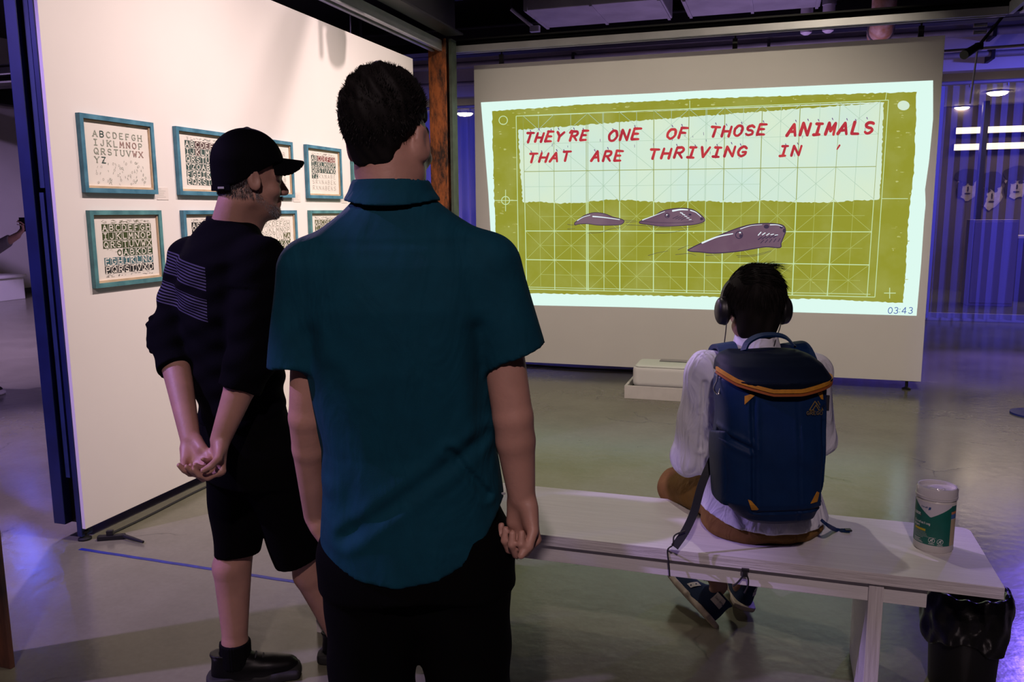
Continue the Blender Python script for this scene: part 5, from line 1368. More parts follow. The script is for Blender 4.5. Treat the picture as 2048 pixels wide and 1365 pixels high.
# shirt
b = Solid((-0.58, 1.40, 0.73), (0.15, 1.84, 1.60), 0.005)
b.loft([(0.72, -0.205, D1 + 0.01, 0.192, 0.130), (0.85, -0.205, D1 + 0.01, 0.192, 0.128), (0.94, -0.208, D1 + 0.01, 0.184, 0.122), (1.03, -0.212, D1 + 0.01, 0.176, 0.118), (1.20, -0.226, D1, 0.182, 0.124),
        (1.32, -0.224, D1, 0.190, 0.126), (1.40, -0.222, D1, 0.180, 0.112), (1.455, -0.222, D1, 0.145, 0.094), (1.50, -0.224, D1, 0.096, 0.082), (1.530, -0.226, D1, 0.070, 0.072)], 0.0, 2.3)
b.cap((-0.25, D1, 1.473), (-0.374, D1, 1.388), 0.066, 0.064, 0.03); b.cap((-0.20, D1, 1.473), (-0.062, D1, 1.394), 0.066, 0.064, 0.03)
b.cone((-0.396, D1, 1.385), (-0.424, D1 - 0.005, 1.205), 0.064, 0.060, 0.03, nb=(0.10, 0, -1)); b.cone((-0.046, D1, 1.392), (0.006, D1 - 0.01, 1.222), 0.066, 0.064, 0.03, nb=(0.33, 0, -0.95))
hem_s = [-0.42, -0.36, -0.30, -0.226, -0.15, -0.10, -0.06, -0.02, 0.02]; hem_z = [0.845, 0.815, 0.79, 0.777, 0.792, 0.818, 0.858, 0.925, 0.95]
b.offset(lambda X, Y, Z: np.where(Y < D1 + 0.02, fold(X, Y, Z, (-0.33, 0.875), (-0.055, 1.07), 0.014, 0.005) + fold(X, Y, Z, (-0.37, 1.443), (-0.07, 1.443), 0.006, 0.0012) + fold(X, Y, Z, (-0.065, 1.28), (-0.06, 1.10), 0.016, 0.0035)
         + fold(X, Y, Z, (-0.385, 1.27), (-0.36, 1.00), 0.018, 0.003) + fold(X, Y, Z, (-0.34, 1.2), (-0.31, 0.9), 0.02, 0.003) + fold(X, Y, Z, (-0.05, 0.95), (-0.12, 1.05), 0.008, 0.005), 0) + 0.0025 * np.sin(26 * X + 9 * Z) * np.sin(11 * Z + 4 * Y) + 0 * Y)
b.cut(lambda X, Y, Z: (np.interp(X, hem_s, hem_z) - Z) * (Z < 1.0) - 9.0 * (Z >= 1.0) + 0 * Y)
sh = part('shirt', b, O1, TEAL, man)
# collar: turned-down band round the neck
b = Solid((-0.35, 1.48, 1.47), (-0.10, 1.76, 1.61), 0.003)
b.loft([(1.505, -0.228, D1 + 0.002, 0.106, 0.104), (1.52, -0.229, D1 + 0.002, 0.097, 0.097), (1.542, -0.231, D1 + 0.004, 0.083, 0.084), (1.558, -0.232, D1 + 0.004, 0.076, 0.078), (1.564, -0.232, D1 + 0.004, 0.072, 0.074)], 0.0)
b.loft([(1.49, -0.228, D1 + 0.002, 0.102, 0.100), (1.52, -0.229, D1 + 0.002, 0.090, 0.090), (1.545, -0.231, D1 + 0.004, 0.072, 0.073), (1.60, -0.232, D1 + 0.004, 0.067, 0.068)], 0.003, op='sub')
b.cut(lambda X, Y, Z: np.where(Z < 1.53, (1.512 + 0.5 * np.abs(X + 0.228) ** 2 * 3 - 0.10 * (Y - D1 + 0.08) * 0) - Z, -1) + 0 * Y)
part('collar', b, O1, TEAL, sh)
bt = K(1007, 988, D1 - 0.06) - O1
MB().lathe([(0.004, -0.001), (0.0045, 0.0015), (0.003, 0.002)], tuple(bt), 12).build('side_button', mat('pearl_button', (0.4, 0.42, 0.45), 0.3), sh, True)
# trousers
b = Solid((-0.46, 1.42, 0.03), (0.06, 1.84, 1.03), 0.006)
b.loft([(0.74, -0.200, D1 + 0.01, 0.198, 0.128), (0.86, -0.204, D1 + 0.01, 0.186, 0.122), (1.00, -0.206, D1 + 0.01, 0.166, 0.108)], 0.0, 2.2)
for hp, kn, an, sg in (((-0.292, D1 + 0.01, 0.80), (-0.305, D1 + 0.01, 0.46), (-0.318, D1, 0.05), -1), ((-0.112, D1 + 0.01, 0.80), (-0.098, D1 + 0.01, 0.46), (-0.088, D1, 0.05), 1)):
    b.cap(hp, kn, 0.108, 0.088, 0.03); b.cone(kn, an, 0.088, 0.078, 0.02, nb=(0, 0, -1))
b.cap((-0.205, D1 + 0.01, 0.78), (-0.205, D1 + 0.01, 0.69), 0.09, 0.07, 0.03)
b.offset(lambda X, Y, Z: 0.003 * np.sin(40 * Z + 20 * X) * np.sin(8 * X + 13 * Z) + 0 * Y)
part('trousers', b, O1, BLK, man)
for p, an in (((-0.318, D1 - 0.07), -0.12), ((-0.088, D1 - 0.07), 0.16)):
    c_, s_ = math.cos(an), math.sin(an)
    shoe('shoe', man, (np.array([[c_, s_, 0], [-s_, c_, 0], [0, 0, 1.0]]), np.array([p[0], p[1], 0.0]) - O1), mat('black_leather', (0.006, 0.006, 0.006), 0.4), M['rubber'], 1.0)
# hair: close-cropped cap with a fade
b = Solid((-0.36, 1.46, 1.50), (-0.11, 1.80, 1.82), 0.0035)
b.ell(hf(0, -0.012, 0.048), np.array([0.0775, 0.101, 0.093]), hf.R, 0.0)
b.ell(hf(0, -0.062, -0.030), np.array([0.054, 0.030, 0.055]), hf.R, 0.03)
b.offset(lambda X, Y, Z: 0.0022 * np.sin(230 * X + 90 * Z) * np.sin(210 * Y) + 0.0028 * np.sin(120 * Z + 160 * X) * (Z > 1.70) + 0 * Y)
fx, fz, fo = hf.R[:, 1], hf.R[:, 2], hf.o
def hair_cut(X, Y, Z):
    ly = (X - fo[0]) * fx[0] + (Y - fo[1]) * fx[1] + (Z - fo[2]) * fx[2]; lz = (X - fo[0]) * fz[0] + (Y - fo[1]) * fz[1] + (Z - fo[2]) * fz[2]
    lim = np.interp(ly, [-0.12, -0.07, -0.035, -0.012, 0.01, 0.03, 0.07], [-0.052, -0.05, -0.018, 0.030, 0.038, 0.028, 0.075])
    return lim - lz
b.offset(lambda X, Y, Z: 0.011 * np.clip((0.012 - ((X - fo[0]) * fz[0] + (Y - fo[1]) * fz[1] + (Z - fo[2]) * fz[2])) / 0.055, 0, 1.3))
b.cut(hair_cut)
hm = part('hair', b, O1, HR1, man)
P, Dn = scalp_points(hf, 5200, (0.078, 0.101, 0.092), -0.02, 0.085, 3)
obj('cropped_strands', strands([p - O1 for p in P], [d * np.clip((p[2] - 1.66) / 0.06, 0.12, 1) + np.array([0, -0.1, -0.6 if p[2] < 1.68 else 0.7]) for p, d in zip(P, Dn)], 0.0085, 0.0018, 2, 0.20), HR1, hm, 'stuff')

# ---------------------------------------------------------------- man in the black cap
man, O2 = person('man in a black baseball cap, striped dark sweater and black shorts with hands clasped behind', (-0.80, 2.50))
SK2 = skin('skin_weathered', (0.46, 0.25, 0.19)); BLK2 = cloth('black_shorts_cloth', (0.0016, 0.0016, 0.002), 500)
TH = math.radians(48); Rb = np.array([math.cos(TH), -math.sin(TH), 0]); Fb = np.array([math.sin(TH), math.cos(TH), 0]); DC = 2.46
hf = Fr(K(500, 357, DC) + np.array([0, 0, 0.0]), math.radians(60), math.radians(3), 0.0, 0.95)
nb_ = K(462, 440, DC)
Ls = K(384, 522, DC + 0.11); Rs = K(524, 526, DC - 0.11); Le = K(341, 672, DC + 0.03); Re = K(498, 728, DC - 0.19); Lw = K(381, 880, DC - 0.20); Rw = K(441, 880, DC - 0.24)
b = Solid((-1.22, 2.10, -0.005), (-0.40, 2.95, 1.80), 0.0045)
head(b, hf)
b.cap(nb_ + np.array([0, 0, -0.03]), hf(0, -0.035, -0.07), 0.062, 0.056, 0.03); b.cap(hf(0, 0.02, -0.10), nb_ + np.array([0.05, 0.02, -0.02]), 0.030, 0.035, 0.03)
chest = K(452, 590, DC); pel = K(492, 830, DC)
Rm = np.stack([Rb, Fb, np.array([0, 0, 1.0])], 1)
b.ell(chest, (0.15, 0.10, 0.20), Rm, 0.03); b.ell((chest + pel) / 2, (0.13, 0.09, 0.18), Rm, 0.04); b.ell(pel, (0.12, 0.09, 0.12), Rm, 0.03)
b.cap(nb_ - np.array([0, 0, 0.05]), Ls, 0.05, 0.048, 0.03); b.cap(nb_ - np.array([0, 0, 0.05]), Rs, 0.05, 0.048, 0.03)
arm(b, Ls, Le, Lw, (0.048, 0.043, 0.027)); arm(b, Rs, Re, Rw, (0.048, 0.044, 0.028))
# clasped hands: right palm open to the lens, left fingers laid through it
kR = K(436, 950, DC - 0.27) - Rw; hand(b, Rw, kR, (-0.75, -0.62, 0.1), 1.0, True, (0.9, 0.9, 0.5), 0.03, (0.75, 0.5), curls=[(1.1, 0.8, 0.4), (1.2, 0.9, 0.5), (1.0, 1.1, 0.5), (0.8, 1.1, 0.6)])
kL = K(412, 945, DC - 0.275) - Lw; hand(b, Lw, kL, (0.25, -0.95, -0.1), 1.0, False, (0.5, 0.6, 0.4), 0.03, (0.25, 0.35), curls=[(0.75, 0.9, 0.5), (0.6, 0.8, 0.5), (0.5, 0.7, 0.4), (0.45, 0.6, 0.4)])
Lk = K(478, 1070, 2.52); La = K(470, 1290, 2.48); Rk = K(612, 1085, 2.52); Ra = K(690, 1292, 2.60)
leg(b, K(490, 890, 2.51), Lk, La, (0.068, 0.058, 0.036), (-0.9, -0.3, 0)); leg(b, K(530, 890, 2.44), Rk, Ra, (0.068, 0.058, 0.036), (-0.9, -0.3, 0))
foot(b, La, (0.97, 0.2)); foot(b, Ra, (0.99, -0.1))
part('body', b, O2, SK2, man)
# sweater with fine stripe bands
def sweater_mat():
    m = cloth('striped_knit', (0.005, 0.005, 0.009), 260, 0.9); nt = m.node_tree; N = nt.nodes.new; L = nt.links.new
    b_ = nt.nodes['Principled BSDF']; tc = N('ShaderNodeTexCoord'); sx = N('ShaderNodeSeparateXYZ'); L(tc.outputs['Object'], sx.inputs[0])
    tilt = N('ShaderNodeMath'); tilt.operation = 'MULTIPLY_ADD'; tilt.inputs[1].default_value = 0.20; L(sx.outputs['X'], tilt.inputs[0]); L(sx.outputs['Z'], tilt.inputs[2])
    w = N('ShaderNodeMath'); w.operation = 'SINE'; ml = N('ShaderNodeMath'); ml.operation = 'MULTIPLY'; ml.inputs[1].default_value = 2 * math.pi / 0.0088
    L(tilt.outputs[0], ml.inputs[0]); L(ml.outputs[0], w.inputs[0])
    r1 = N('ShaderNodeValToRGB'); r1.color_ramp.interpolation = 'LINEAR'; r1.color_ramp.elements[0].position = 0.35; r1.color_ramp.elements[1].position = 0.8
    ad = N('ShaderNodeMath'); ad.operation = 'MULTIPLY_ADD'; ad.inputs[1].default_value = 0.5; ad.inputs[2].default_value = 0.5; L(w.outputs[0], ad.inputs[0]); L(ad.outputs[0], r1.inputs['Fac'])
    mr = N('ShaderNodeMapRange'); mr.inputs['From Min'].default_value = 1.175; mr.inputs['From Max'].default_value = 1.385; L(tilt.outputs[0], mr.inputs['Value'])
    rb = N('ShaderNodeValToRGB'); rb.color_ramp.interpolation = 'CONSTANT'; e = rb.color_ramp.elements
    e[0].position = 0.0; e[0].color = (0, 0, 0, 1); e[1].position = 0.06; e[1].color = (1, 1, 1, 1)
    for p_, v in ((0.36, 0.0), (0.46, 1.0), (0.80, 0.0)):
        q = e.new(p_); q.color = (v, v, v, 1)
    L(mr.outputs['Result'], rb.inputs['Fac'])
    bk_ = N('ShaderNodeMath'); bk_.operation = 'LESS_THAN'; bk_.inputs[1].default_value = -0.055; L(sx.outputs['X'], bk_.inputs[0])   # the bands are knitted into the back only
    m0 = N('ShaderNodeMath'); m0.operation = 'MULTIPLY'; L(r1.outputs['Color'], m0.inputs[0]); L(bk_.outputs[0], m0.inputs[1])
    mu = N('ShaderNodeMath'); mu.operation = 'MULTIPLY'; L(m0.outputs[0], mu.inputs[0]); L(rb.outputs['Color'], mu.inputs[1])
    mx = N('ShaderNodeMix'); mx.data_type = 'RGBA'; mx.inputs['A'].default_value = (0.0016, 0.0016, 0.003, 1); mx.inputs['B'].default_value = (0.075, 0.070, 0.12, 1)
    L(mu.outputs[0], mx.inputs['Factor']); L(mx.outputs['Result'], b_.inputs['Base Color']); return m
b = Solid((-1.22, 2.08, 0.86), (-0.55, 2.85, 1.54), 0.005)
W1 = K(478, 770, DC); W2 = K(470, 690, DC); C1 = K(452, 590, DC); C2 = K(448, 520, DC); N1 = K(455, 462, DC)
b.loft([(0.88, pel[0] - 0.01, DC, 0.158, 0.118), (W1[2], W1[0], DC, 0.160, 0.120), (W2[2], W2[0], DC, 0.168, 0.130), (C1[2], C1[0] + 0.01, DC, 0.180, 0.140), (C2[2], C2[0] + 0.01, DC, 0.172, 0.130), (N1[2], N1[0], DC, 0.100, 0.085), (N1[2] + 0.03, N1[0] + 0.005, DC, 0.074, 0.068)], 0.0, 2.2, -TH)
b.cap(N1 - np.array([0, 0, 0.045]), Ls, 0.062, 0.066, 0.04); b.cap(N1 - np.array([-0.01, 0, 0.045]), Rs, 0.062, 0.068, 0.04)
b.cap(Ls, Le, 0.068, 0.064, 0.03); b.cap(Rs, Re, 0.070, 0.066, 0.03)
cL = Le * 0.66 + Lw * 0.34; cR = Re * 0.66 + Rw * 0.34
b.cone(Le, cL, 0.062, 0.056, 0.02); b.cone(Re, cR, 0.064, 0.058, 0.02)
for px, py in ((302, 634), (299, 648), (301, 662), (298, 676), (301, 690), (304, 703)):
    b.ell(K(px + 5, py, DC + 0.02), (0.010, 0.03, 0.009), None, 0.004)
b.offset(lambda X, Y, Z: 0.004 * np.sin(60 * Z + 14 * X) * np.sin(18 * X - 9 * Y + 20 * Z) * (Z < 1.3) + 0.002 * np.sin(90 * Z - 40 * X) + 0 * Y)
part('sweater', b, O2, sweater_mat(), man)
b = Solid((-1.0, 2.3, 1.38), (-0.7, 2.62, 1.54), 0.0035)
ctop = N1 + np.array([0.004, 0, 0.035])
b.loft([(N1[2] - 0.03, N1[0], DC, 0.088, 0.078), (N1[2] + 0.0, N1[0] + 0.004, DC, 0.074, 0.070), (N1[2] + 0.05, N1[0] + 0.010, DC, 0.068, 0.064)], 0.0, 2.0, -TH)
b.cut(lambda X, Y, Z: Z - (N1[2] + 0.026 - 0.35 * (X - N1[0])) + 0 * Y)
part('neck_rib', b, O2, cloth('black_rib', (0.005, 0.005, 0.008), 200), man)
# shorts
b = Solid((-1.08, 2.22, 0.36), (-0.52, 2.76, 1.0), 0.005)
b.loft([(0.70, pel[0] + 0.005, DC, 0.165, 0.132), (0.80, pel[0], DC, 0.166, 0.134), (0.95, pel[0] - 0.01, DC, 0.150, 0.115)], 0.0, 2.2, -TH)
hl, hr = K(474, 1106, 2.51), K(600, 1119, 2.52)
b.cone(K(480, 905, 2.50), hl, 0.112, 0.070, 0.03, nb=(0.05, 0, -1)); b.cone(K(555, 915, 2.44), hr, 0.118, 0.080, 0.03, nb=(0.25, 0, -0.97))
b.offset(lambda X, Y, Z: 0.003 * np.sin(30 * Z + 25 * X + 12 * Y) + 0 * Y)
part('shorts', b, O2, BLK2, man)
# socks and shoes
for an_, dr_, nm in ((La, (0.97, 0.22, 0), 0), (Ra, (0.99, -0.08, 0), 1)):
    b = Solid(an_ + np.array([-0.08, -0.08, -0.09]), an_ + np.array([0.08, 0.08, 0.06]), 0.004)
    b.cone(an_ + np.array([0.0, 0, 0.035]), an_ + np.array([0, 0, -0.07]), 0.049, 0.048, 0.0)
    b.cut(lambda X, Y, Z: Z - an_[2] - 0.012 + 0 * X + 0 * Y)
    b.offset(lambda X, Y, Z: 0.0012 * np.sin(260 * np.arctan2(Y - an_[1], X - an_[0]) / 6) + 0 * Z)
    part('sock', b, O2, cloth('black_sock', (0.005, 0.005, 0.006), 300), man)
    d = nrm(dr_); x_ = np.array([d[1], -d[0], 0]); org = np.array([an_[0], an_[1], 0]) - d * 0.085
    up, so = shoe('shoe', man, (np.stack([x_, d, np.array([0, 0, 1.0])], 1), org - O2), mat('black_shoe', (0.003, 0.003, 0.0035), 0.4, spec=0.25), M['rubber'], 0.98)
    lc = MB()
    for q in range(4):
        yy = 0.125 + q * 0.022; zz = 0.100 - q * 0.009
        P_ = [np.stack([x_, d, np.array([0, 0, 1.0])], 1) @ (np.array(v) * 0.98) + org - O2 for v in ((-0.03, yy, zz - 0.012), (0, yy + 0.006, zz + 0.004), (0.03, yy, zz - 0.012))]
        lc.tube(curve_pts(P_, 3), 0.0028, 5)
    lc.build('laces', mat('shoe_lace', (0.03, 0.03, 0.035), 0.7), up, True)
# cap
CAPM = cloth('black_cap_cotton', (0.0018, 0.0018, 0.003), 600, 0.8)
b = Solid(hf.o - 0.24, hf.o + 0.24, 0.004)
fx2, fz2, fr2, fo2 = hf.R[:, 1], hf.R[:, 2], hf.R[:, 0], hf.o
def loc2(X, Y, Z):
    return [((X - fo2[0]) * a[0] + (Y - fo2[1]) * a[1] + (Z - fo2[2]) * a[2]) / 0.95 for a in (fr2, fx2, fz2)]
def crown(X, Y, Z):
    lx, ly, lz = loc2(X, Y, Z); up_ = np.maximum(lz - 0.045, 0) / 0.106; lo_ = np.minimum(lz - 0.045, 0) * 0.55
    return (np.sqrt((lx / (0.086 + 0.12 * lo_)) ** 2 + ((ly + 0.008) / (0.110 + 0.16 * lo_)) ** 2 + up_ ** 2) - 1) * 0.085
b.put(crown, hf.o - 0.2, hf.o + 0.2, 0.0)
def cap_cut(X, Y, Z):
    lx, ly, lz = loc2(X, Y, Z); return np.interp(ly, [-0.125, -0.06, 0.0, 0.06, 0.12], [-0.046, -0.026, 0.012, 0.046, 0.056]) - lz
b.cut(cap_cut)
b.ell(hf(0, -0.008, 0.150), (0.009, 0.009, 0.005), hf.R, 0.003)
cp_ = part('cap_crown', b, O2, CAPM, man)
b = Solid(hf.o - 0.26, hf.o + 0.26, 0.003)
def brim(X, Y, Z):
    lx, ly, lz = loc2(X, Y, Z)
    zc = 0.064 - 9.0 * lx ** 2 - 0.05 * (ly - 0.10)
    e = np.sqrt((lx / 0.078) ** 2 + ((ly - 0.070) / 0.096) ** 2) - 1
    return np.maximum(np.maximum(np.abs(lz - zc) - 0.0052, e * 0.08), 0.055 - ly)
b.put(brim, hf.o - 0.24, hf.o + 0.24, 0.0)
part('cap_brim', b, O2, CAPM, cp_, 4)
# cap strap opening at the back: band and clasp
bd = [hf(0.0815 * math.sin(a_), -0.008 - 0.1035 * math.cos(a_), -0.030 - 0.006 * math.cos(a_)) - O2 for a_ in np.linspace(-0.9, 0.9, 15)]
MB().strap(bd, tuple(hf.R[:, 2]), 0.016, 0.004).build('cap_strap', CAPM, cp_)
cl_ = hf(0.048, -0.0945, -0.036) - O2
MB().cbox(tuple(cl_ - np.array([0.009, 0.004, 0.003])), tuple(cl_ + np.array([0.009, 0.002, 0.003])), 0.001).build('cap_clasp', mat('pale_label', (0.45, 0.45, 0.5), 0.5), cp_)
# grey hair below the cap, beard and brows
GREY = mat('grey_hair', (0.30, 0.29, 0.30), 0.6); GDK = mat('dark_grey_hair', (0.10, 0.095, 0.10), 0.6)
P, Dn = [], []
for i in range(3600):
    a_ = random.uniform(-1.5, 1.5); z_ = random.uniform(-0.062, 0.012)
    P.append(hf(0.074 * math.sin(a_), -0.012 - 0.090 * math.cos(a_) + max(0, -z_ - 0.02) * 0.35, z_) - O2); Dn.append(hf.R @ np.array([math.sin(a_) * 0.4, -0.4 * math.cos(a_), -0.9]))
obj('nape_hair', strands(P, Dn, 0.008, 0.0012, 2, 0.3), GDK, man, 'stuff')
P, Dn = [], []
for i in range(4200):
    s_ = random.choice((-1, 1)); t_ = random.random(); e = random.random()
    if e < 0.72:                      # along the jaw
        c0 = np.array([s_ * (0.050 - 0.038 * t_), 0.000 + 0.066 * t_, -0.050 - 0.048 * t_]); u = nrm([s_ * random.uniform(0.3, 1), random.uniform(-0.1, 0.7) * t_, random.uniform(-0.8, 0.5)]); p_ = c0 + u * 0.0225
    elif e < 0.88:                    # chin
        u = nrm([random.uniform(-1, 1), random.uniform(0.1, 1), random.uniform(-0.9, 0.4)]); p_ = np.array([0, 0.070, -0.099]) + u * np.array([0.025, 0.021, 0.021])
    else:                             # upper lip
        x_ = random.uniform(-0.026, 0.026); u = np.array([0, 1.0, -0.2]); p_ = np.array([x_, 0.094 - 8 * x_ * x_, random.uniform(-0.060, -0.050)])
    P.append(hf(*p_) - O2); Dn.append(hf.R @ nrm(u + np.array([0, 0, -0.7])))
obj('beard', strands(P, Dn, 0.007, 0.0011, 2, 0.3), GREY, man, 'stuff')

# ---------------------------------------------------------------- seated listener
man, O3 = person('seated person in a white shirt and ochre trousers wearing headphones, seen from behind', (0.78, 2.56))
SK3 = skin('skin_warm', (0.42, 0.23, 0.17)); HR3 = mat('dark_brown_hair', (0.006, 0.0042, 0.0036), 0.75, spec=0.2)
WS = cloth('white_shirt_cotton', (0.66, 0.67, 0.74), 900, 0.8, 0.06, crease=0.6, cscale=13); OC = cloth('ochre_trousers', (0.20, 0.105, 0.028), 500, crease=0.4, cscale=12)
D3 = 2.58; hf = Fr((0.775, D3 + 0.045, 1.192), math.radians(4), math.radians(4), 0, 0.98)
Ls = K(1412, 742, D3); Rs = K(1622, 745, D3); Le = K(1378, 915, D3 + 0.04); Re = (1.02, D3 + 0.10, 0.74); Lw = np.array([0.70, D3 + 0.30, 0.66]); Rw = np.array([0.86, D3 + 0.30, 0.66])
Lk = K(1354, 974, 2.90); Rk = np.array([0.99, 2.95, 0.53])
hA = K(1436, 1222, 2.80); 
Aa = K(1438, 1172, 2.88); Ba = K(1484, 1172, 2.94)
b = Solid((0.35, 2.36, 0.0), (1.20, 3.12, 1.34), 0.0045)
head(b, hf)
b.cap((0.778, D3, 1.02), (0.776, D3 + 0.02, 1.13), 0.058, 0.053, 0.03)
b.ell((0.785, D3, 0.90), (0.15, 0.09, 0.17), None, 0.03); b.ell((0.79, D3, 0.70), (0.14, 0.09, 0.17), None, 0.03); b.ell((0.80, D3 - 0.01, 0.575), (0.155, 0.10, 0.09), None, 0.04)
b.cap((0.78, D3, 1.01), Ls, 0.045, 0.045, 0.03); b.cap((0.78, D3, 1.01), Rs, 0.045, 0.045, 0.03)
arm(b, Ls, Le, Lw, (0.046, 0.038, 0.026)); arm(b, Rs, Re, Rw, (0.046, 0.038, 0.026))
hand(b, Lw, (0.8, 0.4, -0.3), (0, 0, -1), 0.95, False); hand(b, Rw, (-0.8, 0.4, -0.3), (0, 0, -1), 0.95, True)
for hip, kn, an_ in (((0.71, D3 - 0.01, 0.565), Lk, Aa), ((0.89, D3 - 0.01, 0.565), Rk, Ba)):
    leg(b, hip, kn, an_, (0.066, 0.048, 0.028), (0, 0.3, -0.3))
b.cap(Aa, K(1420, 1205, 2.88), 0.028, 0.024, 0.01); b.cap(Ba, Ba + np.array([0.02, 0.05, -0.06]), 0.032, 0.026, 0.02)
part('body', b, O3, SK3, man)
b = Solid((0.42, 2.36, 0.46), (1.16, 2.98, 1.12), 0.005)
b.loft([(0.475, 0.815, D3 - 0.02, 0.204, 0.158), (0.53, 0.808, D3 - 0.02, 0.202, 0.154), (0.62, 0.80, D3 - 0.01, 0.180, 0.132), (0.78, 0.79, D3, 0.176, 0.126), (0.92, 0.785, D3, 0.186, 0.126), (0.99, 0.78, D3, 0.172, 0.108), (1.035, 0.778, D3, 0.110, 0.082), (1.07, 0.777, D3, 0.068, 0.066)], 0.0, 2.2)
b.cap((0.77, D3, 1.005), Ls, 0.052, 0.058, 0.03); b.cap((0.79, D3, 1.005), Rs, 0.052, 0.058, 0.03)
b.cap(Ls, Le, 0.060, 0.060, 0.03); b.cap(Rs, Re, 0.060, 0.058, 0.03)
b.cone(Le, Le * 0.12 + Lw * 0.88, 0.058, 0.040, 0.02); b.cone(Re, np.array(Re) * 0.12 + Rw * 0.88, 0.058, 0.040, 0.02)
b.offset(lambda X, Y, Z: 0.004 * np.sin(70 * X + 24 * Z) * np.sin(16 * Z + 8 * X) + fold(X, Y, Z, (0.60, 0.97), (0.60, 0.75), 0.008, 0.006) + fold(X, Y, Z, (0.66, 0.72), (0.72, 0.52), 0.012, 0.006) + 0 * Y)
b.cut(lambda X, Y, Z: np.where(Z < 0.62, np.interp(X, [0.60, 0.66, 0.72, 0.80, 0.90, 1.0], [0.560, 0.535, 0.520, 0.512, 0.514, 0.525]) - Z, -1) + 0 * Y)
sh = part('shirt', b, O3, WS, man)
b = Solid((0.66, D3 - 0.11, 1.03), (0.90, D3 + 0.13, 1.13), 0.003)
b.loft([(1.046, 0.777, D3 + 0.004, 0.080, 0.076), (1.108, 0.777, D3 + 0.014, 0.066, 0.066)], 0.0); b.loft([(1.03, 0.777, D3 + 0.004, 0.074, 0.070), (1.12, 0.777, D3 + 0.014, 0.059, 0.059)], 0.002, op='sub')
part('collar', b, O3, WS, sh)
# trousers
b = Solid((0.34, 2.36, 0.06), (1.20, 3.14, 0.74), 0.005)
b.loft([(0.476, 0.805, D3 - 0.02, 0.178, 0.138), (0.498, 0.805, D3 - 0.02, 0.192, 0.150), (0.525, 0.805, D3 - 0.02, 0.184, 0.140), (0.57, 0.805, D3 - 0.01, 0.160, 0.120), (0.66, 0.80, D3, 0.145, 0.10)], 0.0, 2.2)
hL = np.array([0.715, D3 + 0.02, 0.565]); hR = np.array([0.895, D3 + 0.02, 0.565])
b.cap(hL, Lk, 0.086, 0.066, 0.03); b.cap(hR, Rk, 0.086, 0.066, 0.03)
ka = Lk * 0.12 + Aa * 0.88; kb = Rk * 0.12 + Ba * 0.88
b.cone(Lk, ka, 0.064, 0.050, 0.02); b.cone(Rk, kb, 0.064, 0.050, 0.02)
b.cut(lambda X, Y, Z: np.where(Y < 2.80, 0.4765 - Z, -1) + 0 * X)
b.offset(lambda X, Y, Z: 0.003 * np.sin(50 * X + 40 * Y) * np.sin(30 * Z + 12 * X))
part('trousers', b, O3, OC, man)
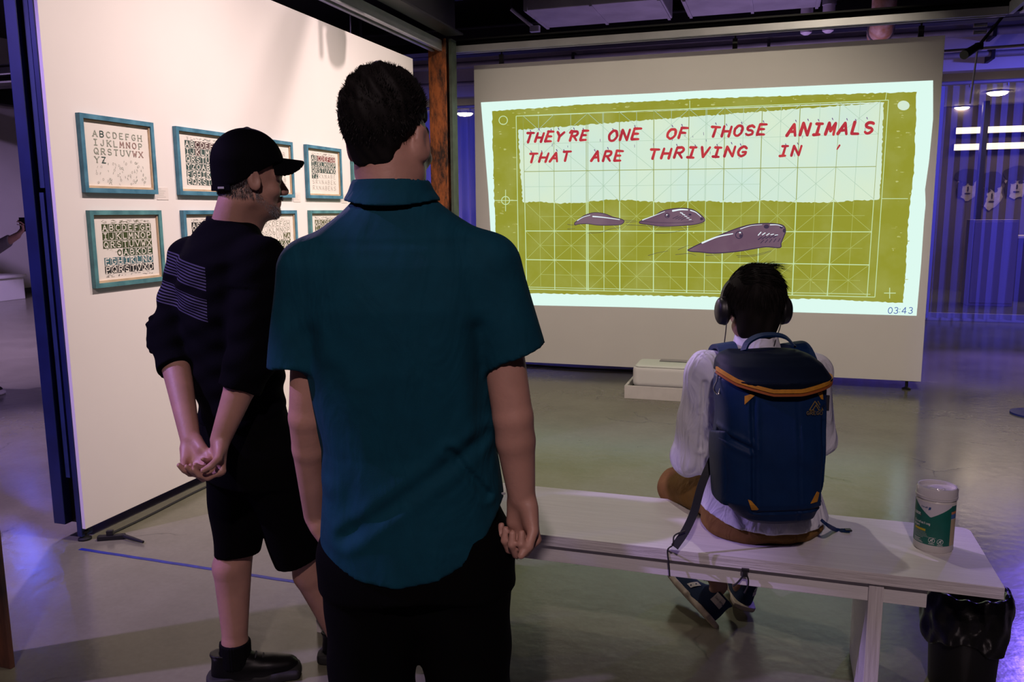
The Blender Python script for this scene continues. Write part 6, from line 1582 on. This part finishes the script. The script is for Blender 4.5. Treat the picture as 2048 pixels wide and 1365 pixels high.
# trainers: one rolled on its side, one behind it
NAVY = cloth('navy_suede', (0.012, 0.028, 0.075), 300, 0.8); SOLE = mat('cream_sole', (0.55, 0.46, 0.36), 0.6, var=0.2, vscale=40); SIDEW = mat('white_side_panel', (0.62, 0.58, 0.54), 0.6)
def trainer(heel, toe, upv, sg):
    y_ = nrm(np.array(toe) - np.array(heel)); z_ = nrm(np.array(upv) - y_ * (np.array(upv) @ y_)); x_ = np.cross(y_, z_); R_ = np.stack([x_, y_, z_], 1)
    T = (R_, np.array(heel) - O3)
    up, so = shoe('shoe', man, T, NAVY, SOLE, 0.97, 0.0, 0.021)
    f = lambda p: T[0] @ (np.array(p) * 0.97) + T[1]
    m_ = MB(); s = sg                                   # outer side sign
    def patch(name, quad, m):
        mm = MB(); mm.add([f(p) for p in quad], [(0, 1, 2, 3)]); mm.build(name, m, up)
    # side panels hug the upper: short strips stood off its surface
    def side(yv, zv, off=0.0):
        rx = np.interp(zv, [0.028, 0.05, 0.062, 0.075, 0.092, 0.108], [0.046, 0.046, 0.043, 0.038, 0.034, 0.036]); cy = np.interp(zv, [0.028, 0.05, 0.062, 0.075, 0.092, 0.108], [0.145, 0.142, 0.13, 0.105, 0.078, 0.066]); ry = np.interp(zv, [0.028, 0.05, 0.062, 0.075, 0.092, 0.108], [0.138, 0.135, 0.122, 0.095, 0.068, 0.062])
        q = max(0.02, 1 - abs((yv - cy) / ry) ** 2.3) ** (1 / 2.3)
        return (s * (rx * q + 0.0035 + off), yv, zv)
    def band(name, y0, y1, z0, z1, m, dy=0.0, off=0.0):
        mm = MB(); n = 6
        for i in range(n):
            za, zb = z0 + (z1 - z0) * i / n, z0 + (z1 - z0) * (i + 1) / n; ya, yb = dy * i / n, dy * (i + 1) / n
            for k in range(3):
                u0, u1 = y0 + (y1 - y0) * k / 3, y0 + (y1 - y0) * (k + 1) / 3
                mm.add([f(side(u0 + ya, za, off)), f(side(u1 + ya, za, off)), f(side(u1 + yb, zb, off)), f(side(u0 + yb, zb, off))], [(0, 1, 2, 3)])
        return mm.build(name, m, up)
    band('side_panel', 0.150, 0.178, 0.036, 0.072, SIDEW, -0.02); band('side_panel', 0.012, 0.055, 0.060, 0.100, SIDEW, 0.004)
    I = Ink(lambda u, v: f(side(u, v, 0.0015)))
    x = 0.050
    for c in 'Saucony':
        for st in GL[c]:
            I.line([(x - p[0] * 0.0042 , 0.078 + p[1] * 0.009) for p in st], 0.0012, round_=False)
        x -= 0.0056
    I.build('lettering', mat('shoe_print', (0.02, 0.03, 0.06), 0.6), up)
    for yy, zz in ((0.158, 0.044), (0.148, 0.062)):
        I = Ink(lambda u, v: f(side(u, v, 0.002))); I.disc(yy, zz, 0.0032, 8); I.build('eyelet', NAVY, up)
    lc = MB()
    for q in range(4):
        yy = 0.130 + q * 0.020; zz = 0.092 - q * 0.008
        lc.tube(curve_pts([f(v) for v in ((-0.026, yy, zz - 0.010), (0, yy + 0.005, zz + 0.003), (0.026, yy, zz - 0.010))], 3), 0.003, 5)
    lc.build('laces', mat('dark_lace', (0.008, 0.01, 0.02), 0.8), up, True)
trainer(K(1422, 1250, 2.79), K(1350, 1172, 3.02), (0.82, -0.42, 0.38), -1)
trainer(K(1487, 1222, 2.87), K(1466, 1162, 3.13), (0.25, -0.2, 0.95), 1)
# hair
b = Solid((0.62, 2.44, 1.04), (0.94, 2.80, 1.38), 0.004)
b.ell(hf(0, -0.012, 0.045), np.array([0.090, 0.110, 0.094]), hf.R, 0.0); b.ell(hf(0, -0.062, -0.045), np.array([0.066, 0.040, 0.070]), hf.R, 0.04)
b.offset(lambda X, Y, Z: 0.002 * np.sin(70 * X + 30 * Z) * np.sin(55 * Z) + 0.002 * np.sin(150 * X - 30 * Z) + 0 * Y)
fo3, fx3, fz3 = hf.o, hf.R[:, 1], hf.R[:, 2]
def hc3(X, Y, Z):
    ly = (X - fo3[0]) * fx3[0] + (Y - fo3[1]) * fx3[1] + (Z - fo3[2]) * fx3[2]; lz = (X - fo3[0]) * fz3[0] + (Y - fo3[1]) * fz3[1] + (Z - fo3[2]) * fz3[2]
    return np.interp(ly, [-0.12, -0.08, -0.04, 0.0, 0.05, 0.09], [-0.10, -0.10, -0.085, -0.03, 0.03, 0.07]) - lz
b.cut(hc3)
hm = part('hair', b, O3, HR3, man)
P, Dn = scalp_points(hf, 7000, (0.0925, 0.1135, 0.0965), -0.07, 0.08, 9)
def lay(d, w):
    w = np.array(w, float); return nrm(w - d * (w @ d) * 0.9)
Dn = [lay(d, (0.3 * d[0], 0, -1)) if p[2] < 1.275 else lay(d, (0.9, -0.25, -0.1)) for p, d in zip(P, Dn)]
obj('loose_strands', strands([p - O3 for p in P], Dn, 0.034, 0.0026, 3, 0.12, 0.10), HR3, hm, 'stuff')
P = [hf(random.uniform(0.0, 0.05), random.uniform(-0.06, 0.04), 0.132 + random.uniform(-0.004, 0.004)) - O3 for _ in range(160)]
obj('tuft', strands(P, [np.array([0.95, -0.1, 0.22])] * 160, 0.050, 0.0022, 3, 0.22, 0.28), HR3, hm, 'stuff')

# ---------------------------------------------------------------- visitor at the far left (arm and shoe in view)
man, O4 = person('visitor in a grey sleeved top reaching out past the exhibition panel edge', (-4.72, 6.95))
D4 = 6.95; s0 = -4.72
SK4 = skin('skin_visitor', (0.45, 0.26, 0.2))
hf = Fr((s0 - 0.02, D4, 1.56), math.radians(70), 0, 0, 0.98)
b = Solid((s0 - 0.40, D4 - 0.35, -0.005), (s0 + 0.75, D4 + 0.35, 1.74), 0.008)
head(b, hf); b.cap((s0, D4, 1.33), (s0 - 0.01, D4, 1.50), 0.062, 0.056, 0.03)
b.ell((s0, D4, 1.20), (0.12, 0.15, 0.20), None, 0.03); b.ell((s0, D4, 0.95), (0.11, 0.14, 0.18), None, 0.04)
aL = K(-22, 505, D4 - 0.12); wL = K(34, 472, D4 - 0.10); sL = np.array([s0 + 0.03, D4 - 0.18, 1.33])
arm(b, sL, aL, wL, (0.05, 0.042, 0.028)); hand(b, wL, (0.75, 0.1, 0.65), (-0.2, -0.2, 0.9), 1.0, True, (0.9, 0.9, 0.5))
rE = np.array([s0 - 0.02, D4 + 0.24, 1.06]); arm(b, (s0, D4 + 0.19, 1.33), rE, (s0 + 0.06, D4 + 0.24, 0.83), (0.05, 0.042, 0.028)); hand(b, (s0 + 0.06, D4 + 0.24, 0.83), (0.2, 0, -1), (0, -1, 0), 1.0, False)
ft = K(2, 786, D4); fa = np.array([ft[0] - 0.15, D4 - 0.08, 0.09]); fb_ = np.array([s0 - 0.10, D4 + 0.10, 0.09])
leg(b, (s0, D4 - 0.09, 0.86), (s0 + 0.02, D4 - 0.09, 0.48), fa, back=(-1, 0, 0)); leg(b, (s0, D4 + 0.09, 0.86), (s0, D4 + 0.10, 0.48), fb_, back=(-1, 0, 0)); foot(b, fa, (1, 0)); foot(b, fb_, (1, 0))
part('body', b, O4, SK4, man)
b = Solid((s0 - 0.35, D4 - 0.36, 0.80), (s0 + 0.60, D4 + 0.36, 1.46), 0.008)
b.loft([(0.84, s0, D4, 0.135, 0.175), (1.05, s0, D4, 0.13, 0.165), (1.28, s0, D4, 0.14, 0.185), (1.38, s0, D4, 0.09, 0.11), (1.42, s0, D4, 0.07, 0.08)], 0.0)
b.cap(sL, aL, 0.066, 0.058, 0.03); b.cone(aL, aL * 0.2 + wL * 0.8, 0.056, 0.044, 0.02); b.cap((s0, D4 + 0.17, 1.33), rE, 0.066, 0.058, 0.03); b.cone(rE, (s0 + 0.05, D4 + 0.24, 0.88), 0.056, 0.045, 0.02)
part('jacket', b, O4, cloth('grey_jacket', (0.16, 0.15, 0.16), 300), man)
b = Solid((s0 - 0.35, D4 - 0.3, 0.05), (s0 + 0.35, D4 + 0.3, 0.95), 0.008)
b.loft([(0.74, s0, D4, 0.13, 0.17), (0.92, s0, D4, 0.125, 0.16)], 0.0)
for h_, k__, a__ in (((s0, D4 - 0.09, 0.80), (s0 + 0.02, D4 - 0.09, 0.47), fa), ((s0, D4 + 0.09, 0.80), (s0, D4 + 0.10, 0.47), fb_)):
    b.cap(h_, k__, 0.10, 0.082, 0.03); b.cone(k__, a__, 0.082, 0.068, 0.02)
part('trousers', b, O4, BLK, man)
for a__ in (fa, fb_):
    shoe('shoe', man, (np.array([[0, 1, 0], [-1, 0, 0], [0, 0, 1.0]]), np.array([a__[0] - 0.07, a__[1], 0]) - O4), M['black_plastic'], mat('white_sole', (0.7, 0.7, 0.72), 0.5), 1.0)
b = Solid((s0 - 0.16, D4 - 0.16, 1.5), (s0 + 0.13, D4 + 0.16, 1.74), 0.006)
b.ell(hf(0, -0.014, 0.05), (0.085, 0.105, 0.09), hf.R, 0.0); b.cut(lambda X, Y, Z: 1.56 + 0.5 * (X - s0) - Z + 0 * Y)
part('hair', b, O4, HR3, man)
hp = WD(wL + np.array([0.055, 0.0, 0.065]))
t = thing('dark_device', 'two-part dark handheld device held up by the visitor at the far left', 'device', tuple(hp), YAW)
MB().cbox((-0.022, -0.010, 0.03), (0.026, 0.010, 0.085), 0.003).build('upper_unit', M['black_plastic'], t)
MB().cbox((-0.020, -0.010, -0.03), (0.028, 0.010, 0.024), 0.003).build('lower_unit', M['black_plastic'], t)
MB().box((-0.004, -0.006, 0.024), (0.010, 0.006, 0.03)).build('joint', M['black_plastic'], t)
# ================================================================ backpack worn by the seated listener
PD = 2.30
base = WD((0.86, PD, 0))
pk = thing('backpack', 'navy backpack with orange zip and tabs worn by the seated listener', 'backpack', (base[0], base[1], 0), YAW)
OP = np.array([0.86, PD, 0.0])
NV = cloth('navy_nylon', (0.003, 0.022, 0.085), 800, 0.55); NV2 = cloth('dark_navy_lid', (0.004, 0.008, 0.020), 800, 0.5); OR = mat('orange_webbing', (0.55, 0.24, 0.020), 0.6, var=0.2, vscale=60); ORD = mat('rust_zip', (0.30, 0.08, 0.015), 0.6)
pb = lambda px, py, d=PD - 0.06: K(px, py, d)
cL, cR, cT, cB = pb(1441, 880)[0], pb(1656, 880)[0], pb(1550, 772)[2], pb(1560, 1052)[2]
pcx = (cL + cR) / 2; hw = (cR - cL) / 2
b = Solid((cL - 0.06, PD - 0.17, cB - 0.04), (cR + 0.06, PD + 0.18, cT + 0.20), 0.005)
zs = [cB, cB + 0.03, cB + 0.10, cB + 0.25, cT - 0.05, cT + 0.02]
b.loft([(cB, pcx + 0.034, PD + 0.01, hw * 0.60, 0.060), (cB + 0.02, pcx + 0.025, PD + 0.005, hw * 0.73, 0.085), (cB + 0.075, pcx + 0.003, PD, hw * 0.97, 0.105), (cB + 0.2, pcx, PD, hw, 0.110), (cT - 0.06, pcx, PD, hw * 0.985, 0.105), (cT + 0.02, pcx - 0.002, PD, hw * 1.0, 0.100)], 0.0, 3.2)
b.offset(lambda X, Y, Z: np.where(Y < PD, fold(X, Y, Z, (pb(1497, 800)[0], cT - 0.03), (pb(1499, 1010)[0], cB + 0.06), 0.006, 0.006) + fold(X, Y, Z, (pb(1585, 800)[0], cT - 0.02), (pb(1590, 1040)[0], cB + 0.02), 0.004, 0.0025)
         + fold(X, Y, Z, (pb(1640, 820)[0], cT - 0.06), (pb(1645, 990)[0], cB + 0.07), 0.006, 0.005) + fold(X, Y, Z, (pb(1440, 868)[0], pb(1440, 868)[2]), (pb(1494, 880)[0], pb(1494, 890)[2]), 0.008, 0.006)
         + fold(X, Y, Z, (pb(1500, 1022)[0], pb(1500, 1018)[2]), (pb(1655, 1022)[0], pb(1655, 1012)[2]), 0.004, 0.005), 0) + 0.002 * np.sin(40 * Z + 26 * X) * np.sin(25 * X) + 0 * Y)
bd_ = obj('main_body', b.surf('main_body', OP), NV, pk)
# lid dome
b = Solid((cL - 0.08, PD - 0.20, cT - 0.06), (cR + 0.08, PD + 0.18, cT + 0.20), 0.005)
tz = pb(1550, 694)[2] - 0.032
b.loft([(cT - 0.012, pcx + 0.002, PD - 0.004, hw * 1.03, 0.115), (cT + 0.02, pcx + 0.002, PD - 0.004, hw * 1.06, 0.122), (tz - 0.050, pcx + 0.002, PD + 0.005, hw * 1.04, 0.117), (tz - 0.022, pcx - 0.002, PD + 0.015, hw * 0.97, 0.10), (tz - 0.004, pcx - 0.006, PD + 0.025, hw * 0.84, 0.08), (tz + 0.006, pcx - 0.012, PD + 0.03, hw * 0.66, 0.055)], 0.0, 2.8)
b.offset(lambda X, Y, Z: 0.004 * np.sin(34 * X + 20 * Z) * np.sin(30 * Y + 9 * X))
b.cut(lambda X, Y, Z: (np.interp(X, [cL, pcx - 0.03, pcx + 0.05, cR], [cT + 0.030, cT - 0.004, cT - 0.004, cT + 0.014])) - Z + 0.10 * np.clip(Y - PD, 0, 1) * 0)
ld = obj('lid', b.surf('lid', OP), NV2, pk)
# orange zip round the lid edge
def ringp(off, zoff, a0=-1.02, a1=1.02, n=44):
    P = []
    for a_ in np.linspace(a0, a1, n):
        x = pcx + 0.002 + hw * 1.045 * np.sign(math.sin(a_ * math.pi / 2)) * abs(math.sin(a_ * math.pi / 2)) ** (2 / 2.6)
        y = PD - 0.004 - 0.118 * max(0, math.cos(a_ * math.pi / 2)) ** (2 / 2.6) - off
        z = np.interp(x, [cL - 0.01, cL + 0.03, pcx - 0.03, pcx + 0.05, cR - 0.02, cR + 0.01], [cT + 0.040, cT + 0.018, cT - 0.006, cT - 0.006, cT + 0.010, cT + 0.018]) + zoff
        P.append((x - OP[0], y - OP[1], z))
    return P
MB().strap(ringp(0.004, 0.004), (0, 0, 1), 0.010, 0.005).build('zip_tape', OR, ld)
MB().strap(ringp(0.005, -0.0065), (0, 0, 1), 0.006, 0.006).build('zip_teeth', ORD, ld)
zp = np.array(ringp(0.012, -0.01)[1])
MB().tube([tuple(zp), tuple(zp + np.array([-0.004, -0.006, -0.02]))], 0.003, 6).tube(curve_pts([zp + np.array([-0.004, -0.006, -0.018]), zp + np.array([-0.012, -0.01, -0.04]), zp + np.array([0.0, -0.012, -0.055]), zp + np.array([0.008, -0.008, -0.03])], 4), 0.0025, 6).build('zip_pull', M['chrome'], ld, True)
zq = np.array(ringp(0.010, -0.02)[-3])
MB().cbox(tuple(zq + np.array([-0.014, -0.006, -0.075])), tuple(zq + np.array([-0.002, 0.0, -0.03])), 0.002).build('zip_tag', mat('tag_black', (0.02, 0.02, 0.03), 0.5), pk)
# front surface helper: y on the pack face for given s,z
def face_y(s, z):
    rows = [(cB, pcx + 0.034, PD + 0.01, hw * 0.60, 0.060), (cB + 0.02, pcx + 0.025, PD + 0.005, hw * 0.73, 0.085), (cB + 0.075, pcx + 0.003, PD, hw * 0.97, 0.105), (cB + 0.2, pcx, PD, hw, 0.110), (cT - 0.06, pcx, PD, hw * 0.985, 0.105), (cT + 0.02, pcx - 0.002, PD, hw * 1.0, 0.100)]
    r = np.array(rows); cx_, cy_, rx, ry = [np.interp(z, r[:, 0], r[:, i]) for i in range(1, 5)]
    q = max(0.03, 1 - abs((s - cx_) / rx) ** 3.2) ** (1 / 3.2)
    return cy_ - ry * q
def on_face(px, py, lift=0.004):
    p = pb(px, py, PD - 0.10)
    for _ in range(3): p = K(px, py, face_y(p[0], p[2]) - lift)
    return p - OP
def tab(name, quad, m, par=pk, lift=0.0045, n=4):
    mm = MB(); q = [np.array(a, float) for a in quad]; g = []
    for i in range(n + 1):
        for j in range(n + 1):
            u, v = i / n, j / n; p = q[0] * (1 - u) * (1 - v) + q[1] * u * (1 - v) + q[2] * u * v + q[3] * (1 - u) * v
            g.append(on_face(p[0], p[1], lift))
    fs = [(i * (n + 1) + j, (i + 1) * (n + 1) + j, (i + 1) * (n + 1) + j + 1, i * (n + 1) + j + 1) for i in range(n) for j in range(n)]
    mm.add(g, fs); o = mm.build(name, m, par)
    md = o.modifiers.new('thick', 'SOLIDIFY'); md.thickness = 0.002; return o
tab('corner_tab', [(1489, 793), (1502, 789), (1510, 791), (1489, 810)], OR); tab('corner_tab', [(1496, 1000), (1502, 1002), (1519, 1021), (1503, 1021)], OR)
tab('corner_tab', [(1622, 1008), (1635, 984), (1639, 986), (1635, 1004)], OR); tab('corner_tab', [(1636, 787), (1645, 784), (1647, 800), (1643, 799)], OR)
LG = mat('gold_print', (0.20, 0.14, 0.045), 0.6)
I = Ink(lambda u, v: on_face(u, v, 0.004))
I.line([(1619, 821), (1630, 803), (1634, 810)], 1.9); I.line([(1625, 821), (1632, 811), (1638, 821)], 1.8); I.line([(1636, 803), (1646, 821)], 1.8); I.line([(1619, 821), (1628, 821)], 1.6); I.line([(1633, 806), (1642, 821)], 1.4); I.line([(1638, 821), (1646, 821)], 1.6)
I.build('emblem', LG, bd_)
I = Ink(lambda u, v: on_face(u, 2 * 830 - v, 0.004)); x = 1613.5
for c in 'GREGO':
    for stt in GL[c]: I.line([(x + p[0] * 5.0, 830 + p[1] * 6.6) for p in stt], 1.1)
    x += 6.6
I.build('maker_lettering', LG, bd_)
# side pocket, handle, shoulder straps
S = Solid((cL - 0.04, PD - 0.12, cB + 0.02), (cL + 0.08, PD + 0.12, cB + 0.34), 0.005)
S.loft([(cB + 0.06, cL + 0.024, PD + 0.01, 0.020, 0.075), (cB + 0.2, cL + 0.022, PD + 0.01, 0.030, 0.086), (cB + 0.29, cL + 0.022, PD + 0.01, 0.028, 0.084)], 0.0, 2.2)
S.cut(lambda X, Y, Z: Z - (cB + 0.265 + 0.25 * (PD - Y)) + 0 * X)
obj('side_pocket', S.surf('side_pocket', OP), NV, pk)
hd = [pb(1487, 702, PD + 0.04), pb(1497, 684, PD + 0.06), pb(1520, 672, PD + 0.07), pb(1550, 670, PD + 0.07), pb(1572, 676, PD + 0.06), pb(1590, 694, PD + 0.04)]
MB().strap([p - OP for p in curve_pts(hd, 5)], (0, 1, 0.3), 0.022, 0.006).build('grab_handle', NV, pk)
def pt(s, d, z): return np.array([s, d, z]) - OP
for sx, nm in ((0.660, -1), (0.885, 1)):
    sp_ = [pt(sx + nm * 0.01, PD + 0.10, 1.00), pt(sx, 2.48, 1.075), pt(sx - nm * 0.005, 2.565, 1.082), pt(sx - nm * 0.01, 2.66, 1.045), pt(sx - nm * 0.015, 2.725, 0.95), pt(sx, 2.735, 0.84)]
    MB().strap(curve_pts(sp_, 5), (1, 0, 0.15), 0.058, 0.014).build('shoulder_strap', NV, pk)
# loose webbing on the left side hanging onto the bench and on the right lying on it
wl = [K(1438, 893, 2.42), K(1420, 930, 2.395), K(1402, 975, 2.38), K(1388, 1025, 2.37), K(1370, 1064, 2.36), K(1349, 1095, 2.35)]
MB().strap([p - OP for p in curve_pts(wl, 5)], (1, -0.1, 0.35), 0.024, 0.003).build('loose_webbing', mat('black_webbing', (0.008, 0.010, 0.018), 0.7), pk)
cd = [K(1371, 1062, 2.34), K(1349, 1072, 2.34), K(1346, 1090, 2.335), SD((-0.28, 2.424, 0.474)), SD((-0.275, 2.422, 0.43)), SD((-0.272, 2.424, 0.39))]
MB().tube([p - OP for p in curve_pts(cd, 5)], 0.0024, 6).build('thin_cord', M['rubber'], pk, True)
wr = [K(1642, 1040, 2.40), K(1656, 1052, 2.40), SD(onz(1672, 1060, 0.480)), SD(onz(1688, 1062, 0.481)), SD(onz(1700, 1063, 0.482))]
MB().strap([p - OP for p in curve_pts(wr, 5)], (0.3, 1, 0.2), 0.016, 0.003).build('loose_webbing', NV, pk)
e_ = SD(onz(1696, 1062, 0.480)) - OP
MB().cbox(tuple(e_ + np.array([-0.010, -0.009, 0.0])), tuple(e_ + np.array([0.010, 0.009, 0.005])), 0.001).build('webbing_end', M['black_plastic'], pk)

# cord with toggle hanging at the front of the bench
q0 = ony(1490, 1140, 2.425); 
t = thing('hanging_cord', 'black cord loop with plastic toggle hanging from the bench front edge', 'cord', tuple(q0))
MB().cbox((-0.010, -0.006, -0.006), (0.012, 0.004, 0.004), 0.002).cbox((-0.006, -0.005, -0.022), (0.006, 0.003, -0.006), 0.002).build('toggle', M['black_plastic'], t)
lp = [(1489, 1144), (1484, 1155), (1475, 1166), (1466, 1173)]; lq = [(1490, 1146), (1496, 1158), (1496, 1172), (1489, 1187)]
for L_ in (lp, lq):
    MB().tube(curve_pts([tuple(ony(*p, 2.424) - q0) for p in L_], 5), 0.0028, 6).build('cord', M['rubber'], t, True)

# ================================================================ headphones
c3 = np.array([0.775, D3 + 0.045, 1.192])
hb = WD((c3[0], c3[1], c3[2] - 0.06))
hp_ = thing('headphones', 'black over-ear headphones worn by the seated listener', 'headphones', tuple(hb), YAW)
OH = np.array([c3[0], c3[1], c3[2] - 0.06])
MB().strap([np.array([0.101 * math.sin(a_), 0.004, 0.060 + 0.020 + 0.092 * max(0, math.cos(a_)) ** 0.8]) for a_ in np.linspace(-1.55, 1.55, 40)], (0, 1, 0), 0.026, 0.008).build('headband', M['black_plastic'], hp_)
for sg in (-1, 1):
    S = Solid((-0.06, -0.06, -0.07), (0.06, 0.06, 0.07), 0.003)
    S.ell((sg * 0.006, 0, 0), (0.020, 0.036, 0.044), None, 0.0); S.ell((-sg * 0.006, 0, 0), (0.018, 0.040, 0.047), None, 0.006)
    me = S.surf('ear_cup', (-sg * 0.098, -0.004, -0.050))
    cup = obj('ear_cup', me, M['black_plastic'], hp_)
    MB().cbox((sg * 0.100 - 0.006, -0.010, 0.055), (sg * 0.100 + 0.008, 0.018, 0.098), 0.003).build('slider', M['black_plastic'], hp_)
    MB().lathe([(0.012, 0), (0.016, 0.002), (0.01, 0.004)], (0, 0, 0), 16)
wires = [[K(1453, 648, 2.60), K(1451, 668, 2.585), K(1448, 690, 2.56), K(1444, 706, 2.54), K(1440, 730, 2.52)], [K(1562, 648, 2.60), K(1558, 662, 2.585), K(1553, 674, 2.56), K(1549, 690, 2.52)]]
for w_ in wires:
    MB().tube([p - OH for p in curve_pts(w_, 5)], 0.0017, 6).build('wire', M['rubber'], hp_, True)
